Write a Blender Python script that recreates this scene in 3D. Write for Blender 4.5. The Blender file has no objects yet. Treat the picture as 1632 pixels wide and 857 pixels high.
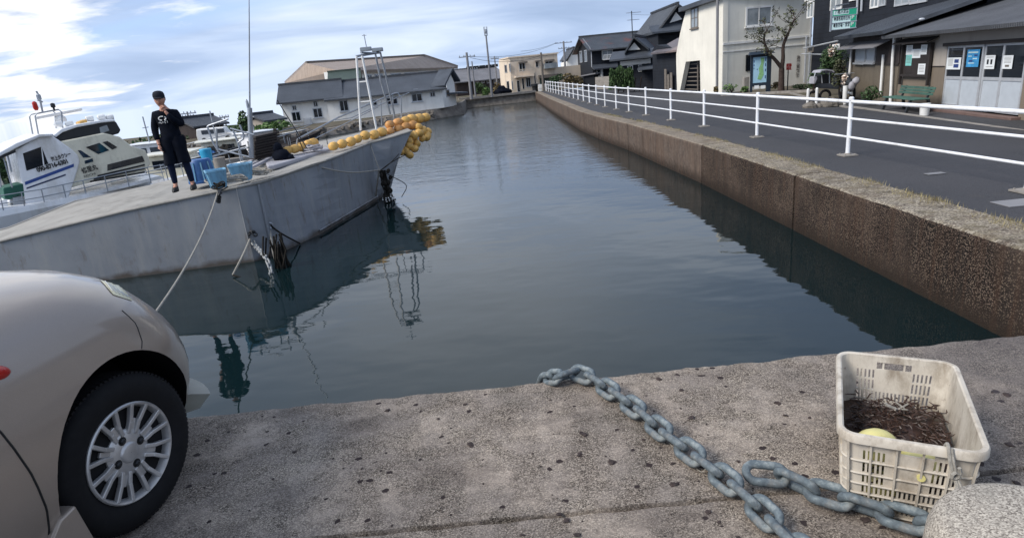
import bpy, bmesh, math, random
from mathutils import Vector, Matrix
R = math.radians
random.seed(7)
sc = bpy.context.scene
COL = sc.collection
# ---------------------------------------------------------------- camera
EYE = 1.5; FPX = 973.0; PITCH = R(17.6); ROLL = R(5.6)
cd = bpy.data.cameras.new('camera'); cam = bpy.data.objects.new('camera', cd); COL.objects.link(cam)
cd.sensor_width = 36; cd.lens = 36*FPX/1632; cd.clip_start = .05; cd.clip_end = 5000
_c, _s = math.cos(ROLL), math.sin(ROLL)
_U = Vector((0, math.sin(PITCH), math.cos(PITCH))); _F = Vector((0, math.cos(PITCH), -math.sin(PITCH))); _X = Vector((1, 0, 0))
cx = _X*_c - _U*_s; cy = _X*_s + _U*_c; cz = -_F
m = Matrix(((cx.x, cy.x, cz.x, 0), (cx.y, cy.y, cz.y, 0), (cx.z, cy.z, cz.z, EYE), (0, 0, 0, 1)))
cam.matrix_world = m; sc.camera = cam
sc.render.resolution_x = 1024; sc.render.resolution_y = 537
# ---------------------------------------------------------------- exposure
vs = sc.view_settings; vs.view_transform = 'Standard'; vs.look = 'None'; vs.gamma = 1; vs.use_curve_mapping = False
vs.exposure = 0.9
# ---------------------------------------------------------------- sun + sky
SUN_EL, SUN_AZ = R(42), R(-112)            # azimuth from +y towards +x
sd = bpy.data.lights.new('sun', 'SUN'); sd.energy = 2.0; sd.angle = R(24); sd.color = (1, .94, .86)
so = bpy.data.objects.new('sun', sd); COL.objects.link(so)
sdir = Vector((math.sin(SUN_AZ)*math.cos(SUN_EL), math.cos(SUN_AZ)*math.cos(SUN_EL), math.sin(SUN_EL)))
so.rotation_euler = sdir.to_track_quat('Z', 'Y').to_euler()
wo = bpy.data.worlds.new('World'); sc.world = wo; wo.use_nodes = True
nt = wo.node_tree; N = nt.nodes; L = nt.links
for n in list(N): N.remove(n)
out = N.new('ShaderNodeOutputWorld'); bg = N.new('ShaderNodeBackground'); bg.inputs['Strength'].default_value = .11
sky = N.new('ShaderNodeTexSky'); sky.sky_type = 'NISHITA'; sky.sun_disc = False; sky.sun_elevation = SUN_EL; sky.sun_rotation = SUN_AZ
sky.air_density = 1.0; sky.dust_density = .6; sky.ozone_density = 1.5
tc = N.new('ShaderNodeTexCoord'); sep = N.new('ShaderNodeSeparateXYZ'); L.new(tc.outputs['Generated'], sep.inputs[0])
def wm(op, a, b=None, clamp=False):
    n = N.new('ShaderNodeMath'); n.operation = op; n.use_clamp = clamp
    for i, v in enumerate((a, b)):
        if v is None: continue
        if isinstance(v, (int, float)): n.inputs[i].default_value = v
        else: L.new(v, n.inputs[i])
    return n.outputs[0]
zz = wm('ADD', wm('MAXIMUM', sep.outputs[2], 0.0), .16)
cmb = N.new('ShaderNodeCombineXYZ'); L.new(wm('DIVIDE', sep.outputs[0], zz), cmb.inputs[0]); L.new(wm('DIVIDE', sep.outputs[1], zz), cmb.inputs[1])
mp = N.new('ShaderNodeMapping'); mp.inputs['Location'].default_value = (3.1, 1.7, 0); mp.inputs['Scale'].default_value = (.55, .8, 1); mp.inputs['Rotation'].default_value = (0, 0, R(-12))
L.new(cmb.outputs[0], mp.inputs[0])
def wnoise(scale, detail, rough, dist, w=0):
    n = N.new('ShaderNodeTexNoise'); n.inputs['Scale'].default_value = scale; n.inputs['Detail'].default_value = detail
    n.inputs['Roughness'].default_value = rough; n.inputs['Distortion'].default_value = dist
    mm = N.new('ShaderNodeMapping'); mm.inputs['Location'].default_value = (w, w*.7, w*.3); L.new(mp.outputs[0], mm.inputs[0]); L.new(mm.outputs[0], n.inputs['Vector'])
    return n.outputs['Fac']
def wramp(fac, stops):
    r = N.new('ShaderNodeValToRGB'); e = r.color_ramp.elements
    while len(e) < len(stops): e.new(.5)
    for i, (p, c) in enumerate(stops): e[i].position = p; e[i].color = (*c, 1) if len(c) == 3 else c
    L.new(fac, r.inputs[0]); return r.outputs[0]
def wmix(f, a, b):
    n = N.new('ShaderNodeMix'); n.data_type = 'RGBA'
    if isinstance(f, (int, float)): n.inputs[0].default_value = f
    else: L.new(f, n.inputs[0])
    for k, v in ((6, a), (7, b)):
        if isinstance(v, tuple): n.inputs[k].default_value = (*v, 1)
        else: L.new(v, n.inputs[k])
    return n.outputs[2]
cover = wramp(wnoise(.8, 6, .5, .5), [(.24, (0, 0, 0)), (.40, (1, 1, 1))])
tone = wramp(wnoise(.95, 6, .5, .6, 5.3), [(.36, (1.5, 1.95, 2.9)), (.45, (2.2, 2.7, 3.75)), (.54, (3.3, 3.8, 4.7)), (.68, (5.0, 5.3, 5.8))])
band = wramp(sep.outputs[2], [(.0, (1, 1, 1)), (.22, (.35, .35, .35)), (.6, (0, 0, 0))])
skyc = wmix(.82, sky.outputs[0], (2.1, 3.1, 5.2))
cl = wmix(wm('MULTIPLY', cover, .95), skyc, tone)
pale = wmix(wm('MULTIPLY', band, .45), cl, (2.9, 3.8, 5.3))
dv = N.new('ShaderNodeVectorMath'); dv.operation = 'DOT_PRODUCT'; L.new(tc.outputs['Generated'], dv.inputs[0]); dv.inputs[1].default_value = Vector((-.64, .76, .10)).normalized()
gl = wm('ADD', dv.outputs['Value'], wm('MULTIPLY', wm('SUBTRACT', wnoise(2.4, 6, .55, .3, 9.1), .5), .16))
pale = wmix(wm('MULTIPLY', wramp(gl, [(.982, (0, 0, 0)), (1.0, (1, 1, 1))]), .85), pale, (6.0, 6.0, 6.1))
L.new(pale, bg.inputs['Color']); L.new(bg.outputs[0], out.inputs[0])

# ---------------------------------------------------------------- levels
ZQ = 0.0; ZR = -.5; ZW = -1.38; ZD = .02; ZB = -.7; ZL = -.8
def road_z(x): return ZR - .2*min(1, max(0, (x-6.5)/6))
def ray(px, py):
    dx = px-816; dy = py-428.5
    r = dx*_c - dy*_s; d = dx*_s + dy*_c
    return Vector((r, FPX*math.cos(PITCH) - d*math.sin(PITCH), -(FPX*math.sin(PITCH) + d*math.cos(PITCH))))
E0 = Vector((0, 0, EYE))
def at(px, py, z=None, y=None, x=None):
    r = ray(px, py)
    t = (z-EYE)/r.z if z is not None else (y/r.y if y is not None else x/r.x)
    return E0 + r*t
# ---------------------------------------------------------------- materials
def lin(h):
    h = h.lstrip('#'); o = []
    for i in (0, 2, 4):
        c = int(h[i:i+2], 16)/255
        o.append(c/12.92 if c <= .04045 else ((c+.055)/1.055)**2.4)
    return tuple(o)
MATS = {}
class MT:
    def __init__(s, name):
        s.m = bpy.data.materials.new(name); s.m.use_nodes = True; s.t = s.m.node_tree; s.N = s.t.nodes; s.L = s.t.links
        s.b = s.N['Principled BSDF']; s.tc = s.N.new('ShaderNodeTexCoord'); s.co = s.tc.outputs['Object']
    def vec(s, scale=(1, 1, 1), src=None, rot=(0, 0, 0)):
        n = s.N.new('ShaderNodeMapping'); n.inputs['Scale'].default_value = scale; n.inputs['Rotation'].default_value = rot; s.L.new(src or s.co, n.inputs[0]); return n.outputs[0]
    def noise(s, scale, detail=4, rough=.55, vec=None, dist=0):
        n = s.N.new('ShaderNodeTexNoise'); n.inputs['Scale'].default_value = scale; n.inputs['Detail'].default_value = detail
        n.inputs['Roughness'].default_value = rough; n.inputs['Distortion'].default_value = dist; s.L.new(vec or s.co, n.inputs['Vector']); return n.outputs['Fac']
    def vor(s, scale, feat='F1', vec=None, out='Distance', rnd=1):
        n = s.N.new('ShaderNodeTexVoronoi'); n.feature = feat; n.inputs['Scale'].default_value = scale; n.inputs['Randomness'].default_value = rnd
        s.L.new(vec or s.co, n.inputs['Vector']); return n.outputs[out]
    def ramp(s, f, stops):
        r = s.N.new('ShaderNodeValToRGB'); e = r.color_ramp.elements
        while len(e) < len(stops): e.new(.5)
        for i, (p, c) in enumerate(stops):
            if isinstance(c, (int, float)): c = (c, c, c)
            e[i].position = p; e[i].color = (*c[:3], 1)
        s.L.new(f, r.inputs[0]); return r.outputs[0]
    def math(s, op, a, b=None, clamp=False):
        n = s.N.new('ShaderNodeMath'); n.operation = op; n.use_clamp = clamp
        for i, v in enumerate((a, b)):
            if v is None: continue
            if isinstance(v, (int, float)): n.inputs[i].default_value = v
            else: s.L.new(v, n.inputs[i])
        return n.outputs[0]
    def mix(s, f, a, b, mode='MIX'):
        n = s.N.new('ShaderNodeMix'); n.data_type = 'RGBA'; n.blend_type = mode
        for k, v in ((0, f), (6, a), (7, b)):
            if isinstance(v, (int, float)): n.inputs[k].default_value = v if k == 0 else (v, v, v, 1)
            elif isinstance(v, tuple): n.inputs[k].default_value = (*v[:3], 1)
            else: s.L.new(v, n.inputs[k])
        return n.outputs[2]
    def sep(s, src=None):
        n = s.N.new('ShaderNodeSeparateXYZ'); s.L.new(src or s.co, n.inputs[0]); return n.outputs
    def set(s, col=None, rough=None, metal=None, spec=None, **k):
        for nm, v in (('Base Color', col), ('Roughness', rough), ('Metallic', metal), ('Specular IOR Level', spec)):
            if v is None: continue
            if isinstance(v, tuple): s.b.inputs[nm].default_value = (*v[:3], 1)
            elif isinstance(v, (int, float)): s.b.inputs[nm].default_value = v
            else: s.L.new(v, s.b.inputs[nm])
        for nm, v in k.items(): s.b.inputs[nm.replace('_', ' ')].default_value = v
        return s
    def bump(s, h, strength=.3, dist=.01, prev=None):
        n = s.N.new('ShaderNodeBump'); n.inputs['Strength'].default_value = strength; n.inputs['Distance'].default_value = dist
        s.L.new(h, n.inputs['Height'])
        if prev: s.L.new(prev, n.inputs['Normal'])
        s.L.new(n.outputs[0], s.b.inputs['Normal']); return n.outputs[0]
def simple(name, col, rough=.6, metal=0, var=.18, scale=6, dirt=None, spec=.5, bump=0, **k):
    """worn paint/plastic/metal: base colour with mottled variation and optional dirt colour"""
    if name in MATS: return MATS[name]
    if isinstance(col, str): col = lin(col)
    t = MT(name); f = t.noise(scale, 6, .6)
    a = tuple(min(1, c*(1+var)) for c in col); b = tuple(c*(1-var) for c in col)
    c = t.ramp(f, [(.3, b), (.7, a)])
    if dirt:
        d = lin(dirt) if isinstance(dirt, str) else dirt
        c = t.mix(t.ramp(t.noise(scale*.6, 8, .7, t.vec((1, 1, .35))), [(.5, 0), (.72, .75)]), c, d)
    t.set(c, t.ramp(t.noise(scale*2, 4), [(.3, max(0, rough-.08)), (.7, min(1, rough+.08))]), metal, spec, **k)
    if bump: t.bump(t.noise(scale*8, 5), bump, .01)
    MATS[name] = t.m; return t.m
def m_quay():
    t = MT('quay_concrete'); w = t.vec()
    fine = t.vor(250, out='Color', vec=w); fs = t.sep(fine)[0]
    big = t.noise(1.6, 6, .62); mid = t.noise(7, 6, .6)
    base = t.ramp(fs, [(0, lin('35302c')), (.25, lin('726c65')), (.6, lin('989087')), (1, lin('d8d1c5'))])
    tint = t.ramp(big, [(.33, lin('86807a')), (.48, lin('b3a8a0')), (.64, lin('dcd3c8'))])
    c = t.mix(.75, base, tint, 'MULTIPLY')
    c = t.mix(t.ramp(mid, [(.42, 0), (.68, .5)]), c, lin('9a9088'))
    c = t.mix(t.ramp(t.noise(3.3, 8, .7), [(.5, 0), (.68, .55)]), c, lin('c0b2a4'))
    c = t.mix(t.ramp(t.noise(1.9, 8, .72, t.vec((1, 1.7, 1))), [(.52, 0), (.66, .5)]), c, lin('5f5651'))
    # embedded dark stones, few and far between
    vc = t.vor(26, out='Color', vec=w); vd = t.vor(26, out='Distance', vec=w)
    rs = t.sep(vc)
    thr = t.math('MULTIPLY', t.math('GREATER_THAN', rs[0], .9), t.math('MULTIPLY', rs[1], .42))
    st = t.math('LESS_THAN', t.math('ADD', vd, t.math('MULTIPLY', t.math('SUBTRACT', t.noise(48, 4), .5), .75)), thr)
    c = t.mix(st, c, lin('332a2a'))
    # grime patch where wet and shaded growth collects near the right corner
    sx = t.sep()
    g = t.math('MULTIPLY', t.ramp(t.math('ADD', t.math('MULTIPLY', sx[0], .3), t.math('MULTIPLY', t.noise(2.2, 5), .5)), [(.72, 0), (.9, 1)]), .55)
    c = t.mix(g, c, lin('4a474a'))
    # damp, brownish band parallel with the casting joint
    c = t.mix(t.math('MULTIPLY', t.ramp(t.math('ABSOLUTE', t.math('ADD', sx[1], -1.62)), [(0, 1), (.2, 0)]), t.ramp(t.noise(5, 5), [(.4, 0), (.65, .45)])), c, lin('57504c'))
    t.set(c, .88, 0, .25)
    h = t.math('ADD', t.math('MULTIPLY', fs, .45), t.math('ADD', t.noise(55, 6, .7), t.math('MULTIPLY', t.noise(9, 4), 1.2)))
    h = t.math('SUBTRACT', h, t.math('MULTIPLY', st, .7))
    t.bump(h, .75, .006); return t.m
def m_wall(name, rough):
    t = MT(name); sx = t.sep()
    g = t.vor(62 if rough else 90, out='Distance'); gc = t.sep(t.vor(62 if rough else 90, out='Color'))[0]
    n1 = t.noise(1.3, 6, .6); n2 = t.noise(9, 6, .65)
    pit = t.ramp(t.math('ADD', g, t.math('MULTIPLY', t.noise(30, 4), .5)), [(.55, 0), (.82, 1)])
    base = t.ramp(gc, [(0, lin('3e3530')), (.5, lin('64564e')), (1, lin('887868'))]) if rough else t.ramp(n2, [(.3, lin('4e4640')), (.7, lin('6f635b'))])
    c = t.mix(t.ramp(n1, [(.35, 0), (.65, .55)]), base, lin('6b5a4e'))
    if rough: c = t.mix(t.math('MULTIPLY', pit, t.ramp(t.noise(.9, 4), [(.34, .45), (.58, .98)])), c, lin('1a1614'))
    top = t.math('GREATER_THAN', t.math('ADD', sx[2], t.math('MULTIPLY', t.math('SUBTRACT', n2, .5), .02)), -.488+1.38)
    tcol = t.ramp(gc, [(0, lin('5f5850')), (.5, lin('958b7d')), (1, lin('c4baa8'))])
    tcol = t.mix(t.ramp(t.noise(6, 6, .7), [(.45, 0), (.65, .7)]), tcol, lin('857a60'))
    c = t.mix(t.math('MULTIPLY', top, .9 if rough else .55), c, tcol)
    # tide band of weed and damp near the water
    lo = t.math('ADD', t.math('MULTIPLY', sx[2], 3.2), t.math('MULTIPLY', t.math('SUBTRACT', n2, .5), .9))
    c = t.mix(t.ramp(lo, [(.15, .92), (1.0, 0)]), c, lin('2f2721'))
    # rust coloured vertical runs
    run = t.noise(3, 6, .6, t.vec((1, 3.2, .18)))
    c = t.mix(t.ramp(run, [(.5, 0), (.7, .55)]), c, lin('4e3a2e'))
    dk = t.noise(2.1, 8, .7, t.vec((1, 1.6, .3)))
    c = t.mix(t.ramp(dk, [(.5, 0), (.7, .6)]), c, lin('2e2824'))
    t.set(c, .9, 0, .2)
    h = t.math('SUBTRACT', t.noise(24, 5, .7), t.math('MULTIPLY', pit, 1.0 if rough else .1))
    t.bump(h, .8 if rough else .35, .012); return t.m
def m_asphalt():
    t = MT('asphalt'); n = t.noise(.5, 6, .6); f = t.sep(t.vor(120, out='Color'))[0]
    c = t.ramp(n, [(.35, lin('2c2c2f')), (.65, lin('3a393c'))])
    c = t.mix(.35, c, t.ramp(f, [(0, lin('2c2d30')), (1, lin('66666a'))]))
    c = t.mix(t.ramp(t.noise(1.7, 7, .7), [(.6, 0), (.72, .45)]), c, lin('57524d'))
    t.set(c, .8, 0, .35); t.bump(f, .3, .004); return t.m
def m_water():
    t = MT('harbour_water'); sx = t.sep()
    t.set((.004, .0125, .0145), .012, 0, .8, IOR=1.34)
    far = t.ramp(t.math('DIVIDE', sx[1], 60), [(.22, 0), (.36, .3), (.55, 1)])
    side = t.math('MULTIPLY', t.noise(.10, 3, .6), 1.0)
    far = t.math('MULTIPLY', far, t.ramp(side, [(.36, .35), (.62, 1)]))
    slow = t.noise(.9, 2, .45, t.vec((1, 1.5, 1), rot=(0, 0, R(15))))
    wav = t.noise(2.6, 4, .55, t.vec((.75, 2.0, 1), rot=(0, 0, R(-8))))
    rip = t.noise(7, 3, .5, t.vec((.6, 2.2, 1), rot=(0, 0, R(5))))
    h = t.math('ADD', t.math('MULTIPLY', slow, .014), t.math('ADD', t.math('MULTIPLY', t.math('MULTIPLY', wav, far), .055), t.math('MULTIPLY', t.math('MULTIPLY', rip, far), .016)))
    h = t.math('ADD', h, t.math('MULTIPLY', wav, .0012))
    t.bump(h, 1.0, 1.0); return t.m
def m_hull():
    t = MT('hull_grey_steel'); n = t.noise(.8, 7, .6); v = t.noise(2.2, 7, .65, t.vec((2, 2, .25)))
    c = t.ramp(n, [(.3, lin('777c83')), (.7, lin('93979c'))])
    c = t.mix(t.ramp(v, [(.48, 0), (.66, .5)]), c, lin('9b9b99'))
    c = t.mix(t.ramp(t.noise(3.5, 8, .72, t.vec((1.5, 1.5, .4))), [(.56, 0), (.68, .6)]), c, lin('6a5d54'))
    z = t.sep()[2]
    lo = t.math('ADD', t.math('MULTIPLY', z, 4.5), t.math('MULTIPLY', t.math('SUBTRACT', t.noise(4, 6), .5), 1.4))
    c = t.mix(t.ramp(lo, [(.1, .85), (.6, 0)]), c, lin('4c4238'))
    t.set(c, .55, .1, .4); t.bump(t.noise(2, 6), .15, .03); return t.m
def m_tiles(name, c1, c2, rust=None):
    t = MT(name); uv = t.tc.outputs['UV']
    w = t.N.new('ShaderNodeTexWave'); w.bands_direction = 'X'; w.inputs['Scale'].default_value = 4.0; t.L.new(uv, w.inputs['Vector'])
    w2 = t.N.new('ShaderNodeTexWave'); w2.wave_profile = 'SAW'; w2.bands_direction = 'Y'; w2.inputs['Scale'].default_value = 3.0; t.L.new(uv, w2.inputs['Vector'])
    n = t.noise(.7, 6, .6); n3 = t.noise(9, 4)
    c = t.ramp(t.math('ADD', t.math('MULTIPLY', n, .7), t.math('MULTIPLY', n3, .3)), [(.35, lin(c1)), (.65, lin(c2))])
    c = t.mix(t.math('MULTIPLY', w.outputs['Fac'], .3), c, tuple(x*.45 for x in lin(c1)))
    if rust: c = t.mix(t.ramp(t.noise(.45, 5, .6), [(.5, 0), (.62, .8)]), c, lin(rust))
    t.set(c, .55, 0, .4)
    t.bump(t.math('ADD', w.outputs['Fac'], t.math('MULTIPLY', w2.outputs['Fac'], .6)), .6, .04); return t.m
def m_boards(name, col, pitch=.18, vert=False, var=.25, dirt=None):
    t = MT(name); uv = t.tc.outputs['UV']; s = t.sep(uv)
    k = t.math('FRACT', t.math('DIVIDE', s[0] if vert else s[1], pitch))
    gap = t.math('LESS_THAN', k, .1)
    n = t.noise(2.5, 6, .65, t.vec((1, 1, .4)))
    col = lin(col); c = t.ramp(n, [(.3, tuple(x*(1-var) for x in col)), (.7, tuple(min(1, x*(1+var)) for x in col))])
    if dirt: c = t.mix(t.ramp(t.noise(1.2, 7, .7), [(.5, 0), (.7, .6)]), c, lin(dirt))
    c = t.mix(t.math('MULTIPLY', gap, .6), c, tuple(x*.25 for x in col))
    t.set(c, .75, 0, .3); t.bump(t.math('SUBTRACT', t.math('MULTIPLY', n, .2), gap), .5, .015); return t.m
def m_plaster(name, col, stain='7a736a', amt=.5):
    t = MT(name); col = lin(col); n = t.noise(.6, 6, .6)
    c = t.ramp(n, [(.3, tuple(x*.88 for x in col)), (.7, tuple(min(1, x*1.06) for x in col))])
    st = t.noise(1.8, 8, .68, t.vec((1.3, 1.3, .16)))
    c = t.mix(t.ramp(st, [(.52, 0), (.74, amt)]), c, lin(stain))
    t.set(c, .85, 0, .25); t.bump(t.noise(30, 4), .12, .01); return t.m
def m_leaf(name, c1, c2):
    t = MT(name); oi = t.N.new('ShaderNodeNewGeometry')
    c = t.ramp(oi.outputs['Random Per Island'], [(0, lin(c1)), (.6, lin(c2)), (1, tuple(x*1.5 for x in lin(c2)))])
    t.set(c, .6, 0, .3); return t.m
M = dict(
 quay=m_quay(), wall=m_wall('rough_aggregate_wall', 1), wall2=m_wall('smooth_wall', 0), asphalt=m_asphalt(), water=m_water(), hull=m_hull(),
 deck=simple('deck_concrete', '98958f', .8, var=.12, scale=3, dirt='6b6862', spec=.3, bump=.3),
 rail=simple('rail_white_paint', 'e6e8ec', .35, var=.04, scale=5, dirt='b9b4ac'),
 galv=simple('galvanised', '9da2a8', .45, .6, var=.15), dark=simple('dark_metal', '26282b', .5, .3), blackp=simple('black_plastic', '0e0f11', .6),
 rubber=simple('tyre_rubber', '141416', .78, var=.2, scale=20, spec=.25), well=simple('wheel_well', '0a0a0b', .9, spec=.1),
 conc=simple('concrete', '8f8a84', .85, var=.15, scale=4, dirt='5a544e', spec=.25, bump=.4),
 pole=simple('pole_concrete', '7f7f82', .8, var=.12, scale=4),
 wire=simple('wire', '2b2d30', .6), rope=simple('rope', '9a968e', .9, var=.3, scale=60, spec=.1, bump=.5), roped=simple('rope_dark', '2b2926', .9, var=.4, scale=30, spec=.1),
 float=simple('float_yellow', 'e0b160', .55, var=.32, scale=5, dirt='8c6a42'), floato=simple('float_orange', 'cf9656', .55, var=.2, scale=5, dirt='7a553c'),
 glass=simple('window_glass', '1b2128', .06, var=.2, scale=.8, spec=.8), glassl=simple('window_glass_curtained', '8b9296', .12, var=.3, scale=1.5, spec=.8),
 alu=simple('aluminium_frame', 'b9bcc0', .4, .3, var=.1), white=simple('white_paint', 'e4e4e2', .45, var=.05, scale=3, dirt='b0a99e'),
 gel=simple('gelcoat', 'e9eaec', .25, var=.04, scale=2, dirt='b8b2a6'), cream=simple('gelcoat_cream', 'd8d3bf', .3, var=.06, scale=3, dirt='8f8878'),
 bluestripe=simple('stripe_blue', '23468a', .35, var=.1), navy=simple('stripe_navy', '1c2b52', .35, var=.1), ink=simple('ink_black', '17181c', .5), inkb=simple('ink_blue', '2a3f7a', .5),
 lblue=simple('plastic_light_blue', '7fb3d0', .45, var=.1, dirt='60686c'), tubblue=simple('tub_blue', '2c5c96', .5, var=.15, scale=4, dirt='20334c'), cyan=simple('plastic_cyan', '2f9bc4', .45),
 green=simple('bin_green', '155344', .6, var=.2), red=simple('red_lens', 'b3261e', .3), cloth=simple('black_cloth', '11151f', .9, var=.35, scale=14, spec=.1), cap=simple('cap_cloth', '2a2c33', .9, var=.2, scale=20, spec=.1),
 skin=simple('skin', 'b98670', .5, var=.08, scale=9), legg=simple('leggings', '151d33', .85, var=.2, scale=12, spec=.15), shoe=simple('shoe_black', '0c0c0e', .6),
 wood=simple('weathered_wood', '6d665f', .85, var=.25, scale=8), darkwood=simple('dark_wood', '2a2422', .8, var=.3, scale=6), tarp=simple('grey_tarp', '9b9aa0', .7, var=.12, scale=4),
 bark=simple('bark', '463c38', .9, var=.35, scale=12, spec=.1, bump=.8), stone=simple('bank_stone', '77716a', .9, var=.35, scale=3, dirt='4a4640', spec=.2, bump=1),
 earth=simple('earth', '5f594e', .95, var=.3, scale=1.2, dirt='4a4f38', spec=.1), hill=simple('hill_green', '35412c', .95, var=.4, scale=.12, dirt='27331f', spec=.1),
 leaf=m_leaf('leaf_dark', '1f2e1a', '3c5230'), leafl=m_leaf('leaf_light', '3b5429', '57703c'), leafd=m_leaf('leaf_sparse', '2c2a24', '4a4e36'), leafr=m_leaf('leaf_brown', '3b3a26', '6b5c3c'), flower=m_leaf('blossom', 'b58a6a', 'd8cfc4'),
 drygrass=m_leaf('dry_grass', '6b6142', '948963'),
 roofd=m_tiles('roof_dark_tiles', '34383f', '4c525b'), roofg=m_tiles('roof_grey_tiles', '3b4048', '50565f'), roofr=m_tiles('roof_dark_rust_tiles', '363b42', '4d535b', '6b4038'), roofb=m_tiles('roof_beige_sheet', '8a7b70', 'a39488'), roofs=m_tiles('roof_shop_sheet', '4a4c50', '63656a'),
 boards=m_boards('charred_boards', '20242c', .22), boardsb=m_boards('brown_boards', '3b3433', .2, True), ochre=m_boards('corrugated_ochre', '70675a', .09, True, .15, '4f473d'), beigeb=m_boards('beige_sheet_wall', '9c8b7c', .3, True),
 pwhite=m_plaster('plaster_white', 'e6e2d6', 'a8a498', .25), pwhite2=m_plaster('plaster_house', 'f0eee9', '9a958e', .25), pcream=m_plaster('plaster_cream', 'e3d3bf', '9a7f6a', .35), pgrey=m_plaster('plaster_grey', 'a8a097', '6f675e', .4), plow=m_plaster('plaster_lower', '7d7265', '554c41', .4),
 shut=simple('door_panel', 'b4bbc2', .45, var=.06), paper=simple('paper', 'dfe3e4', .8, var=.04), paperb=simple('poster_blue', '3a8fc4', .6, var=.35, scale=9), papert=simple('poster_teal', '7fc4bd', .7, var=.1),
 signg=simple('sign_green', '1f9a78', .4, var=.08), signw=simple('sign_pale', 'c3dcdc', .4, var=.05), signp=simple('sign_pink', 'd08a84', .5), mapblue=simple('map_blue', '9cc3d8', .45, var=.08), mapgreen=simple('map_green', '7fae7a', .5, var=.25, scale=12),
 benchg=simple('bench_green', '43665a', .6, var=.15, scale=5, dirt='35453f'),
)
def m_paint():
    t = MT('car_champagne'); n = t.noise(900, 2)
    c = t.ramp(n, [(.3, lin('92867b')), (.7, lin('a3968a'))])
    c = t.mix(t.ramp(t.noise(3, 7, .7), [(.5, 0), (.8, .25)]), c, lin('857a70'))
    t.set(c, .38, .4, .5); t.b.inputs['Coat Weight'].default_value = .85; t.b.inputs['Coat Roughness'].default_value = .1; return t.m
M['paint'] = m_paint()
def m_alloy():
    t = MT('alloy'); t.set(t.ramp(t.noise(14, 5), [(.3, lin('a8a7a6')), (.7, lin('c8c7c6'))]), .38, .6); return t.m
M['alloy'] = m_alloy()
def m_chain():
    t = MT('chain_galvanised'); n = t.noise(22, 7, .68)
    c = t.ramp(n, [(.3, lin('4a5157')), (.52, lin('69747a')), (.72, lin('a3a9a8'))])
    c = t.mix(t.ramp(t.noise(9, 6, .7), [(.54, 0), (.7, .6)]), c, lin('6a6058'))
    t.set(c, .75, .25, .3); t.bump(t.noise(90, 5, .7), .5, .003); return t.m
M['chain'] = m_chain()
def m_granite():
    t = MT('bollard_granite'); f = t.sep(t.vor(260, out='Color'))[0]
    c = t.ramp(f, [(0, lin('6a635b')), (.35, lin('958d83')), (.7, lin('b0a89c')), (1, lin('c6beb0'))])
    c = t.mix(t.ramp(t.noise(9, 6, .6), [(.5, 0), (.7, .55)]), c, lin('8a857c'))
    t.set(c, .85, 0, .25); t.bump(t.math('ADD', f, t.noise(40, 5)), .5, .004); return t.m
M['granite'] = m_granite()
def m_crate():
    t = MT('crate_plastic'); c = t.ramp(t.noise(5, 6), [(.3, lin('b4ab9d')), (.7, lin('cec7bb'))])
    c = t.mix(t.ramp(t.noise(11, 8, .72, t.vec((1, 1, .5))), [(.46, 0), (.66, .7)]), c, lin('796b5a'))
    c = t.mix(t.ramp(t.noise(45, 4, .7), [(.66, 0), (.7, .7)]), c, lin('5a4434'))
    t.set(c, .6, 0, .4); return t.m
M['crate'] = m_crate()
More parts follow.
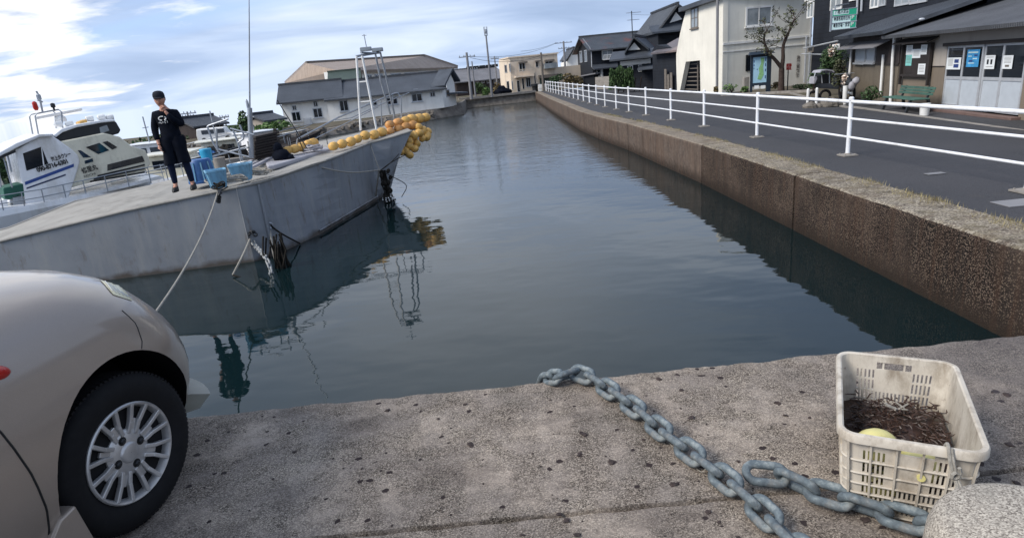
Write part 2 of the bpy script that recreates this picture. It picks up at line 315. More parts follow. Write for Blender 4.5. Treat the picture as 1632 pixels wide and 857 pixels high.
# ---------------------------------------------------------------- mesh builder
class MB:
    def __init__(s): s.v = []; s.f = []; s.mi = []; s.uv = []
    def face(s, idx, mi=0, uv=None): s.f.append(tuple(idx)); s.mi.append(mi); s.uv.append(uv)
    def add(s, vs, fs, mi=0):
        o = len(s.v); s.v += [Vector(v) for v in vs]
        for f in fs: s.face([o+i for i in f], mi)
        return s
    def obb(s, c, ax, ay, az, mi=0):
        c = Vector(c); vs = [c+ax*i+ay*j+az*k for k in (-.5, .5) for j in (-.5, .5) for i in (-.5, .5)]
        return s.add(vs, [(0, 2, 3, 1), (4, 5, 7, 6), (0, 1, 5, 4), (2, 6, 7, 3), (0, 4, 6, 2), (1, 3, 7, 5)], mi)
    def box(s, c, size, rz=0, mi=0):
        q = Matrix.Rotation(rz, 3, 'Z'); return s.obb(c, q@Vector((size[0], 0, 0)), q@Vector((0, size[1], 0)), Vector((0, 0, size[2])), mi)
    def bar(s, a, b, w, h, mi=0, up=Vector((0, 0, 1))):
        a, b = Vector(a), Vector(b); d = b-a
        if abs(d.normalized().dot(up)) > .99: up = Vector((0, 1, 0))
        x = d.cross(up).normalized(); z = x.cross(d).normalized(); return s.obb((a+b)/2, d, x*w, z*h, mi)
    def tube(s, pts, r, n=8, closed=False, mi=0):
        P = [Vector(p) for p in pts]; k = len(P); rr = r if isinstance(r, (list, tuple)) else [r]*k; o = len(s.v); prev = None
        for i, p in enumerate(P):
            if closed: d = P[(i+1) % k]-P[i-1]
            else: d = P[min(i+1, k-1)]-P[max(i-1, 0)]
            d = d.normalized() if d.length > 1e-9 else Vector((0, 0, 1))
            if prev is None:
                a = Vector((0, 0, 1)) if abs(d.z) < .9 else Vector((1, 0, 0)); x = d.cross(a).normalized()
            else:
                x = prev - d*prev.dot(d); x = x.normalized() if x.length > 1e-6 else d.orthogonal().normalized()
            prev = x; y = d.cross(x)
            for j in range(n):
                a = 2*math.pi*j/n; s.v.append(p + (x*math.cos(a)+y*math.sin(a))*rr[i])
        for i in range(k if closed else k-1):
            i2 = (i+1) % k
            for j in range(n): s.face((o+i*n+j, o+i*n+(j+1) % n, o+i2*n+(j+1) % n, o+i2*n+j), mi)
        if not closed:
            s.face([o+j for j in reversed(range(n))], mi); s.face([o+(k-1)*n+j for j in range(n)], mi)
        return s
    def lathe(s, c, prof, n=24, ax=Vector((0, 0, 1)), mi=0, cap=True, x=None):
        ax = Vector(ax).normalized(); x = x or ax.orthogonal().normalized(); y = ax.cross(x); c = Vector(c); o = len(s.v)
        for r, h in prof:
            for j in range(n):
                a = 2*math.pi*j/n; s.v.append(c+ax*h+(x*math.cos(a)+y*math.sin(a))*r)
        for i in range(len(prof)-1):
            for j in range(n): s.face((o+i*n+j, o+i*n+(j+1) % n, o+(i+1)*n+(j+1) % n, o+(i+1)*n+j), mi)
        if cap:
            s.face([o+j for j in reversed(range(n))], mi); s.face([o+(len(prof)-1)*n+j for j in range(n)], mi)
        return s
    def ball(s, c, r, ru=None, n=10, m=7, ax=None, mi=0):
        """ellipsoid; r along axis, ru across"""
        ru = ru or r; ax = Vector(ax).normalized() if ax else Vector((0, 0, 1))
        prof = [(max(1e-4, ru*math.sin(math.pi*i/m)), -r*math.cos(math.pi*i/m)) for i in range(m+1)]
        return s.lathe(c, prof, n, ax, mi, cap=False)
    def prism(s, poly, d, mi=0):
        """poly: world points of a planar outline, d: extrusion vector"""
        n = len(poly); P = [Vector(p) for p in poly]; D = Vector(d); o = len(s.v); s.v += P+[p+D for p in P]
        s.face([o+i for i in range(n)], mi); s.face([o+n+i for i in reversed(range(n))], mi)
        for i in range(n): j = (i+1) % n; s.face((o+i, o+n+i, o+n+j, o+j), mi)
        return s
    def quaduv(s, P, uv, mi=0):
        o = len(s.v); s.v += [Vector(p) for p in P]; s.face([o+i for i in range(len(P))], mi, uv); return s
    def build(s, name, mat, parent=None, smooth=False, org=None, bevel=0, fix=True):
        me = bpy.data.meshes.new(name)
        top = parent
        while top is not None and top.parent is not None: top = top.parent
        o = Vector(org) if org is not None else (top.location.copy() if (top is not None and top.get('_w')) else Vector())
        me.from_pydata([v-o for v in s.v], [], s.f)
        for mm in (mat if isinstance(mat, (list, tuple)) else [mat]): me.materials.append(mm)
        for p, k in zip(me.polygons, s.mi): p.material_index = k
        if any(u for u in s.uv):
            ul = me.uv_layers.new(name='UVMap')
            for p, u in zip(me.polygons, s.uv):
                if u:
                    for li, c in zip(p.loop_indices, u): ul.data[li].uv = c
        if fix and len(s.f) < 20000:
            bm = bmesh.new(); bm.from_mesh(me); bmesh.ops.recalc_face_normals(bm, faces=bm.faces); bm.to_mesh(me); bm.free()
        if smooth:
            for p in me.polygons: p.use_smooth = True
        ob = bpy.data.objects.new(name, me); COL.objects.link(ob)
        if parent is not None: ob.parent = parent
        if parent is None and org is not None: ob.location = o
        if bevel:
            b = ob.modifiers.new('bevel', 'BEVEL'); b.width = bevel; b.segments = 2; b.limit_method = 'ANGLE'; b.angle_limit = R(40)
        if smooth:
            try:
                me.set_sharp_from_angle(angle=R(40))
            except Exception: pass
        return ob
def tag(o, label, cat, group=None, kind=None):
    if label: o['label'] = label
    if cat: o['category'] = cat
    if group: o['group'] = group
    if kind: o['kind'] = kind
    return o
def thing(name, label, cat, loc=(0, 0, 0), group=None, world=True, rz=0):
    o = bpy.data.objects.new(name, None); COL.objects.link(o); o.location = loc; o.rotation_euler.z = rz; o.empty_display_size = .2
    if world: o['_w'] = 1            # parts are given in world coordinates
    return tag(o, label, cat, group)
def struct(mb, name, mat, **k):
    o = mb.build(name, mat, **k); o['kind'] = 'structure'; return o
def dup(root, loc, rz=None, label=None):
    r = root.copy(); COL.objects.link(r); r.location = loc
    if rz is not None: r.rotation_euler.z = rz
    if label: r['label'] = label
    for ch in root.children:
        c = ch.copy(); COL.objects.link(c); c.parent = r
        for g in ch.children: d = g.copy(); COL.objects.link(d); d.parent = c
    return r
def text_mesh(name, s, size, mat, parent, origin, u, v, n, width=None, ext=.002, bold=0):
    """real lettering: text turned into a thin mesh lying on a surface; u,v: world directions of the line and of up; n: outward"""
    cu = bpy.data.curves.new(name, 'FONT'); cu.body = s; cu.size = size; cu.extrude = ext; cu.offset = bold; cu.align_x = 'LEFT'
    ob = bpy.data.objects.new(name, cu); COL.objects.link(ob); dg = bpy.context.evaluated_depsgraph_get(); dg.update()
    me = bpy.data.meshes.new_from_object(ob.evaluated_get(dg)); bpy.data.objects.remove(ob); bpy.data.curves.remove(cu)
    me.name = name; me.materials.clear(); me.materials.append(mat)
    if len(me.vertices) == 0: return None
    xs = [w.co.x for w in me.vertices]; k = width/(max(xs)-min(xs)) if width else 1
    org = Vector(origin) - (parent.location if parent is not None and parent.get('_w') else Vector())
    for w in me.vertices: w.co = org + Vector(u)*(w.co.x-min(xs))*k + Vector(v)*w.co.y + Vector(n)*(w.co.z+ext)
    o = bpy.data.objects.new(name, me); COL.objects.link(o); o.parent = parent; return o
class Face:
    """vertical wall plane through ground points A and B (A left, B right as seen), for placing openings on it"""
    def __init__(s, A, B):
        s.A = Vector((A[0], A[1], 0)); s.B = Vector((B[0], B[1], 0)); s.u = (s.B-s.A).normalized(); s.len = (s.B-s.A).length
        s.n = Vector((s.u.y, -s.u.x, 0))
        if s.n.dot(-s.A) < 0: s.n = -s.n
    def uv(s, px, py):
        r = ray(px, py); t = (s.A-E0).dot(s.n)/r.dot(s.n); p = E0+r*t; return (p-s.A).dot(s.u), p.z
    def pt(s, u, z, off=0): return s.A + s.u*u + s.n*off + Vector((0, 0, z))
    def uvo(s, px, py, off):
        r = ray(px, py); t = (s.A+s.n*off-E0).dot(s.n)/r.dot(s.n); p = E0+r*t; return (p-s.A).dot(s.u), p.z
    def poly(s, pp, off=0): return [s.pt(*s.uv(*p), off) for p in pp]
    def slab(s, mb, u0, u1, z0, z1, o0, o1, mi=0):
        c = s.pt((u0+u1)/2, (z0+z1)/2, (o0+o1)/2); return mb.obb(c, s.u*(u1-u0), s.n*(o1-o0), Vector((0, 0, z1-z0)), mi)
    def wall(s, name, mat, parent, pts, depth, uvscale=1):
        """pts [(u,z)] outline, extruded backwards; front and back carry u,z as UV"""
        mb = MB(); n = len(pts); F_ = [s.pt(u, z) for u, z in pts]; D = -s.n*depth; o = 0; mb.v = F_+[p+D for p in F_]
        mb.face(range(n), 0, list(pts)); mb.face([n+i for i in reversed(range(n))], 0, [pts[i] for i in reversed(range(n))])
        for i in range(n):
            j = (i+1) % n; a = abs(pts[i][0]-pts[j][0]) > .01
            mb.face((i, n+i, n+j, j), 0, [(0, pts[i][1]), (depth, pts[i][1]), (depth, pts[j][1]), (0, pts[j][1])])
        return mb.build(name, mat, parent)
    def window(s, parent, r, nv=1, nh=0, frame='alu', glass='glass', fw=.06, sill=False, name='window', proud=.05):
        """r = (px0,py0,px1,py1) corners in the picture, or ('uv',u0,u1,z0,z1)"""
        if r[0] == 'uv': u0, u1, z0, z1 = r[1:]
        else:
            u0, za = s.uv(r[0], r[1]); u1, zb = s.uv(r[2], r[3]); z0, z1 = min(za, zb), max(za, zb); u0, u1 = min(u0, u1), max(u0, u1)
        fw = min(fw, (u1-u0)*.12); mb = MB()
        s.slab(mb, u0, u1, z0, z0+fw, 0, proud); s.slab(mb, u0, u1, z1-fw, z1, 0, proud)
        s.slab(mb, u0, u0+fw, z0+fw, z1-fw, 0, proud-.002); s.slab(mb, u1-fw, u1, z0+fw, z1-fw, 0, proud-.002)
        for i in range(nv): c = u0+(u1-u0)*(i+1)/(nv+1); s.slab(mb, c-fw*.4, c+fw*.4, z0+fw, z1-fw, 0, proud-.006)
        for i in range(nh): c = z0+(z1-z0)*(i+1)/(nh+1); s.slab(mb, u0+fw, u1-fw, c-fw*.3, c+fw*.3, 0, proud-.009)
        if sill: s.slab(mb, u0-.06, u1+.06, z0-.07, z0-.003, 0, proud+.06)
        w = mb.build(name, M[frame], parent); g = MB(); s.slab(g, u0+fw*.6, u1-fw*.6, z0+fw*.6, z1-fw*.6, .003, proud*.5)
        gg = g.build('pane', M[glass], None); gg.parent = w
        off = parent.location if parent is not None and parent.get('_w') else Vector()
        for v in gg.data.vertices: v.co -= off
        return w
def gable_roof(f, name, mat, parent, u0, u1, ze, zr, D, oe=.45, os=.35, th=.12, ridge=.5):
    """ridge parallel with the facade"""
    mb = MB(); k = (zr-ze)/(D*ridge); zf = ze-k*oe; kb = (zr-ze)/(D*(1-ridge)); zb = ze-kb*oe
    a0, a1 = u0-os, u1+os; yr = -D*ridge; L1 = math.hypot(D*ridge+oe, zr-zf)
    def slope(o1, z1, o2, z2):
        P = [f.pt(a0, z1, o1), f.pt(a1, z1, o1), f.pt(a1, z2, o2), f.pt(a0, z2, o2)]; Q = [p-Vector((0, 0, th)) for p in P]
        L = math.hypot(o1-o2, z2-z1); uv = [(0, 0), (a1-a0, 0), (a1-a0, L), (0, L)]
        o = len(mb.v); mb.v += P+Q; mb.face((o, o+1, o+2, o+3), 0, uv); mb.face((o+7, o+6, o+5, o+4), 0, uv)
        for i in range(4): j = (i+1) % 4; mb.face((o+i, o+4+i, o+4+j, o+j))
    slope(oe, zf, yr, zr); slope(-D-oe, zb, yr-.001, zr)
    mb.bar(f.pt(a0-.03, zr+.05, yr), f.pt(a1+.03, zr+.05, yr), .22, .16)
    return mb.build(name, mat, parent)
def end_triangle(f, name, mat, parent, u, ze, zr, D, th=.2, ridge=.5, right=True):
    P = [f.pt(u, ze, 0), f.pt(u, ze, -D), f.pt(u, zr-.1, -D*ridge)]
    mb = MB(); mb.prism(P, f.u*(-th if right else th)); return mb.build(name, mat, parent)
# ================================================================= SETTING
# water
mb = MB(); mb.add([(-75, -20, ZW), (6, -20, ZW), (6, 70, ZW), (-75, 70, ZW)], [(0, 1, 2, 3)])
struct(mb, 'water', M['water'])
# seabed not visible; quay in the foreground
def quay_edge(x): return 2.80 + .005*math.sin(x*9) + .004*math.sin(x*23+1) + .003*math.sin(x*61)*math.sin(x*17) + (.012*max(0, math.sin(x*5.1+.6))**8)
mb = MB(); xs = [-14+ i*.5 for i in range(22)] + [-3+i*.03 for i in range(260)]; xs = [x for x in xs if x < 4.68]+[4.68]
rows = []
for x in xs:
    e = quay_edge(x); j = random.uniform(-.004, .004)
    rows.append([(x, e, -2.6), (x, e, -.03+j), (x, e-.008+j, -.009), (x, e-.03, -.001+j*.3), (x, e-.12, 0), (x, 1.815+.003*math.sin(x*37), 0), (x, 1.808+j, -.03), (x, 1.795+j, -.03), (x, 1.788+.003*math.sin(x*29+2), 0), (x, -6, 0)])
o = 0
for r_ in rows: mb.v += [Vector(p) for p in r_]
n = len(rows[0])
for i in range(len(rows)-1):
    for k in range(n-1): mb.face((i*n+k, (i+1)*n+k, (i+1)*n+k+1, i*n+k+1))
struct(mb, 'quay', M['quay'], smooth=False)
# harbour wall (segments with open joints, core behind)
WP = [(4.70, -5), (4.70, 9.72), (4.68, 14.3), (4.42, 21.3), (4.10, 25.6), (3.92, 30), (3.96, 38), (3.98, 46), (4.1, 56), (4.2, 66)]
hw = thing('harbour_wall', 'long low concrete harbour wall running from the near quay to the far corner', 'wall', (4.7, 10, ZW))
ZT = ZR+.035
mb = MB(); seg = []
for i in range(len(WP)-1):
    (x0, y0), (x1, y1) = WP[i], WP[i+1]; d = Vector((x1-x0, y1-y0, 0)); Ls = d.length; d.normalize(); nn = Vector((d.y, -d.x, 0))
    g = .035 if i < 4 else .02; k = max(1, int(Ls/.25)); mi = 0 if i < 2 else 1; prev = None; o = len(mb.v); cnt = 0
    for q in range(k+1):
        s_ = g*.5 + (Ls-g)*q/k; p = Vector((x0, y0, 0))+d*s_; jj = random.uniform(-.012, .012) if mi == 0 else random.uniform(-.004, .004); je = random.uniform(-.02, .02) if q in (0, k) and i < 3 else 0
        w_ = .62 if i < 3 else .5
        prof = [(0.02, -2.6), (0, -1.6), (jj*.5, -.9), (jj, ZT-.06), (.012+jj, ZT-.018), (.045, ZT), (w_, ZT), (w_+.01, ZT-.3)]
        for a, z in prof: mb.v.append(p + nn*a + d*je*(1 if q == 0 else -1)*.5 + Vector((0, 0, z)))
        cnt += 1
    m_ = 8
    for q in range(cnt-1):
        for a in range(m_-1): mb.face((o+q*m_+a, o+(q+1)*m_+a, o+(q+1)*m_+a+1, o+q*m_+a+1), mi)
    mb.face([o+a for a in range(m_)], mi); mb.face([o+(cnt-1)*m_+a for a in reversed(range(m_))], mi)
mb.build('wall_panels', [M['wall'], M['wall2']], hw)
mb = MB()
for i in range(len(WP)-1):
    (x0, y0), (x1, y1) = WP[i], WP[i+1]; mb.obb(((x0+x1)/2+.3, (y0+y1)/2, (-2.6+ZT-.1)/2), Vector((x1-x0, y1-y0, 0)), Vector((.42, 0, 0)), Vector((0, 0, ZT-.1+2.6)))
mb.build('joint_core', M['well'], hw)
# road and land to the right and beyond
def wx(y):
    for (x0, y0), (x1, y1) in zip(WP, WP[1:]):
        if y <= y1: return x0+(x1-x0)*(y-y0)/(y1-y0)
    return WP[-1][0]
mb = MB(); ys = [-5, 0, 3, 6, 9, 12, 15, 18, 21, 24, 27, 30, 34, 38, 44, 50, 58, 66]
offs = [.55, 1, 2, 4, 6, 8, 10]
for y in ys:
    for k in offs: x = wx(y)+k; mb.v.append(Vector((x, y, road_z(x))))
n = len(offs)
for i in range(len(ys)-1):
    for k in range(n-1): mb.face((i*n+k, i*n+k+1, (i+1)*n+k+1, (i+1)*n+k))
struct(mb, 'road', M['asphalt'])
mb = MB(); mb.add([(4.75, 66, ZR-.004), (9, 66, ZR-.01), (14.5, 66, ZB-.01), (14.2, -5, ZB-.006), (14.6, -60, ZB-.01), (900, -60, ZB-.01), (900, 2400, ZB-.01), (4.75, 2400, ZR-.01)], [])
mb = MB()
mb.add([(13.6, -60, ZB-.008), (900, -60, ZB-.008), (900, 2400, ZB-.008), (13.6, 2400, ZB-.008)], [(0, 1, 2, 3)])
mb.add([(-4.6, 66.2, ZR-.02), (13.6, 66.2, ZR-.02), (13.6, 2400, ZR-.02), (-700, 2400, ZR-.02), (-22, 75, ZR-.02)], [(0, 1, 2, 3, 4)])
struct(mb, 'ground', M['earth'])
# left bank: land behind the boats, shore line from far left round to the far corner
SH = [(-75, 30), (-48, 34), (-26, 38), (-13.8, 40.5), (-11.2, 44.2), (-8.4, 48.3), (-4.9, 51.2), (-2.7, 54.2), (-3.0, 64.8), (4.3, 66.3)]
SZ = [-.8, -.8, -.85, -.95, -.9, -.75, -.6, -.52, ZR+.05, ZR+.05]
mb = MB(); n = len(SH)
for i, (x, y) in enumerate(SH): mb.v += [Vector((x, y, -2.6)), Vector((x, y, ZW+.02)), Vector((x-.35 if i < 8 else x, y+.35, SZ[i]-.02)), Vector((x-.7 if i < 8 else x, y+1, SZ[i]))]
for i in range(n-1):
    for k in range(3): mb.face((i*4+k, (i+1)*4+k, (i+1)*4+k+1, i*4+k+1))
struct(mb, 'shore_bank', M['stone'])
mb = MB(); top = [(x-.7 if i < 8 else x, y+1, SZ[i]) for i, (x, y) in enumerate(SH)]
mb.add([(-75, 42, ZL), *[]] + top + [(4.3, 75, ZR), (-20, 75, ZL), (-26, 60, ZL), (-50, 52, ZL)], [tuple(range(n+5))[::-1]])
struct(mb, 'bank_ground', M['earth'])
# boulders of the bank
mb = MB(); random.seed(3)
for i in range(2, 6):
    (x0, y0), (x1, y1) = SH[i], SH[i+1]; Ls = math.hypot(x1-x0, y1-y0)
    for k in range(int(Ls*4)):
        q = random.random(); r_ = random.uniform(.1, .28); o = len(mb.v)
        mb.ball((x0+(x1-x0)*q-random.uniform(0, .35), y0+(y1-y0)*q+random.uniform(-.1, .3), random.uniform(ZW, ZL)), r_*.7, r_, 6, 4, ax=(random.uniform(-1, 1), random.uniform(-1, 1), 1))
        for v in mb.v[o:]: v += Vector([random.uniform(-.04, .04) for _ in range(3)])
tag(mb.build('bank_stones', M['stone']), 'rough stones piled along the far bank below the white house', 'stones', kind='stuff')
# distant hills
def hill(name, pts, y, base, th=60):
    mb = MB(); P = []
    for px, py in pts: P.append(at(px, py, y=y))
    n = len(P); rows = []
    for k in range(7):
        f = k/6.0
        rows.append([Vector((p.x*(1+.0*f), p.y+(f-.35)*th, base+(p.z-base)*max(0, 1-abs(f-.35)/.65*(.9 if f > .35 else 1.85))**.7)) for p in P])
    for r_ in rows: mb.v += r_
    for i in range(6):
        for j in range(n-1): mb.face((i*n+j, i*n+j+1, (i+1)*n+j+1, (i+1)*n+j))
    o = mb.build(name, M['hill'], smooth=True); o['kind'] = 'structure'; return o
hill('hill', [(-260, 300), (-100, 285), (0, 262), (60, 250), (120, 238), (200, 224), (260, 212), (300, 203), (345, 200), (400, 196), (440, 193), (470, 190)], 56, ZL-1.2, 9)
# ================================================================= GUARD RAIL ON THE RIGHT
PX = [(1352, 248), (1207, 219), (1122, 202), (1068, 192), (1030, 184), (1001, 179), (980, 175), (963, 171), (949, 168)]
pb = [at(*p, z=ZR) for p in PX]
pb = [Vector((6.62, 3.6, ZR)), Vector((6.52, 7.4, ZR))] + pb
y = pb[-1].y; x = pb[-1].x
while y < 62: y += 2.35; x = 5.36 - .004*(y-33); pb.append(Vector((x, y, ZR)))
for i, p in enumerate(pb[2:11]): p.x = (6.36, 6.2, 6.06, 5.9, 5.76, 5.62, 5.52, 5.44, 5.38)[i]
gr = thing('guard_rail', 'white three bar pipe guard rail along the edge of the harbour road', 'railing', (6.4, 11, ZR))
for p in pb:
    p.z = ZR+.002; q = MB(); q.lathe(p, [(.037, 0), (.037, .985), (.044, .985), (.044, 1.03), (.026, 1.048)], 14)
    po = q.build('post', M['rail'], gr, smooth=True)
    q = MB(); q.box(p+Vector((0, 0, .012)), (.26, .26, .022)); q.lathe(p, [(.06, .02), (.05, .05)], 12)
    for a in (-1, 1):
        for b in (-1, 1): q.lathe(p+Vector((a*.09, b*.09, .02)), [(.013, 0), (.013, .02)], 6)
    w = q.build('base_plate', M['conc'], None); w.parent = po
    for v in w.data.vertices: v.co -= gr.location
for h, r_ in ((.965, .030), (.665, .0215), (.335, .0215)):
    q = MB(); pts = [p+Vector((0, 0, h)) for p in pb]; pts[0] = pts[0]
    q.tube(pts, r_, 10); q.build('rail_bar', M['rail'], gr, smooth=True)
# weeds on the inner edge of the wall
random.seed(11); q = MB()
for k in range(11000):
    y = 3.5+random.random()**1.6*24; e = wx(y)+.60-.26*random.random()**2.2+random.uniform(0, .06)
    dens = .5+.5*math.sin(y*1.3+math.sin(y*3.1)*2)
    if random.random() > dens: continue
    p = Vector((e, y, ZT-.02)); h = random.uniform(.015, .085); a = random.uniform(0, 6.28); l = Vector((math.cos(a), math.sin(a), 0))
    w_ = Vector((-l.y, l.x, 0))*.004; q.add([p-w_, p+w_, p+l*h*.5+Vector((0, 0, h))], [(0, 1, 2)])
tag(q.build('dry_grass', M['drygrass'], fix=False), 'dry grass and moss along the inner edge of the wall top', 'grass', kind='stuff')
# ================================================================= CAR
PH = R(8.3); car = thing('parked_car', 'beige silver small car parked with its front wheel near the quay edge', 'car', (-1.45, 2.0, 0), world=False, rz=-PH)
TB = [(.17, .52, -.05), (.2, .57, -.035), (.3, .63, 0), (.38, .66, .015), (.45, .675, .02), (.52, .67, .02), (.6, .65, .015), (.66, .62, .006), (.72, .58, -.005), (.77, .54, -.014), (.83, .49, -.032), (.88, .44, -.06), (.93, .35, -.105), (.965, .22, -.16), (.99, .05, -.23), (1.005, -.15, -.33), (1.01, -.3, -.42)]
def interp(z):
    for a, b in zip(TB, TB[1:]):
        if z <= b[0]:
            f = (z-a[0])/(b[0]-a[0]); return a[1]+(b[1]-a[1])*f, a[2]+(b[2]-a[2])*f
    return TB[-1][1:]
levels = []
for a, b in zip(TB, TB[1:]): levels += [a[0], (a[0]+b[0])/2]
levels.append(TB[-1][0])
def plan(z):
    sn, off = interp(z); hw_ = .74+off; P = []; rear = -2.75+max(0, .2-z)*.4+max(0, z-.8)*.5; a = .5+.1*max(0, z-.8)*3
    K = 26
    for k in range(K+1):        # front, right side (w=+) to left
        u = math.cos(math.pi*k/K); au = min(1, abs(u)); s_ = sn-a*(1-(1-au**2.5)**(1/2.5)); P.append((-.74+hw_*u, s_))
    P += [(-.74-hw_, s_) for s_ in (-.4, -.9, -1.4, -1.9, rear+.25)]
    P += [(-.74-hw_*.93, rear+.06), (-.74-hw_*.7, rear), (-.74, rear-.03), (-.74+hw_*.7, rear), (-.74+hw_*.93, rear+.06)]
    P += [(-.74+hw_, s_) for s_ in (rear+.25, -1.9, -1.4, -.9, -.4)]
    return P
bm_ = MB(); n = len(plan(.5))
for z in levels: bm_.v += [Vector((w, s_, z)) for w, s_ in plan(z)]
for i in range(len(levels)-1):
    for k in range(n): j = (k+1) % n; bm_.face((i*n+k, i*n+j, (i+1)*n+j, (i+1)*n+k))
bm_.face(list(range(n))); bm_.face([(len(levels)-1)*n+k for k in reversed(range(n))])
body = bm_.build('body', [M['paint'], M['well']], None, smooth=False)
cut = MB(); ARC = []
for s_ in (0, -2.27):
    for w0, w1 in ((-.26, .3), (-1.78, -1.22)): cut.lathe((w0, s_+.0, .325), [(.352, 0), (.352, w1-w0)], 56, Vector((1, 0, 0)), mi=1)
cutter = cut.build('cutter', [M['paint'], M['well']], None)
bo = body.modifiers.new('b', 'BOOLEAN'); bo.operation = 'DIFFERENCE'; bo.object = cutter; bo.solver = 'EXACT'
dg = bpy.context.evaluated_depsgraph_get(); dg.update()
me = bpy.data.meshes.new_from_object(body.evaluated_get(dg)); body.modifiers.clear(); body.data = me; me.name = 'body'
bpy.data.objects.remove(cutter); body.parent = car
for p in me.polygons: p.use_smooth = True
me.set_sharp_from_angle(angle=R(50))
from mathutils.bvhtree import BVHTree
bmx = bmesh.new(); bmx.from_mesh(me); bvh = BVHTree.FromBMesh(bmx); CW = Matrix.Translation(car.location) @ Matrix.Rotation(-PH, 4, 'Z'); CI = CW.inverted()
def drape(px, py, off=.003):
    r = (CI.to_3x3() @ ray(px, py)).normalized(); o = CI @ E0; h = bvh.ray_cast(o, r)
    if h[0] is None: return None
    nn = h[1] if h[1].dot(r) < 0 else -h[1]
    return h[0]+nn*off
def near(w, s_, z, off=.003):
    h = bvh.ray_cast(Vector((1.0, s_, z)), Vector((-1, 0, 0))); return h[0]+Vector((off, 0, 0)) if h[0] else Vector((w, s_, z))
def seam(pts, r_, mat, name='seam'):
    P = []
    for a, b in zip(pts, pts[1:]):
        for k in range(8): P.append(near(0, a[0]+(b[0]-a[0])*k/8, a[1]+(b[1]-a[1])*k/8, 0))
    P.append(near(0, *pts[-1], 0)); q = MB(); q.tube(P, r_, 6); return q.build(name, M[mat], car, smooth=True)
def patch(poly, mat, name, off=.004, nu=10):
    """picture-outline with four corners draped on the body: a,b,c,d"""
    a, b, c, d = poly; q = MB(); ok = True; G = []
    for i in range(nu+1):
        for j in range(nu+1):
            u, v = i/nu, j/nu; x = (a[0]*(1-u)+b[0]*u)*(1-v)+(d[0]*(1-u)+c[0]*u)*v; y = (a[1]*(1-u)+b[1]*u)*(1-v)+(d[1]*(1-u)+c[1]*u)*v
            p = drape(x, y, off*(.4+.6*min(1, 6*min(u, 1-u, v, 1-v)))); G.append(p)
    q.v = [g or Vector((-.3, .2, .8)) for g in G]; n = nu+1
    for i in range(nu):
        for j in range(nu):
            k = (i*n+j, i*n+j+1, (i+1)*n+j+1, (i+1)*n+j)
            if all(G[t] is not None for t in k): q.face(k)
    return q.build(name, M[mat], car, smooth=True)
M['lens'] = simple('headlight_lens', 'd2cba8', .3, var=.12, scale=40, spec=.6)
seam([(-.50, .97), (-.47, .8), (-.43, .66), (-.405, .5), (-.395, .36), (-.4, .27), (-.44, .23)], .0035, 'blackp', 'door_gap')
seam([(.165, .80), (.185, .74), (.17, .67), (.145, .64)], .0022, 'blackp', 'bumper_gap')
patch([(160, 447), (190, 452), (211, 480), (180, 470)], 'lens', 'headlight', .006)
for k in range(6):
    a = (166+k*6.5, 450+k*4.2); b = (178+k*6, 466+k*2.2); P = [drape(a[0]+(b[0]-a[0])*t/4, a[1]+(b[1]-a[1])*t/4, .007) for t in range(5)]
    if all(P): q = MB(); q.tube(P, .0016, 5); q.build('lens_rib', M['alu'], car)
q = MB(); c_ = near(0, -.365, .815, -.002); q.ball(c_, .052, .024, 14, 9, ax=(0, 1, -.35)); q.build('side_indicator', M['red'], car, smooth=True)
# sill skirt behind the wheel and front lip
q = MB(); q.prism([(.02, -.31, .315), (.03, -.29, .13), (.02, -1.9, .13), (.012, -1.9, .25), (.01, -.44, .245), (.015, -.37, .305)], (-.06, 0, 0)); q.build('sill', M['paint'], car, bevel=.008)
q = MB(); L_ = []
for k in range(4, 15):
    u = math.cos(math.pi*k/28); s_ = .665-.5*(1-(1-min(1, u)**2.5)**(1/2.5)); L_.append((-.74+.74*u, s_-.03))
for i, (w, s_) in enumerate(L_):
    g = Vector((w+.74, s_+.2, 0)).normalized()
    for d_, z in ((-.04, .30), (.008, .305), (.085, .275), (.03, .225), (-.04, .225)): q.v.append(Vector((w, s_, z))+g*d_)
for i in range(len(L_)-1):
    for k in range(5): q.face((i*5+k, i*5+(k+1) % 5, (i+1)*5+(k+1) % 5, (i+1)*5+k))
q.face([0, 1, 2, 3, 4]); q.face([(len(L_)-1)*5+k for k in (4, 3, 2, 1, 0)])
M['lip'] = simple('lip_plastic', '7c7d75', .5, var=.15); q.build('bumper_lip', M['lip'], car, smooth=True)
# cabin (mostly outside the picture)
q = MB(); gh = [(-.42, 1.0, -.08), (-1.05, 1.47, -.2), (-2.2, 1.45, -.2), (-2.72, 1.0, -.1)]
for s_, z, o_ in gh: q.v += [Vector((o_, s_, z)), Vector((-1.48-o_, s_, z))]
q.f = [(0, 1, 3, 2), (2, 3, 5, 4), (4, 5, 7, 6), (0, 2, 4, 6), (1, 7, 5, 3), (0, 6, 7, 1)]; q.mi = [0]*6; q.uv = [None]*6
q.build('cabin', M['paint'], car, bevel=.05)
q = MB(); q.add([(-.115, -.66, 1.05), (-.20, -1.1, 1.38), (-.20, -1.55, 1.38), (-.105, -1.55, 1.05)], [(0, 1, 2, 3)]); q.build('side_window', M['glass'], car)
q = MB(); q.add([(-.105, -1.62, 1.05), (-.20, -1.62, 1.38), (-.20, -2.15, 1.37), (-.12, -2.45, 1.05)], [(0, 1, 2, 3)]); q.build('side_window', M['glass'], car)
q = MB(); q.add([(-.2, -.46, 1.04), (-1.28, -.46, 1.04), (-1.2, -1.0, 1.44), (-.28, -1.0, 1.44)], [(0, 1, 2, 3)]); o_ = q.build('windscreen', M['glass'], car); o_.data.transform(Matrix.Translation((0, .012, .012)))
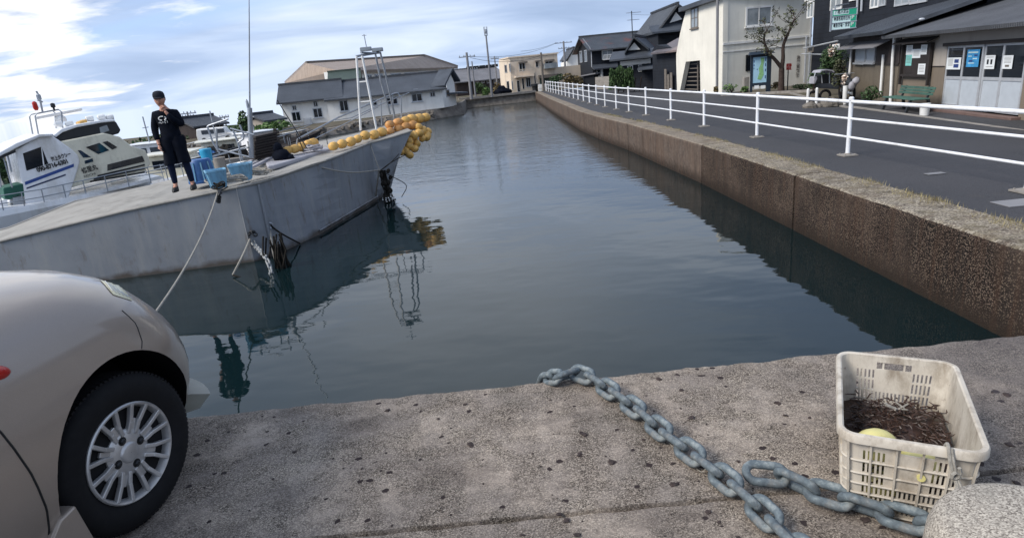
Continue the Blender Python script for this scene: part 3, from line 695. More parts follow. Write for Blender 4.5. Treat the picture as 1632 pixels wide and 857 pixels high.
# wheel
def make_wheel(w0, s_, parent, side=1, detail=True):
    X = Vector((side, 0, 0)); c = Vector((w0, s_, .297)); rt = .297
    q = MB(); q.lathe(c, [(.172, -.155), (.20, -.165), (.262, -.165), (.286, -.15), (rt, -.115), (rt, -.045), (.288, -.014), (.268, .002), (.235, .006), (.205, .0), (.184, -.012), (.178, -.03)], 96, X)
    tyre = q.build('tyre', M['rubber'], parent, smooth=True)
    q = MB()
    for k in range(96):      # tread sipes
        a = 2*math.pi*k/96; d = Vector((0, math.cos(a), math.sin(a))); t_ = Vector((0, -math.sin(a), math.cos(a)))
        q.obb(c+d*(rt-.0085)-X*.045, X*.05, t_*.012, d*.018)
    tr = q.build('tread', M['rubber'], None); tr.parent = tyre
    q = MB(); q.lathe(c, [(.186, -.02), (.1875, -.004), (.183, .0005), (.176, -.002), (.171, -.012), (.168, -.03), (.165, -.10)], 72, X, cap=False)
    rim = q.build('rim', M['alloy'], parent, smooth=True)
    q = MB(); q.lathe(c, [(.1, -.10), (.168, -.098), (.168, -.11), (.1, -.11)], 48, X, cap=False); q.lathe(c, [(.001, -.075), (.12, -.075), (.12, -.1), (.001, -.1)], 40, X, cap=False)
    br = q.build('brake_disc', M['dark'], parent, smooth=True)
    q = MB()
    for k in range(8):
        a = 2*math.pi*(k+.35)/8; d = Vector((0, math.cos(a), math.sin(a))); t_ = Vector((0, -math.sin(a), math.cos(a)))
        for sg in (-1, 1):
            p0 = c+d*.070+t_*sg*.016-X*.022; p1 = c+d*.112+t_*sg*.018-X*.017; p2 = c+d*.176+t_*sg*.034-X*.008
            for a_, b_ in ((p0, p1), (p1, p2)):
                dd = b_-a_; q.obb((a_+b_)/2, dd*1.04, X*.018, dd.cross(X).normalized()*.0155)
        q.obb(c+d*.10-X*.024, d*.05, X*.012, t_*.020)
    sp = q.build('spokes', M['alloy'], None, bevel=.003); sp.parent = rim
    q = MB(); q.lathe(c, [(.090, -.036), (.090, -.024), (.083, -.018), (.04, -.016), (.036, -.010), (.031, -.008), (.001, -.008)], 48, X, cap=False)
    hb = q.build('hub', M['alloy'], None, smooth=True); hb.parent = rim
    for k in range(4):
        a = R(14)+math.pi/2*k; d = Vector((0, math.cos(a), math.sin(a)))
        q = MB(); q.lathe(c+d*.058-X*.0145, [(.0165, -.002), (.0165, -.001)], 16, X, mi=0); q.lathe(c+d*.058-X*.017, [(.0105, 0), (.0105, .006), (.006, .009)], 6, X, mi=1)
        nu_ = q.build('wheel_nut', [M['blackp'], M['dark']], None); nu_.parent = rim
    return rim
wh = []
for w0, s_, sd_ in ((-.02, 0, 1), (-.02, -2.27, 1), (-1.46, 0, -1), (-1.46, -2.27, -1)):
    e = bpy.data.objects.new('wheel', None); COL.objects.link(e); e.parent = car; pv = Vector((w0, s_, 0)); e.matrix_local = Matrix.Translation(pv) @ Matrix.Rotation(-R(6) if s_ == 0 else 0, 4, 'Z') @ Matrix.Translation(-pv)
    # wheel > tyre, rim ; pieces of the rim are joined below so that the tree stays three deep
    r_ = make_wheel(w0, s_, e, sd_)
    for o_ in list(e.children):
        for ch in list(o_.children): ch.parent = e
q = MB(); q.box((-.74, -1.1, .22), (1.1, 3.0, .1)); q.build('underbody', M['well'], car)
# ================================================================= CHAIN ON THE QUAY
def link_mesh(name, L0, W0, r, mat, n=10, k=10):
    q = MB(); P = []; h = W0/2-r; a = L0/2-W0/2
    for i in range(k+1): t = -math.pi/2+math.pi*i/k; P.append(Vector((a+h*math.cos(t), h*math.sin(t), 0)))
    P.append(Vector((0, h, 0)))
    for i in range(k+1): t = math.pi/2+math.pi*i/k; P.append(Vector((-a+h*math.cos(t), h*math.sin(t), 0)))
    P.append(Vector((0, -h, 0)))
    q.tube(P, r, n, closed=True); o = q.build(name, M[mat], None, smooth=True); return o
def resample(P, step):
    out_ = [P[0].copy()]; acc = 0; cur = P[0].copy(); i = 1
    while i < len(P):
        d = (P[i]-cur).length
        if acc+d >= step: cur = cur+(P[i]-cur)*((step-acc)/d); out_.append(cur.copy()); acc = 0
        else: acc += d; cur = P[i].copy(); i += 1
    return out_
def spline(P, k=8):
    P = [Vector(p) for p in P]; Q = [P[0]*2-P[1]]+P+[P[-1]*2-P[-2]]; o = []
    for i in range(1, len(Q)-2):
        for j in range(k):
            t = j/k; a, b, c, d = Q[i-1:i+3]
            o.append(.5*((2*b)+(c-a)*t+(2*a-5*b+4*c-d)*t*t+(3*b-a-3*c+d)*t**3))
    o.append(P[-1]); return o
def make_chain(root, path, pitch, L0, W0, r, mat, rolls=(38, -48), seed=1, jit=6):
    random.seed(seed); pts = resample(spline(path), pitch); proto = None
    for i, (a, b) in enumerate(zip(pts, pts[1:])):
        d = (b-a).normalized(); up = Vector((0, 0, 1)); x = d; y = up.cross(x).normalized() if abs(d.z) < .95 else Vector((0, 1, 0)).cross(x).normalized(); z = x.cross(y)
        m = Matrix((x, y, z)).transposed().to_4x4(); m = m @ Matrix.Rotation(R(rolls[i % 2]+random.uniform(-jit, jit)), 4, 'X')
        if proto is None: o = proto = link_mesh('link', L0, W0, r, mat)
        else: o = proto.copy(); COL.objects.link(o)
        o.parent = root; m.translation = (a+b)/2-root.location; o.matrix_local = m
ch = thing('mooring_chain', 'thick grey galvanised chain running from the quay edge down the concrete', 'chain', (.3, 2.79, 0))
G = lambda px, py, z=.045: at(px, py, z=z)
path = [Vector((.08, 2.95, -.55)), Vector((.09, 2.87, -.2)), Vector((.12, 2.83, -.01)), G(890, 601, .045), G(925, 594), G(1000, 641), G(1060, 690), G(1130, 742), G(1200, 800), G(1262, 862), G(1330, 930)]
make_chain(ch, path, .098, .156, .096, .0152, 'chain', seed=4)
ch2 = thing('mooring_chain', 'thick grey chain branching off past the white crate to the stone bollard', 'chain', (.9, 1.8, 0))
path2 = [G(1196, 752, .06), G(1245, 757, .05), G(1300, 782, .05), G(1365, 800, .05), G(1430, 822, .05), G(1490, 838, .06), G(1560, 850, .06)]
make_chain(ch2, path2, .108, .168, .10, .0155, 'chain', rolls=(25, -62), seed=9)
# thin stray cord beside the chain
q = MB(); q.tube(spline([G(935, 606, .004), G(1000, 652, .004), G(1060, 700, .004), G(1112, 748, .004), G(1125, 747, .03)]), .0016, 5)
tag(q.build('stray_cord', M['rope']), 'thin pale cord lying along the left side of the chain', 'cord')
# ================================================================= STONE BOLLARD
bo_ = thing('bollard', 'squat round grey granite bollard at the right end of the quay', 'bollard', (1.22, 1.155, 0))
q = MB(); q.lathe((1.215, 1.165, 0), [(.245, 0), (.242, .18), (.237, .27), (.230, .297), (.216, .318), (.196, .327), (.001, .332)], 56, cap=False)
q.build('stone', M['granite'], bo_, smooth=True)
# ================================================================= CRATE
LN, WD, HT = .60, .375, .31
c_near = (at(1350, 697, z=HT)+at(1562, 712, z=HT))/2; c_far = (at(1342, 565, z=HT)+at(1515, 575, z=HT))/2
cdir = (c_far-c_near); cdir.z = 0; cdir.normalize(); cc = c_near+cdir*LN/2; CRZ = math.atan2(cdir.y, cdir.x)-math.pi/2
crate = thing('plastic_crate', 'worn white slatted plastic crate with seaweed and yellow floats inside', 'crate', (cc.x, cc.y, 0), world=False, rz=CRZ)
def rrect(w, l, r, z, step=.007):
    """points round a rounded rectangle with side tag"""
    P = []; hw_, hl = w/2, l/2
    def straight(a, b, tag_):
        a, b = Vector(a), Vector(b); k = max(1, round((b-a).length/step))
        for i in range(k): p = a+(b-a)*i/k; P.append((Vector((p.x, p.y, z)), tag_, i, k))
    def corner(cx_, cy_, a0):
        for i in range(5): a = a0+R(90)*i/5; P.append((Vector((cx_+r*math.cos(a), cy_+r*math.sin(a), z)), 'c', i, 5))
    straight((-hw_+r, -hl), (hw_-r, -hl), 'n'); corner(hw_-r, -hl+r, -R(90)); straight((hw_, -hl+r), (hw_, hl-r), 'e'); corner(hw_-r, hl-r, 0)
    straight((hw_-r, hl), (-hw_+r, hl), 'f'); corner(-hw_+r, hl-r, R(90)); straight((-hw_, hl-r), (-hw_, -hl+r), 'w'); corner(-hw_+r, -hl+r, R(180)); return P
base = rrect(WD, LN, .045, 0); n = len(base)
zl = [.008, .022, .05, .08, .086, .118, .126, .16, .167, .2, .208, .216, .24, .252, .258, .285, .31]
q = MB()
for z in zl:
    k = .90+.10*(z/HT)
    for p, *_ in base: q.v.append(Vector((p.x*k, p.y*(.93+.07*z/HT), z)))
def cutcell(tag_, i, k, zi):
    z = (zl[zi]+zl[zi+1])/2; f = (i+.5)/k
    if tag_ == 'c': return False
    slot = i % 2 == 0
    if tag_ in 'nf':
        if .258 < z < .285: return .30 < f < .70 if tag_ == 'f' else .42 < f < .74
        if .216 < z < .252 or .167 < z < .208: return slot and (.05 < f < .27 or .73 < f < .95) and not (.12 < (f*2) % .5 < .0)
        if .126 < z < .16 or .086 < z < .118: return slot and (.06 < f < .94) if z < .12 or tag_ == 'f' else slot and (.06 < f < .27 or .73 < f < .94)
        if .05 < z < .08 or .022 < z < .05: return slot and .06 < f < .94
    else:
        if .022 < z < .08: return slot and (f*4) % 1 > .12 and .04 < f < .96
        if .086 < z < .118: return slot and (f*4) % 1 > .12 and .04 < f < .96
    return False
for zi in range(len(zl)-1):
    for i in range(n):
        if cutcell(base[i][1], base[i][2], base[i][3], zi): continue
        j = (i+1) % n; q.face((zi*n+i, zi*n+j, (zi+1)*n+j, (zi+1)*n+i))
wl = q.build('side_walls', M['crate'], crate, fix=False); so_ = wl.modifiers.new('s', 'SOLIDIFY'); so_.thickness = .0035; so_.offset = -1
q = MB(); R0 = rrect(WD, LN, .045, HT); R1 = rrect(WD+.030, LN+.030, .058, HT)
prof = [(R0, .0), (R1, .0), (R1, -.022), (R0, -.022)]
def loopring(q, A, zA, B, zB):
    pass
ring = []
m_ = min(len(R0), len(R1))
def rr_loop(w, l, r, z, k=10):
    P = []
    for cx_, cy_, a0 in ((w/2-r, -l/2+r, -90), (w/2-r, l/2-r, 0), (-w/2+r, l/2-r, 90), (-w/2+r, -l/2+r, 180)):
        for i in range(k+1): a = R(a0+90*i/k); P.append(Vector((cx_+r*math.cos(a), cy_+r*math.sin(a), z)))
    return P
def rim_sweep(q, prof):
    loops = [rr_loop(WD+2*o_, LN+2*o_, .045+o_, z) for o_, z in prof]; n = len(loops[0]); o = len(q.v); k = len(loops)
    for lp in loops: q.v += lp
    for a in range(k):
        b = (a+1) % k
        for i in range(n): j = (i+1) % n; q.face((o+a*n+i, o+a*n+j, o+b*n+j, o+b*n+i))
rim_sweep(q, [(-.004, HT), (.001, HT+.004), (.012, HT+.003), (.016, HT-.003), (.016, HT-.026), (.012, HT-.026), (.011, HT-.006), (-.002, HT-.006)])
rm = q.build('rim', M['crate'], crate, smooth=True)
q = MB()
for z in (.212, .163, .122, .083, .012):
    k = .90+.10*(z/HT); o1 = -(1-k)*WD/2; 
    lo = [Vector((p.x*k, p.y*(.93+.07*z/HT), z)) for p in rr_loop(WD, LN, .045, z)]
    q.tube([p*1+Vector((p.x, p.y, 0)).normalized()*.004 for p in lo], .004, 6, closed=True)
for f in (-.30, -.1, .1, .30, -.48, .48):
    for sg in (-1, 1):
        a = Vector((f*WD*.9*.95, sg*LN/2*.935-sg*-.003, .01)); b = Vector((f*WD*.95, sg*(LN/2+.003), HT-.02)); q.bar(a, b, .006, .009, up=Vector((0, 1, 0)))
for f in (-.36, -.18, 0, .18, .36):
    for sg in (-1, 1):
        a = Vector((sg*(WD/2*.905+.003), f*LN*.95, .01)); b = Vector((sg*(WD/2+.003), f*LN, HT-.02)); q.bar(a, b, .006, .009, up=Vector((1, 0, 0)))
q.build('ribs', M['crate'], crate)
q = MB(); q.box((0, 0, .011), (WD*.9-.02, LN*.93-.02, .006)); q.build('floor_panel', M['crate'], crate)
# contents
CM = Matrix.Translation(crate.location) @ Matrix.Rotation(CRZ, 4, 'Z')
random.seed(21); q = MB()
def heap(x, y): return .135+.045*math.exp(-((x-.03)**2+(y-.08)**2)/.02)+.012*math.sin(x*40)*math.sin(y*31)
gx = 14; gy = 22
for i in range(gx+1):
    for j in range(gy+1):
        x = (i/gx-.5)*WD*.87; y = -.26+.52*j/gy; q.v.append(CM @ Vector((x, y, heap(x, y)-.02)))
for i in range(gx):
    for j in range(gy): q.face((i*(gy+1)+j, (i+1)*(gy+1)+j, (i+1)*(gy+1)+j+1, i*(gy+1)+j+1))
for k in range(620):
    x = random.uniform(-.42, .42)*WD*.93; y = random.uniform(-.24, .24); z = heap(x, y)-.015+random.random()*.04; a = random.uniform(0, 6.3); P = []; p = Vector((x, y, z)); L0 = random.uniform(.02, .055)
    for t in range(4):
        P.append(CM @ p.copy()); a += random.uniform(-.9, .9); p = p+Vector((math.cos(a)*L0/3, math.sin(a)*L0/3, random.uniform(-.006, .006)))
        p.x = max(-WD*.44, min(WD*.44, p.x)); p.y = max(-.265, min(.265, p.y))
    q.tube(P, [.0028, .003, .0025, .001], 4)
M['weed'] = simple('seaweed', '35231a', .5, var=.6, scale=60, dirt='4d3222', spec=.5)
tag(q.build('seaweed', M['weed'], fix=False), 'heap of dark brown seaweed filling the white crate', 'seaweed', kind='stuff')
q = MB(); q.ball((0, 0, .0), .075, .062, 20, 14, ax=(1, .2, 0)); q.lathe((-.078, -.016, 0), [(.012, -.006), (.012, .01)], 10, Vector((1, .2, 0)))
M['yfloat'] = simple('float_lemon', 'cfc684', .45, var=.12, scale=9, dirt='8a7f45')
f1 = q.build('net_float', M['yfloat'], None, smooth=True); tag(f1, 'yellow green float lying nearest the near left corner inside the crate', 'float', 'floats inside the crate'); f1.location = CM @ Vector((-.085, -.205, .212))
f2 = f1.copy(); COL.objects.link(f2); f2['label'] = 'yellow float showing through the hand hole in the near end of the crate'; f2.location = CM @ Vector((.035, -.215, .175)); f2.rotation_euler = (.3, .2, .9)
f3 = f1.copy(); COL.objects.link(f3); f3['label'] = 'yellow float low down behind the slots of the near end'; f3.location = CM @ Vector((-.09, -.20, .075)); f3.rotation_euler = (1, .2, 2)
q = MB()
for k in range(8):
    a = random.uniform(0, 6.3); b = random.uniform(0, 6.3); q.tube([CM @ Vector((.0+.02*math.cos(a)+.02*math.sin(b)*t, .10+.018*math.sin(a)+.02*math.cos(b)*t,   .205+.008*t)) for t in (-1, 0, 1)], .003, 5)
tag(q.build('rag', M['rope'], fix=False), 'small pale tangle of cord on top of the seaweed', 'cord')
# rope tied over the rim to the bollard
q = MB(); rp = [CM @ Vector((.085, -.27, .26)), CM @ Vector((.088, -.295, .318)), CM @ Vector((.09, -.315, .322)), CM @ Vector((.095, -.326, .29)), CM @ Vector((.105, -.34, .25)), CM @ Vector((.115, -.36, .225)), CM @ Vector((.13, -.40, .20)), Vector((1.42, 1.34, .14))]
q.tube(spline(rp), .0055, 7); q.tube(spline([p+Vector((.008, -.004, -.003)) for p in rp[2:]]), .005, 7)
kp = rp[4]; q.tube([kp+Vector((.012*math.cos(t*.9), -.012, .016*math.sin(t*.9)+t*.003-.01)) for t in range(9)], .0055, 6)
tag(q.build('crate_rope', M['rope']), 'short white rope tying the crate rim to the stone bollard', 'rope')
# pebbles / grit on the quay
random.seed(5); q = MB()
for k in range(170):
    p = at(random.choice((random.uniform(300, 1632), random.uniform(850, 1632))), random.uniform(600, 857), z=.002)
    if p.y > 2.7 or p.y < .8: continue
    r_ = .003+.014*random.random()**3
    o = len(q.v); q.ball(p, r_*.3, r_, 6, 4, ax=(random.uniform(-.3, .3), random.uniform(-.3, .3), 1))
    for v in q.v[o:]: v += Vector((random.uniform(-.45, .45)*r_, random.uniform(-.45, .45)*r_, 0))
M['grit'] = simple('grit', '3a302e', .9, var=.4, scale=90)
tag(q.build('grit', M['grit'], fix=False), 'scattered dark chips of stone on the concrete quay', 'grit', kind='stuff')
# ================================================================= GREY BARGE
def W2(p, z): return Vector((p.x, p.y, z))
D0 = at(-60, 402, y=10.5); D1 = at(0, 385, y=10.6); D2 = at(200, 336.5, y=10.9); D3 = at(345, 306, z=ZD); D4 = at(378, 299, z=ZD); D5 = at(411, 292, z=ZD)
D6 = at(492, 266, z=ZD+.02); D7 = at(535, 250.5, z=ZD+.06); D8 = at(591, 228, z=.12); D9 = at(625, 219, z=.2); DT = at(656, 209, z=.30)
FHL = Face(D1, D4); D0, D2, D3 = [FHL.pt(*FHL.uv(*p)) for p in ((-60, 402), (200, 336.5), (345, 306))]
Wc = at(380, 427, z=ZW); W5 = at(430, 410, z=ZW); W6 = at(482, 390, z=ZW); W8 = at(602, 318, z=ZW)
barge = thing('grey_barge', 'long grey steel work boat with flat deck and pointed bow moored across the harbour', 'boat', (D3.x, D3.y, ZW))
far = [at(648, 204, z=.30), at(620, 200, z=.26), at(560, 215, z=.15), at(500, 228, z=.06), at(455, 240, z=ZD), at(380, 262, z=ZD), at(300, 282, z=ZD-.02), at(240, 297, z=D2.z), at(120, 322, y=12.9), at(15, 364, y=11.9), at(-60, 384, y=11.6)]
near_ = [D0, D1, D2, D3, D4, D5, D6, D7, D8, D9, DT]
wl_ = [W2(D0, ZW), W2(D1, ZW), W2(D2, ZW), W2(D3, ZW), Wc, W5, None, None, W8, None, None]
wl_[4] = W2(D4, ZW); Wc = wl_[4]; wl_[5] = W5 = W2(D5, ZW)+Vector((.02, -.05, 0)); wl_[6] = W6+(W8-W6)*.18; wl_[7] = W6+(W8-W6)*.55
wl_[9] = W8+Vector((.02, .12, 0)); wl_[10] = W8+Vector((.03, .18, 0))
q = MB(); K = 6
cols = []
for a, b in zip(near_, wl_):
    c = [a]
    for k in range(1, K+1): c.append(a.lerp(b, k/K))
    c.append(b+(b-a)*.35); cols.append(c)
for p in far:
    b = W2(p, ZW); b = b.lerp(wl_[10], .75) if p in far[:1] else (b.lerp(Vector((-4.6, 15, ZW)), .25) if far.index(p) < 5 else b)
    c = [p]+[p.lerp(b, k/K) for k in range(1, K+1)]+[b+(b-p)*.35]; cols.append(c)
n = len(cols); m_ = K+2
for c in cols: q.v += c
for i in range(n):
    j = (i+1) % n
    for k in range(m_-1): q.face((i*m_+k, j*m_+k, j*m_+k+1, i*m_+k+1))
q.face([i*m_+m_-1 for i in range(n)])
q.build('hull', M['hull'], barge)
q = MB(); P = [p+Vector((0, 0, .012)) for p in near_+far]; q.v = P; c0 = len(P); 
q.prism([p+Vector((0, 0, -.02)) for p in near_+far], (0, 0, .028)); q.v = q.v[c0:]; q.f = [tuple(i-c0 for i in f) for f in q.f]
q.build('deck', M['deck'], barge)
q = MB(); q.tube([p+Vector((0, 0, .005)) for p in near_[1:]], .028, 8); q.tube([p+Vector((0, 0, .005)) for p in far], .03, 8); q.build('rub_strip', M['deck'], barge, smooth=True)
q = MB()
for a, b in ((D4, Wc),): q.tube([a+Vector((-.01, -.012, 0)), a.lerp(b, .7)+Vector((-.01, -.012, 0))], .012, 6)
q.tube([D5+Vector((.012, -.015, -.02)), D5.lerp(W5, .5)+Vector((.01, -.02, 0)), W5+Vector((.0, -.02, 0))], .03, 6)
q.tube([wl_[6]+Vector((.02, -.01, .09)), W8+Vector((.02, -.01, .09))], .022, 6)
q.build('weld_seam', M['hull'], barge)
def on(px, py, z=ZD+.02): return at(px, py, z=z)
def dep(px, py, y): return at(px, py, y=y)
# bow gantry: ladder mast, legs, lamps
q = MB(); yb = 16.6
def tb(q, pts, r, y, n=7): q.tube([dep(*p, y) if len(p) == 2 else dep(p[0], p[1], p[2]) for p in pts], r, n)
tb(q, [(568, 90), (575, 208)], .03, yb); tb(q, [(577, 89), (600, 206)], .03, yb)
for f in (.35, .62): tb(q, [(568+7*f, 90+118*f), (577+23*f, 89+117*f)], .018, yb)
q.build('ladder_mast', M['white'], barge, smooth=True)
q = MB(); tb(q, [(575, 84, 16.7), (598, 85, 17.2), (607, 130, 17.3), (622, 182, 17.5)], .028, yb); tb(q, [(606, 84, 17.6), (617, 130, 17.7), (629, 185, 17.9)], .028, yb); tb(q, [(568, 90, 16.6), (598, 85, 17.2), (606, 84, 17.6)], .03, yb)
q.build('gantry_legs', M['galv'], barge, smooth=True)
for (x, y, d) in ((583, 78.5, 17), (601.5, 79.5, 17.4)):
    c = dep(x, y, d); q = MB(); q.box(c, (.30, .16, .10), R(8)); lp = q.build('flood_lamp', M['galv'], barge, bevel=.02)
    q = MB(); q.box(c+Vector((0, -.085, 0)), (.25, .012, .07), R(8)); l2 = q.build('lamp_glass', M['glassl'], None); l2.parent = lp
    for v in l2.data.vertices: v.co -= barge.location
q = MB(); tb(q, [(584, 75), (580, 55)], .012, 17); tb(q, [(577, 57), (584, 56.5)], .008, 17); q.build('antenna', M['galv'], barge)
# bow hand rails
q = MB(); q.tube([dep(474, 222, 15.2), dep(540, 187, 16.6), dep(629, 149, 18.2), dep(634, 148.5, 18.4), dep(639, 156, 18.4), dep(640, 188, 18.4)], .022, 8)
q.tube([dep(474, 222, 15.2), dep(472, 237, 15.2)], .018, 6)
for x, y0, y1, d in ((572, 172, 209, 17), (607, 160, 200, 17.7), (626, 152, 190, 18.1), (573, 173, 210, 17.0)): q.tube([dep(x, y0, d), dep(x+1.5, y1, d)], .016, 6)
q.tube([dep(534, 192, 16), dep(560, 188, 16.7), dep(604, 168, 17.6), dep(652, 148, 18.6)], .013, 6); q.tube([dep(500, 222, 15.6), dep(549, 198, 16.4), dep(602, 171, 17.5)], .014, 6)
q.tube([dep(500, 222, 15.6), dep(495, 240, 15.4)], .014, 6)
q.build('hand_rail', M['galv'], barge, smooth=True)
q = MB(); q.tube([dep(442, 160, 15), dep(470, 205, 15), dep(490, 238, 15)], .012, 6); q.tube([dep(472, 213, 15), dep(484, 240, 15.0)], .012, 6); q.tube([dep(500, 223, 15.6), dep(518, 205, 15.9), dep(522, 230, 15.8)], .01, 6); q.build('stay_wire', M['dark'], barge)
# mooring post on deck, with cross bar
c = on(354, 276); q = MB(); q.lathe(c, [(.135, 0), (.13, .05), (.12, .30), (.13, .32), (.13, .34)], 24); ps = q.build('mooring_post', M['conc'], barge, smooth=True)
q = MB(); q.bar(dep(303, 255, c.y), dep(392, 232, c.y+.4), .10, .035); q.build('cross_bar', M['dark'], barge)
# pipe frame
q = MB(); F_ = lambda l, d: [dep(300+x/6.594, 170+y/6.594, d) for x, y in l]
for l in ([(200, 210), (260, 380), (330, 490)], [(200, 215), (215, 200), (420, 130)], [(300, 230), (300, 400), (320, 480)], [(470, 250), (520, 370), (570, 560)], [(540, 190), (585, 300), (580, 340), (520, 380)], [(320, 450), (480, 490), (640, 530)], [(440, 230), (690, 295)]): q.tube(F_(l, 12.6), .018, 7)
q.build('pipe_frame', M['galv'], barge, smooth=True)
# tall aerial pole
q = MB(); q.tube([dep(401, 252, 14), dep(398, 172, 14)], [.055, .05], 10); q.tube([dep(398, 172, 14), dep(397, 20, 14), dep(396.5, -60, 14)], [.02, .012, .006], 8)
q.lathe(dep(394, 165, 14), [(.03, -.1), (.03, .04), (.01, .09)], 8); q.build('aerial_pole', M['galv'], barge, smooth=True)
# ---- loose things on the deck
def bin_box(name, label, cat, c, w, d, h, mat, rz, taper=.85, group=None, rim=True):
    t = thing(name, label, cat, c, group, world=False, rz=rz); q = MB(); k = taper
    rings = [(w*k, d*k, 0), (w, d, h)]; r_ = min(w, d)*.12; n = 24; o = 0
    def lp(w, d, z): 
        P = []
        for a, b, a0 in ((1, -1, -90), (1, 1, 0), (-1, 1, 90), (-1, -1, 180)):
            for i in range(6): t_ = R(a0+90*i/5); P.append(Vector((a*(w/2-r_)+r_*math.cos(t_), b*(d/2-r_)+r_*math.sin(t_), z)))
        return P
    Ls = [lp(w*k, d*k, 0), lp(w*.98, d*.98, h*.9), lp(w*1.05, d*1.05, h*.9), lp(w*1.05, d*1.05, h), lp(w*.95, d*.95, h), lp(w*k*.93, d*k*.93, .03)]
    for l in Ls: q.v += l
    for a in range(len(Ls)-1):
        for i in range(24): j = (i+1) % 24; q.face((a*24+i, a*24+j, (a+1)*24+j, (a+1)*24+i))
    q.face(range(24)); q.face([5*24+i for i in range(24)]); q.build('shell', M[mat], t, smooth=True)
    q = MB()
    for f in (-.33, 0, .33):
        for sg in (-1, 1): q.bar((f*w*k, sg*d*k/2, .01), (f*w, sg*d*.49, h*.88), .015, .02, up=Vector((0, 1, 0))); q.bar((sg*w*k/2, f*d*k, .01), (sg*w*.49, f*d, h*.88), .015, .02, up=Vector((1, 0, 0)))
    q.build('ribs', M[mat], t); return t
bin_box('plastic_box', 'light blue plastic box left of the grey mooring post', 'box', on(349, 299), .34, .30, .33, 'lblue', .5, .72, 'light blue boxes on the barge deck')
bin_box('plastic_box', 'light blue plastic box right of the grey mooring post', 'box', on(388, 287), .40, .34, .32, 'lblue', .2, .72, 'light blue boxes on the barge deck')
q = thing('deck_tub', 'dark blue upturned plastic tub behind the standing person', 'tub', on(325, 290), world=False, rz=.2)
mb = MB(); mb.lathe((0, 0, 0), [(.27, 0), (.275, .04), (.25, .05), (.22, .40), (.19, .45), (.001, .46)], 28, cap=False); mb.build('shell', M['tubblue'], q, smooth=True)
mb = MB()
for k in range(10): a = k*.63; mb.bar((.262*math.cos(a), .262*math.sin(a), .05), (.225*math.cos(a), .225*math.sin(a), .40), .02, .02)
mb.build('ribs', M['lblue'], q)
q = MB(); c = dep(329, 248, 13); q.lathe(c-Vector((0, 0, .12)), [(.10, 0), (.115, .2), (.12, .24), (.11, .26)], 16); tag(q.build('bucket', M['cyan'], None, smooth=True), 'bright cyan plastic bucket behind the cross bar', 'bucket')
# stack of dark boards
t = thing('board_stack', 'tall stack of dark boards standing beside the aerial pole', 'boards', dep(420, 250, 14.6))
for k in range(9):
    y0 = 247-k*4.2; q = MB(); a = dep(401+random.uniform(-1, 1), y0+6, 14.4); b = dep(439+random.uniform(-1, 1), y0-2.5, 14.8); q.bar(a, b, .4, .045); q.build('board', M['darkwood'], t)
q = MB(); a = dep(438, 205, 14.7); b = dep(440, 250, 14.7); q.bar(a, b, .06, .06); q.build('upright', M['darkwood'], t)
for i, (x0, y0, x1, y1) in enumerate(((393, 262, 411, 249), (394, 266, 433, 246), (397, 269, 437, 249))):
    q = MB(); q.bar(on(x0, y0, ZD+.08+i*.02), on(x1, y1, ZD+.12+i*.02), .09, .05); o_ = q.build('plank', M['tarp'], None); tag(o_, ('short grey plank at the back of the plank pile', 'long grey plank in the middle of the plank pile', 'long grey plank at the front of the plank pile')[i], 'plank', 'grey planks on the barge deck')
# black net bundle
q = MB(); c = dep(449, 249, 14.2); q.ball(c, .17, .2, 12, 8); q.ball(c+Vector((-.06, .02, .18)), .13, .10, 10, 7); q.ball(c+Vector((.15, 0, -.05)), .1, .13, 10, 7)
for v in q.v: v += Vector([random.uniform(-.014, .014) for _ in range(3)])
tag(q.build('net_bundle', M['cloth'], None, smooth=True), 'lumpy black bundle of netting beside the dark boards', 'net bundle')
# tarp strips
q = MB(); P = [on(424, 266), on(440, 259), on(470, 253), on(492, 246), on(520, 240), on(529, 243), on(498, 252), on(470, 261), on(440, 270), on(428, 272)]
q.prism(P, (0, 0, .10)); tag(q.build('folded_tarp', M['tarp'], None, bevel=.03), 'pale grey folded tarpaulin lying along the barge bow', 'tarpaulin')
# rope piles
def rope_pile(name, label, cx_, cy_, z, n, R_, mat, seed, r=.013, sq=.55):
    random.seed(seed); q = MB(); c = on(cx_, cy_, z)
    for k in range(n):
        a0 = random.uniform(0, 6.3); rr_ = random.uniform(.35, 1)*R_; o_ = Vector((random.uniform(-.4, .4)*R_*1.2, random.uniform(-.3, .3)*R_, random.uniform(0, .07)))
        P = [c+o_+Vector((rr_*math.cos(a0+t*.55)*1.25, rr_*math.sin(a0+t*.55)*.8, .02+.02*math.sin(t*1.3+k)+.004*k)) for t in range(random.randint(6, 12))]
        q.tube(spline(P, 3), r, 6)
    return tag(q.build(name, M[mat], None, smooth=True, fix=False), label, 'rope')
rope_pile('rope_pile', 'loose pile of thick pale rope round the foot of the mooring post', 368, 291, ZD+.05, 9, .26, 'rope', 2, .016)
rope_pile('rope_pile', 'tangle of thin dark rope beside the corner of the barge', 408, 281, ZD+.03, 14, .24, 'rope', 5, .009)
rope_pile('rope_pile', 'pale coil of rope on the tarpaulin near the bow', 503, 240, ZD+.15, 12, .2, 'tarp', 8, .02)
rope_pile('rope_pile', 'black chain and rope heap at the deck edge corner', 352, 302, ZD+.02, 8, .12, 'roped', 12, .012)
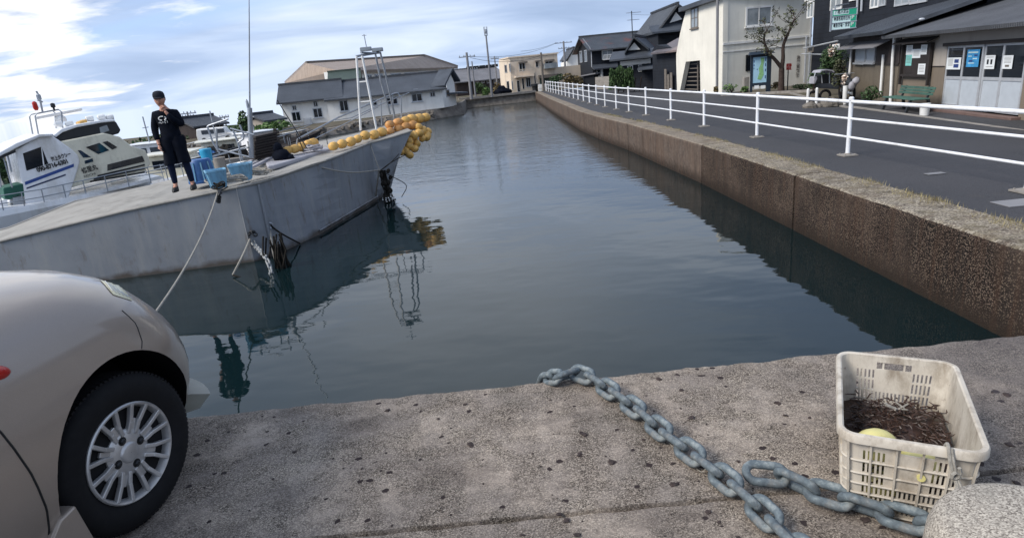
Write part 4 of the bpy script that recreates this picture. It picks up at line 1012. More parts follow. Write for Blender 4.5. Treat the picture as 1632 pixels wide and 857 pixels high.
# ropes
def rope_thing(pts, r, mat, label, name='mooring_rope', k=6):
    q = MB(); q.tube(spline(pts, k), r, 7); return tag(q.build(name, M[mat], None, smooth=True), label, 'rope')
A_ = Vector((-2.35, 2.72, .02)); B_ = at(349, 306, z=ZD)+Vector((0, -.03, .02))
P = [A_.lerp(B_, k/8)-Vector((0, 0, .42*4*(k/8)*(1-k/8)*.55)) for k in range(9)]
ml = rope_thing(P, .0115, 'rope', 'long pale knotted mooring rope running from behind the car up to the barge')
kn = P[2].lerp(P[3], .1); q = MB()
for t in range(3): q.tube([kn+Vector((.03*math.cos(a*.8+t), .02*(t-1), .032*math.sin(a*.8+t))) for a in range(9)], .013, 6)
k_ = q.build('knot', M['rope'], None); k_.parent = ml
rope_thing([at(495, 262, z=ZD+.03), at(530, 271, z=-.15), at(565, 275, z=-.35), at(606, 271, z=-.55)], .018, 'rope', 'pale rope hanging in a shallow curve along the grey bow side')
rope_thing([at(604, 271, z=-.55), at(601, 295, z=-.95), at(598, 320, z=ZW-.02)], .022, 'rope', 'pale rope running straight down the stem into the water')
rope_thing([at(590, 228, z=.12), at(597, 250, z=-.2), at(605, 272, z=-.55)], .012, 'rope', 'thin pale rope from the deck edge down to the stem tie')
sp_ = at(606, 272, z=-.55)
rope_thing([sp_, dep(625, 258, sp_.y+.4), dep(648, 246, sp_.y+1)], .012, 'roped', 'dark rope from the stem tie up to the hanging floats', k=3)
rope_thing([sp_, dep(620, 262, sp_.y+.2), dep(636, 245, sp_.y+.7)], .010, 'roped', 'thinner dark rope beside the first one below the hanging floats', k=3)
rope_thing([sp_, dep(630, 284, sp_.y+.1), dep(648, 296, sp_.y+.1), dep(640, 314, sp_.y)], .010, 'roped', 'slack dark rope looping to the right from the stem tie to the water', k=3)
rope_thing([at(400, 291, z=ZD+.05), at(450, 279, z=ZD+.08), at(495, 263, z=ZD+.06), at(520, 256, z=.1)], .014, 'rope', 'pale rope stretched along the deck edge towards the bow')
# stem fender net
random.seed(31); q = MB(); c = sp_.copy()
for k in range(26): 
    p = c+Vector((random.uniform(.02, .22), random.uniform(-.12, .18), -random.random()*.85)); q.ball(p, .07, .05, 7, 5, ax=(random.uniform(-1, 1), random.uniform(-1, 1), 1.5))
for k in range(16): p = c+Vector((.05+random.uniform(-.05, .12), random.uniform(-.1, .1), 0)); q.tube([p, p+Vector((random.uniform(-.04, .1), 0, -.4)), p+Vector((random.uniform(-.02, .16), 0, -.88))], .012, 5)
tag(q.build('stem_fender', M['roped'], None), 'dark ragged bundle of old rope and weed hanging below the bow', 'fender')
q = MB()
for k in range(16): q.ball(c+Vector((random.uniform(-.04, .3), random.uniform(-.2, -.05), -.72+random.uniform(-.08, .06))), .016, .022, 6, 4)
tag(q.build('mussel_shells', M['white']), 'small white shells clinging to the bow bundle at the waterline', 'shells', kind='stuff')
# chains at the corner of the barge
M['galvl'] = simple('galvanised_bright', '8c8f90', .6, .2, var=.25, scale=20)
def small_chain(label, pts, n, name='corner_chain', mat='galvl'):
    t = thing(name, label, 'chain', pts[0]); make_chain(t, pts, .085, .145, .09, .017, mat, rolls=(45, -45), seed=n, jit=12); return t
small_chain('bright chain hanging down the barge corner into the water', [at(400, 370, z=-.85)+Vector((0, -.04, 0)), at(408, 388, z=-1.05)+Vector((0, -.08, 0)), dep(422, 408, 10.4), dep(431, 428, 10.2), dep(433, 448, 10.1)], 2)
small_chain('short rusty chain looped on the barge corner above the ropes', [at(398, 374, z=-.88)+Vector((0, -.05, 0)), at(404, 368, z=-.80)+Vector((0, -.05, 0)), at(411, 376, z=-.9)+Vector((0, -.05, 0))], 3, mat='dark')
rope_thing([at(400, 380, z=-.95)+Vector((0, -.05, 0)), dep(388, 405, 10.4), dep(371, 438, 10.2)], .02, 'rope', 'frayed rope slanting left from the corner chain down to the water', k=3)
rope_thing([dep(371, 438, 10.2), dep(395, 446, 10.1), dep(420, 456, 10.05)], .016, 'roped', 'black rope lying just under the water below the corner chain', k=3)
rope_thing([at(428, 356, z=-.8)+Vector((.02, -.04, 0)), dep(433, 385, 11.2), dep(438, 412, 11.0), dep(452, 440, 10.6), dep(466, 463, 10.2)], .02, 'rope', 'thick rope dropping from the side eye of the barge into the water', k=3)
rope_thing([at(430, 358, z=-.8)+Vector((.02, -.04, 0)), dep(448, 372, 11.6), dep(478, 388, 12.1)], .017, 'roped', 'dark rope from the side eye back along the hull to the waterline', k=3)
q = MB(); c = at(430, 358, z=-.8)+Vector((.02, -.05, 0)); q.tube([c+Vector((.05*math.cos(a*.7), -.01*a, .05*math.sin(a*.7))) for a in range(9)], .018, 7)
tag(q.build('shackle', M['galv']), 'bright steel shackle holding the ropes at the barge corner', 'shackle')
random.seed(77); q = MB(); c0_ = at(438, 392, z=-1.0)+Vector((.02, -.08, 0))
for k in range(22): p = c0_+Vector((random.uniform(-.12, .16), random.uniform(-.1, .08), random.uniform(.0, .25))); q.tube([p, p+Vector((random.uniform(-.08, .08), random.uniform(-.05, .02), -.3)), p+Vector((random.uniform(-.1, .14), random.uniform(-.06, .04), -.7))], .016, 5)
tag(q.build('rope_clump', M['roped']), 'dark weedy clump of old ropes at the barge corner above the water', 'rope')
# black chain/rope over the edge at the front corner
small_chain('black chain hanging over the deck edge where the long rope ends', [at(352, 303, z=ZD+.04), at(351, 309, z=ZD+.0)+Vector((0, -.05, 0)), dep(348, 320, 10.85), dep(346, 327, 10.85)], 6, mat='dark')
# ---- float string round the bow
fl = thing('float_string', 'string of yellow and orange net floats tied round the grey bow', 'floats', DT)
Z2 = lambda x, y: (440+x/5.04, 160+y/5.04)
FL = [((460, 368), 15.2), ((530, 350), 15.5), ((600, 332), 15.9), ((655, 310), 16.2), ((715, 282), 16.6), ((788, 276), 17.0), ((850, 254), 17.3), ((915, 250), 17.6), ((982, 230), 17.9), ((1040, 212), 18.1), ((1095, 200), 18.3),
      ((912, 196), 17.8), ((978, 180), 18.1), ((1040, 163), 18.3), ((1090, 150), 18.5), ((1148, 147), 18.7), ((1200, 138), 18.9),
      ((1065, 272), 17.8), ((1110, 282), 17.9), ((1145, 215), 18.3), ((1182, 242), 18.4), ((1218, 252), 18.6), ((1175, 305), 18.2), ((1130, 345), 18.0), ((1072, 325), 17.8), ((1070, 368), 17.7), ((1112, 388), 17.8), ((1038, 408), 17.6), ((1070, 436), 17.6), ((1000, 412), 17.5), ((1150, 262), 18.0), ((1212, 290), 18.4),
      ((95, 400), 15.0), ((150, 390), 15.1), ((205, 374), 15.3), ((262, 352), 15.5), ((298, 342), 15.6)]
random.seed(17); protos = {}
P = [dep(*Z2(*p), d) for p, d in FL]
for i, (p, (px_, d)) in enumerate(zip(P, FL)):
    nx = P[i+1] if i+1 < len(P) else P[i]; dr = (nx-p) if (nx-p).length < .6 and i+1 < len(P) else (p-P[i-1])
    dr = dr.normalized()
    if 17 <= i < 32: dr = (dr+Vector([random.uniform(-.6, .6) for _ in range(3)])).normalized()
    mat = 'floato' if (7 <= i <= 12) else 'float'
    if mat not in protos:
        q = MB(); q.lathe((0, 0, 0), [(.02, -.145), (.06, -.137), (.10, -.108), (.12, -.055), (.122, 0), (.12, .055), (.10, .108), (.06, .137), (.02, .145)], 16, Vector((1, 0, 0))); o_ = protos[mat] = q.build('float', M[mat], None, smooth=True)
    else: o_ = protos[mat].copy(); COL.objects.link(o_)
    o_.parent = fl; x = dr; y_ = Vector((0, 0, 1)).cross(x).normalized(); z_ = x.cross(y_); s_ = (.86 if 17 <= i < 32 else 1.0)*random.uniform(.86, 1.08)*(d/17.2)
    mm = Matrix((x*s_, y_*s_, z_*s_)).transposed().to_4x4(); mm.translation = p-fl.location; o_.matrix_local = mm
q = MB(); q.tube(P[:11], .012, 5); q.tube(P[11:17], .012, 5); q.tube(P[17:32], .012, 5); q.tube(P[32:], .012, 5); q.build('cord', M['roped'], fl)
# ================================================================= PERSON
def skin_obj(name, verts, edges, radii, mat, root=0, sub=2):
    me = bpy.data.meshes.new(name); me.from_pydata([Vector(v) for v in verts], edges, []); ob = bpy.data.objects.new(name, me); COL.objects.link(ob)
    s_ = ob.modifiers.new('skin', 'SKIN'); s_.use_smooth_shade = True
    for i, r_ in enumerate(radii):
        v = me.skin_vertices[0].data[i]; v.radius = r_ if isinstance(r_, tuple) else (r_, r_); v.use_root = (i == root)
    sb = ob.modifiers.new('sub', 'SUBSURF'); sb.levels = sb.render_levels = sub
    dg = bpy.context.evaluated_depsgraph_get(); dg.update(); m2 = bpy.data.meshes.new_from_object(ob.evaluated_get(dg)); ob.modifiers.clear(); ob.data = m2; m2.name = name
    m2.materials.clear()
    for mm in (mat if isinstance(mat, list) else [mat]): m2.materials.append(mm)
    for p in m2.polygons: p.use_smooth = True
    return ob
pf = at(295, 303, z=ZD+.008); prz = math.atan2(-pf.x, pf.y)*.55
per = thing('person', 'person in black long sleeved shirt, shorts and cap standing with hand at mouth', 'person', pf, world=False, rz=prz)
# local frame: x to the viewer's right, -y towards the camera, z up
V = [(0, 0, .93), (0, .005, 1.08), (0, .0, 1.24), (0, .0, 1.38), (0, -.005, 1.475), (-.02, -.02, 1.555),      # 0-5 pelvis..head base
     (-.10, 0, .88), (-.125, -.02, .50), (-.135, .015, .11), (-.15, -.10, .04),                                # 6-9 leg (viewer left)
     (.10, 0, .88), (.135, -.02, .50), (.15, .02, .11), (.165, -.09, .04),                                      # 10-13
     (-.15, 0, 1.365), (-.235, .0, 1.14), (-.215, -.08, .91), (-.205, -.11, .85),                                # 14-17 arm hanging
     (.15, 0, 1.365), (.225, -.05, 1.15), (.11, -.20, 1.30), (.045, -.205, 1.43)]                                # 18-21 arm raised to the mouth
E_ = [(0, 1), (1, 2), (2, 3), (3, 4), (4, 5), (0, 6), (6, 7), (7, 8), (8, 9), (0, 10), (10, 11), (11, 12), (12, 13), (3, 14), (14, 15), (15, 16), (16, 17), (3, 18), (18, 19), (19, 20), (20, 21)]
RR = [(.15, .105), (.14, .10), (.155, .105), (.15, .09), .055, .055, .095, .058, .040, .035, .095, .058, .040, .035, .05, .042, .030, .026, .05, .043, .030, .026]
bd = skin_obj('body', V, E_, RR, M['skin']); bd.parent = per
def head():
    q = MB(); c = Vector((-.03, -.03, 1.625)); n, m_ = 24, 18; HS = 1.15
    for i in range(m_+1):
        t = math.pi*i/m_; z = -math.cos(t)*.118; rr_ = math.sin(t)
        for j in range(n):
            a = 2*math.pi*j/n; x = .073*rr_*math.cos(a); y = .094*rr_*math.sin(a)
            if z < -.02: k = 1-.30*min(1, (-.02-z)/.1); x *= k; y = y*k - .012*min(1, (-.02-z)/.1)
            fr = max(0, -math.sin(a))**8
            if -.045 < z < .012 and abs(x) < .02: y -= fr*.022*(1-abs(z+.03)/.05)*max(0, 1-abs(x)/.02)
            if -.0 < z < .03 and .015 < abs(x) < .045: y += fr*.010
            q.v.append(c+Vector((x, y, z))*HS)
    for i in range(m_):
        for j in range(n): q.face((i*n+j, i*n+(j+1) % n, (i+1)*n+(j+1) % n, (i+1)*n+j))
    for sg in (-1, 1): q.ball(c+Vector((sg*.074, .008, -.005)), .032, .012, 10, 6, ax=(.1*sg, .2, 1))
    return q
hd = head(); 
ho = hd.build('head', M['skin'], None, smooth=True)
# join head into the body so that the figure stays one mesh
bmj = bmesh.new(); bmj.from_mesh(bd.data); bmj.from_mesh(ho.data); bmj.to_mesh(bd.data); bmj.free(); bpy.data.objects.remove(ho)
for p in bd.data.polygons: p.use_smooth = True
def hand(name, wrist, dirv, palm_n, curl, flip=1):
    d = Vector(dirv).normalized(); nrm = Vector(palm_n).normalized(); s_ = d.cross(nrm).normalized()*flip; w_ = Vector(wrist)
    V = [w_, w_+d*.04, w_+d*.078]; E_ = [(0, 1), (1, 2)]; RR = [.020, (.034, .016), (.034, .014)]
    for k, (o_, L0) in enumerate(((-.028, .070), (-.010, .078), (.010, .074), (.027, .058))):
        b = len(V); p = w_+d*.075+s_*o_; V.append(p); E_.append((2, b)); RR.append(.0095); dd = d.copy()
        for t in range(3): dd = (dd+nrm*curl).normalized(); p = p+dd*L0/3; V.append(p); E_.append((b+t, b+t+1)); RR.append(.0085-.001*t)
    b = len(V); p = w_+d*.025-s_*.03; V.append(p); E_.append((1, b)); RR.append(.012)
    for t in range(2): p = p+(d*.7-s_*.7+nrm*.3*t).normalized()*.028; V.append(p); E_.append((b+t, b+t+1)); RR.append(.0095)
    return skin_obj(name, V, E_, RR, M['skin'], sub=1)
h1 = hand('hand', (-.205, -.11, .86), (.05, -.25, -1), (.9, 0, .1), .35); h1.parent = per
h2 = hand('hand', (.055, -.20, 1.42), (-.55, .25, .9), (-.2, 1, .1), .45, -1); h2.parent = per
sh_ = skin_obj('shirt', [(0, 0, .86), (0, .005, 1.05), (0, 0, 1.24), (0, 0, 1.385), (0, -.0, 1.455), (-.158, 0, 1.375), (-.235, .0, 1.14), (-.22, -.08, .93), (.158, 0, 1.375), (.235, -.05, 1.15), (.12, -.195, 1.285), (.075, -.20, 1.38)],
   [(0, 1), (1, 2), (2, 3), (3, 4), (3, 5), (5, 6), (6, 7), (3, 8), (8, 9), (9, 10), (10, 11)], [(.195, .14), (.185, .135), (.175, .13), (.135, .105), .062, .084, .066, .05, .084, .07, .054, .045], M['cloth'], root=2)
sh_.parent = per
q = MB()
def shorts_leg(sx):
    n = 18; prof = [(.98, .10, .155, .12), (.86, .11, .16, .14), (.72, .125, .125, .135), (.56, .14, .135, .14), (.50, .143, .14, .142), (.50, .143, .128, .13), (.60, .135, .12, .12)]
    o = len(q.v)
    for z, cx_, rx, ry in prof:
        for j in range(n): a = 2*math.pi*j/n; f = 1+.05*math.sin(a*5+z*9); q.v.append(Vector((sx*cx_*.75+rx*math.cos(a)*f*.86, .0+ry*math.sin(a)*f*.9, z+.01*math.sin(a*3))))
    for i in range(len(prof)-1):
        for j in range(n): q.face((o+i*n+j, o+i*n+(j+1) % n, o+(i+1)*n+(j+1) % n, o+(i+1)*n+j))
    q.face([o+j for j in range(n)])
shorts_leg(-1); shorts_leg(1); q.build('shorts', M['cloth'], per, smooth=True)
lg = skin_obj('leggings', [(-.10, 0, .70), (-.125, -.02, .49), (-.130, .0, .32), (-.135, .015, .115)], [(0, 1), (1, 2), (2, 3)], [.085, .066, .062, .046], M['legg']); lg.parent = per
lg = skin_obj('leggings', [(.10, 0, .70), (.135, -.02, .49), (.142, .0, .32), (.15, .02, .115)], [(0, 1), (1, 2), (2, 3)], [.085, .066, .062, .046], M['legg']); lg.parent = per
for sx, cx_ in ((-1, -.145), (1, .16)):
    q = MB(); Ls = []
    for z, l0, l1, w in ((0, -.20, .09, .05), (.02, -.205, .095, .054), (.045, -.19, .095, .052), (.075, -.11, .09, .046), (.10, -.05, .08, .042), (.115, -.04, .075, .04)):
        n = 16; lo = []
        for j in range(n): a = 2*math.pi*j/n; y = (l0+l1)/2+(l1-l0)/2*math.sin(a); lo.append(Vector((cx_+w*math.cos(a), y, z)))
        Ls.append(lo)
    for l in Ls: q.v += l
    for i in range(len(Ls)-1):
        for j in range(16): q.face((i*16+j, i*16+(j+1) % 16, (i+1)*16+(j+1) % 16, (i+1)*16+j))
    q.face(range(16)); q.face([80+j for j in range(16)]); q.build('shoe', M['shoe'], per, smooth=True)
# cap, hair, face details
hc = Vector((-.03, -.03, 1.628)); q = MB(); q.lathe(hc+Vector((0, .004, .03)), [(.092, 0), (.096, .02), (.093, .06), (.077, .095), (.045, .113), (.001, .119)], 24, cap=False)
for v in q.v: v.y = hc.y+(v.y-hc.y)*1.2
cp = q.build('cap', M['cap'], per, smooth=True)
q = MB(); n = 12
for k in range(n+1):
    a = math.pi+math.pi*k/n; q.v += [hc+Vector((.088*math.cos(a), .004+.108*math.sin(a), .038)), hc+Vector((.079*math.cos(a), -.03+.152*math.sin(a), .02)), hc+Vector((.079*math.cos(a), -.03+.152*math.sin(a), .013)), hc+Vector((.088*math.cos(a), .004+.108*math.sin(a), .03))]
for k in range(n):
    for t in range(4): q.face((k*4+t, k*4+(t+1) % 4, (k+1)*4+(t+1) % 4, (k+1)*4+t))
br_ = q.build('cap_brim', M['cap'], None, smooth=True); br_.parent = cp
q = MB(); q.lathe(hc+Vector((0, .012, -.03)), [(.080, 0), (.089, .02), (.092, .06)], 24, cap=False)
for v in q.v: v.y = hc.y+.03+(v.y-hc.y)*.95
q.f = [f for f in q.f if all(q.v[i].y > hc.y-.01 for i in f)]; q.mi = [0]*len(q.f); q.uv = [None]*len(q.f); M['hair'] = simple('hair', '1a1614', .7); q.build('hair', M['hair'], per, smooth=True)
q = MB()
for sg in (-1, 1): q.ball(hc+Vector((sg*.032, -.093, .002)), .006, .013, 8, 5, ax=(0, 0, 1))
q.build('eyes', M['ink'], per)
q = MB(); q.tube([hc+Vector((x, -.097+abs(x)*.35, -.068+abs(x)*.1)) for x in (-.022, -.01, 0, .01, .022)], .0035, 5); M['lip_skin'] = simple('lips', '8a4a44', .5); q.build('mouth', M['lip_skin'], per)
# white print on the shirt chest: ring emblem with letters below (draped on the front of the shirt)
bms = bmesh.new(); bms.from_mesh(sh_.data); bs = BVHTree.FromBMesh(bms)
def chest(x, z):
    h = bs.ray_cast(Vector((x, -1, z)), Vector((0, 1, 0))); return (h[0] if h[0] else Vector((x, -.13, z)))+Vector((0, -.004, 0))
q = MB(); cx_, cz_ = -.045, 1.305
def stroke(pts, r_): q.tube([chest(x, z) for x, z in pts], r_, 5)
stroke([(cx_+.062*math.cos(a), cz_+.033*math.sin(a)) for a in [R(70+12*k) for k in range(17)]], .010)
stroke([(cx_+.062*math.cos(a), cz_+.033*math.sin(a)) for a in [R(-60+12*k) for k in range(10)]], .010)
stroke([(cx_+.03, cz_-.03), (cx_+.055, cz_-.045)], .008)
q.build('shirt_emblem', M['white'], sh_)
q = MB()
for i, strokes in enumerate((((0, 0, 1, 1), (1, 1, 2, 0)), ((0, 0, 0, 1), (0, 0, 1.4, 0)), ((0, .5, 1.4, .5), (0, 0, 0, 1)), ((0, 0, 1.4, 0), (0, 1, 1.4, 1), (0, 0, 0, 1)), ((.7, 0, .7, 1), (0, 1, 1.4, 1)))):
    for a, b, c_, d in strokes: stroke([(cx_-.075+i*.034+a*.012, cz_-.082+b*.028), (cx_-.075+i*.034+c_*.012, cz_-.082+d*.028)], .0042)
q.build('shirt_lettering', M['white'], sh_)
# ================================================================= SPORT BOAT BEHIND THE BARGE
fb = Face(at(0, 300, y=13.9), at(240, 270, y=16.0)); sb = thing('motor_boat', 'white cabin cruiser with blue stripe and black lettering moored behind the grey barge', 'boat', fb.pt(fb.len/2, ZW, -1.2))
def bpoly(name, mat, px, off0, off1, parent=None, bevel=0):
    P = [fb.pt(*fb.uv(*p), off0) for p in px]; q = MB(); q.prism(P, fb.n*(off1-off0)); o = q.build(name, M[mat] if isinstance(mat, str) else mat, None, bevel=bevel)
    o.parent = parent or sb
    for v in o.data.vertices: v.co -= sb.location
    return o
# hull: sheer line to bow at the right
u0, _ = fb.uv(-60, 345); uB, zB = fb.uv(262, 284); q = MB(); st = []
for k in range(15):
    t = k/14; u = u0+(uB-u0)*t; bw = 1.35*(1-max(0, (t-.55)/.45)**2.2)+.03; zg = -.38+.55*t**2.2; zg = fb.uv(0, 338)[1]*(1-t)+zB*t
    st.append([fb.pt(u, zg, -1.35+bw), fb.pt(u, zg-.12, -1.35+bw+.02), fb.pt(u*1-(.0+.5*t**3)*.4, zg*.35+ZW*.65, -1.35+bw*.86), fb.pt(u-.9*t**3*.8, ZW-.3, -1.35+bw*.55), fb.pt(u-.9*t**3*.8, ZW-.3, -1.35-bw*.55), fb.pt(u-(.5*t**3)*.4, zg*.35+ZW*.65, -1.35-bw*.86), fb.pt(u, zg-.12, -1.35-bw-.02), fb.pt(u, zg, -1.35-bw)])
for s_ in st: q.v += s_
for i in range(14):
    for k in range(8): q.face((i*8+k, i*8+(k+1) % 8, (i+1)*8+(k+1) % 8, (i+1)*8+k))
q.face(range(8)); q.face([14*8+k for k in range(8)]); q.build('hull', M['gel'], sb)
CO = -.25; CI_ = -2.3
cab = bpoly('cabin', 'gel', [(27, 240), (64, 218), (86, 216), (101, 226), (119, 239), (128, 248), (131, 258), (127, 273), (118, 300), (112, 318), (44, 331), (36, 285)], CO, CI_, bevel=.03)
bpoly('fore_cabin', 'cream', [(90, 228), (140, 218), (170, 212), (196, 218), (215, 233), (238, 240), (246, 262), (235, 276), (175, 286), (112, 302)], CO-.06, CI_+.06, bevel=.03)
def win_b(name, px, mat='glass', o0=CO-.02, o1=CO+.008, par=None): return bpoly(name, mat, px, o0, o1, par)
w_ = win_b('side_window', [(39, 245), (69, 234), (80, 261.5), (45, 273)]); bpoly('window_bar', 'gel', [(68, 234.5), (69.5, 234), (73.5, 263.5), (71.5, 264)], CO, CO+.02, w_)
win_b('side_window', [(141, 235), (163, 228), (179, 240), (161, 246)], o0=CO-.08, o1=CO-.045); win_b('side_window', [(168, 227), (176, 225), (192, 235), (184, 239)], o0=CO-.08, o1=CO-.045)
win_b('side_window', [(128, 240), (133, 240), (149, 251), (137, 252)], o0=CO-.08, o1=CO-.045); win_b('side_window', [(139, 257), (152, 253), (153, 258), (140, 262)], o0=CO-.08, o1=CO-.045)
win_b('hull_window', [(176, 263), (196, 258), (232, 249), (236, 258), (176, 273)], o0=CO-.08, o1=CO-.045)
for k in range(3): bpoly('hull_slats', 'ink', [(160-6*k, 280+4.6*k), (236, 262+6*k), (236, 264.5+6*k), (160-6*k, 283+4.6*k)], CO-.07, CO-.035)
win_b('blue_stripe', [(42, 291), (121, 261.5), (121, 266.5), (43, 296)], 'bluestripe'); win_b('navy_stripe', [(45, 300), (108, 278), (108, 280.5), (45, 302.5)], 'navy')
def btext(s, p0, p1, h, mat='ink', off=CO+.012, bold=.0):
    a = fb.pt(*fb.uv(*p0), off); b = fb.pt(*fb.uv(*p1), off); U_ = (b-a); Wd = U_.length; U_.normalize(); sz = h*15/973*1.05
    return text_mesh('lettering', s, sz, M[mat], sb, a, U_, fb.n.cross(U_)*(-1 if fb.n.cross(U_).z < 0 else 1), fb.n, width=Wd, bold=bold)
btext('海上タクシー', (86, 257.5), (117, 248), 7, bold=.004); btext('090-8716-6301', (63, 275), (112, 260), 8.5, bold=.006)
btext('修里丸', (136, 277), (161, 269.5), 9, off=CO-.04, bold=.003); btext('KOCHI', (139, 284), (157, 279), 5, off=CO-.04)
bpoly('roof', 'gel', [(-25, 258), (0, 243), (27, 228), (64, 214), (86, 213), (88, 217), (64, 219), (27, 236), (0, 250), (-25, 264)], CO+.12, CI_-.12, bevel=.02)
bpoly('roof_underside_strip', 'dark', [(-10, 254), (26, 238), (27, 243), (-10, 259)], CO+.05, CO+.08)  # dark strip below the roof edge, standing for the overhang's dark underside
for (a, b) in (((7, 249), (22, 300)), ((14, 246), (21, 275)), ((-2, 254), (4, 300))):
    q = MB(); q.tube([fb.pt(*fb.uv(*a), CO), fb.pt(*fb.uv(*b), CO)], .016, 6); q.build('canopy_pole', M['galv'], sb)
bpoly('gunwale_deck', 'gel', [(-60, 341), (0, 331), (44, 326), (118, 313), (200, 294), (255, 280), (262, 284), (200, 299), (118, 318), (44, 333), (-60, 352)], .0, -2.7)
bpoly('green_bin', 'green', [(7, 301), (40, 293), (42, 314), (10, 321)], CO, CO-.8, bevel=.02)
bpoly('engine_box', 'gel', [(0, 322), (14, 318), (15, 336), (0, 340)], CO, CO-.5); bpoly('engine_box', 'galv', [(22, 314), (38, 310), (40, 330), (24, 334)], CO, CO-.6)
bpoly('flybridge', 'dark', [(94, 222), (112, 206), (126, 201), (168, 194), (193, 193), (201, 207), (198, 213), (176, 219), (150, 222), (118, 231)], CO-.25, CI_+.25, bevel=.03)
bpoly('flybridge_top', 'gel', [(90, 216), (104, 205), (128, 198), (168, 191), (189, 189.5), (192, 193), (168, 195.5), (128, 203), (106, 211), (95, 219)], CO-.2, CI_+.2, bevel=.02)
win_b('flybridge_window', [(166, 203), (178, 199), (182, 208), (168, 213)], 'glassl', CO-.3, CO-.235)
for i, (x, y) in enumerate(((105, 197), (123, 197), (156, 188), (175, 186), (189, 186))):
    q = MB(); c = fb.pt(*fb.uv(x, y), CO-.5); q.lathe(c-fb.u*.1, [(.02, -.02), (.06, 0), (.075, .12), (.07, .15), (.001, .15)], 14, fb.u, cap=False); l_ = q.build('search_light', M['white'], sb, smooth=True)
bpoly('cushion', 'float', [(134, 194), (147, 189), (150, 196), (136, 200)], CO-.4, CO-.8, bevel=.03)
q = MB(); q.tube([fb.pt(*fb.uv(*p), CO-.6) for p in ((72, 219), (65.5, 184), (68, 180), (104, 173), (109, 177), (111, 205))], .018, 8); q.tube([fb.pt(*fb.uv(*p), CI_+.6) for p in ((72, 219), (65.5, 184), (68, 180), (104, 173), (109, 177), (111, 205))], .018, 8); q.build('radar_arch', M['galv'], sb, smooth=True)
q = MB(); a = fb.pt(*fb.uv(71, 187), CO-1); b = fb.pt(*fb.uv(148, 172), CO-1); q.bar(a, b, .16, .07); q.lathe((a+b)/2-Vector((0, 0, .2)), [(.12, 0), (.12, .1), (.06, .17)], 16); q.build('radar_scanner', M['white'], sb, bevel=.02)
q = MB(); q.tube([fb.pt(*fb.uv(*p), CO-1) for p in ((83, 178), (77, 150), (72, 141))], .022, 6); q.tube([fb.pt(*fb.uv(*p), CO-1) for p in ((83, 160), (80, 158), (74, 157))], .018, 6); q.lathe(fb.pt(*fb.uv(76.5, 152), CO-1), [(.03, -.06), (.05, -.04), (.05, .06), (.02, .09)], 10); q.build('mast', M['galv'], sb)
q = MB(); q.lathe(fb.pt(*fb.uv(67, 171), CO-.6), [(.03, -.05), (.055, 0), (.05, .13), (.02, .16)], 12); q.build('red_light', M['red'], sb, smooth=True)
q = MB(); q.lathe(fb.pt(*fb.uv(96, 170), CO-.6), [(.02, -.08), (.025, 0), (.05, .01), (.05, .09), (.02, .11)], 12); q.build('mast_light', M['dark'], sb, smooth=True)
q = MB()
for l in (((-30, 322), (0, 312), (64, 302), (130, 288), (200, 273), (262, 262)), ((-30, 335), (0, 325), (66, 314), (132, 300), (205, 283), (262, 274))): q.tube([fb.pt(*fb.uv(*p), .0) for p in l], .013, 6)
for x, y in ((0, 312), (34, 307), (66, 302), (100, 294), (132, 288), (166, 280), (200, 273), (235, 267), (262, 262)): q.tube([fb.pt(*fb.uv(x, y), 0), fb.pt(*fb.uv(x+6, y+25), 0)], .012, 6)
q.build('deck_rail', M['galv'], sb, smooth=True)
# ---- smaller boats farther back
def small_boat(px, py, y, L_, rz, label, cabm='gel', hullm='gel', name='fishing_boat'):
    c = at(px, py, y=y); c.z = ZW; t = thing(name, label, 'boat', c, 'fishing boats moored behind the barge', world=False, rz=rz); q = MB(); n = 11; S = []
    for k in range(n):
        f = k/(n-1); x = (f-.5)*L_; b = L_*.15*(1-max(0, (f-.5)/.5)**2.4)+.02; z = .55+.45*f**2.5
        S.append([Vector((x+.1*L_*f**4, b, z)), Vector((x, b*.8, .1)), Vector((x, b*.5, -.3)), Vector((x, -b*.5, -.3)), Vector((x, -b*.8, .1)), Vector((x+.1*L_*f**4, -b, z)), Vector((x, -b*.9, z-.2)), Vector((x, b*.9, z-.2))])
    for s_ in S: q.v += s_
    for i in range(n-1):
        for k in range(8): q.face((i*8+k, i*8+(k+1) % 8, (i+1)*8+(k+1) % 8, (i+1)*8+k))
    q.face(range(8)); q.face([(n-1)*8+k for k in range(8)]); q.build('hull', M[hullm], t)
    q = MB(); q.prism([(-.22*L_, -.1*L_, .4), (.06*L_, -.1*L_, .4), (.02*L_, -.1*L_, 1.35), (-.2*L_, -.1*L_, 1.35)], (0, .2*L_, 0)); cb = q.build('wheelhouse', M[cabm], t, bevel=.03)
    for sg in (-1, 1):
        for wx_ in (-.13, -.03): q = MB(); q.box((wx_*L_, sg*.1*L_, 1.05), (.075*L_, .02, .3)); q.build('window', M['glass'], cb)
    q = MB(); q.box((-.09*L_, 0, 1.39), (.30*L_, .25*L_, .06)); q.build('roof', M[cabm], t, bevel=.02)
    q = MB(); q.tube([(-.1*L_, 0, 1.4), (-.1*L_, 0, 2.6)], .03, 6); q.tube([(-.1*L_, -.3, 2.1), (-.1*L_, .3, 2.1)], .02, 6); q.build('mast', M['galv'], t)
    q = MB(); q.tube([(.1*L_, -.13*L_, 1.1), (.35*L_, -.1*L_, 1.3), (.52*L_, 0, 1.4), (.35*L_, .1*L_, 1.3), (.1*L_, .13*L_, 1.1)], .018, 6)
    for f, w in ((.1, .13), (.25, .115), (.38, .09)):
        for sg in (-1, 1): q.tube([(f*L_, sg*w*L_, 1.15), (f*L_, sg*w*L_, .6)], .015, 5)
    q.build('bow_rail', M['galv'], t)
small_boat(205, 262, 19.5, 6.5, .25, 'small white fishing boat half hidden behind the cabin cruiser bow')
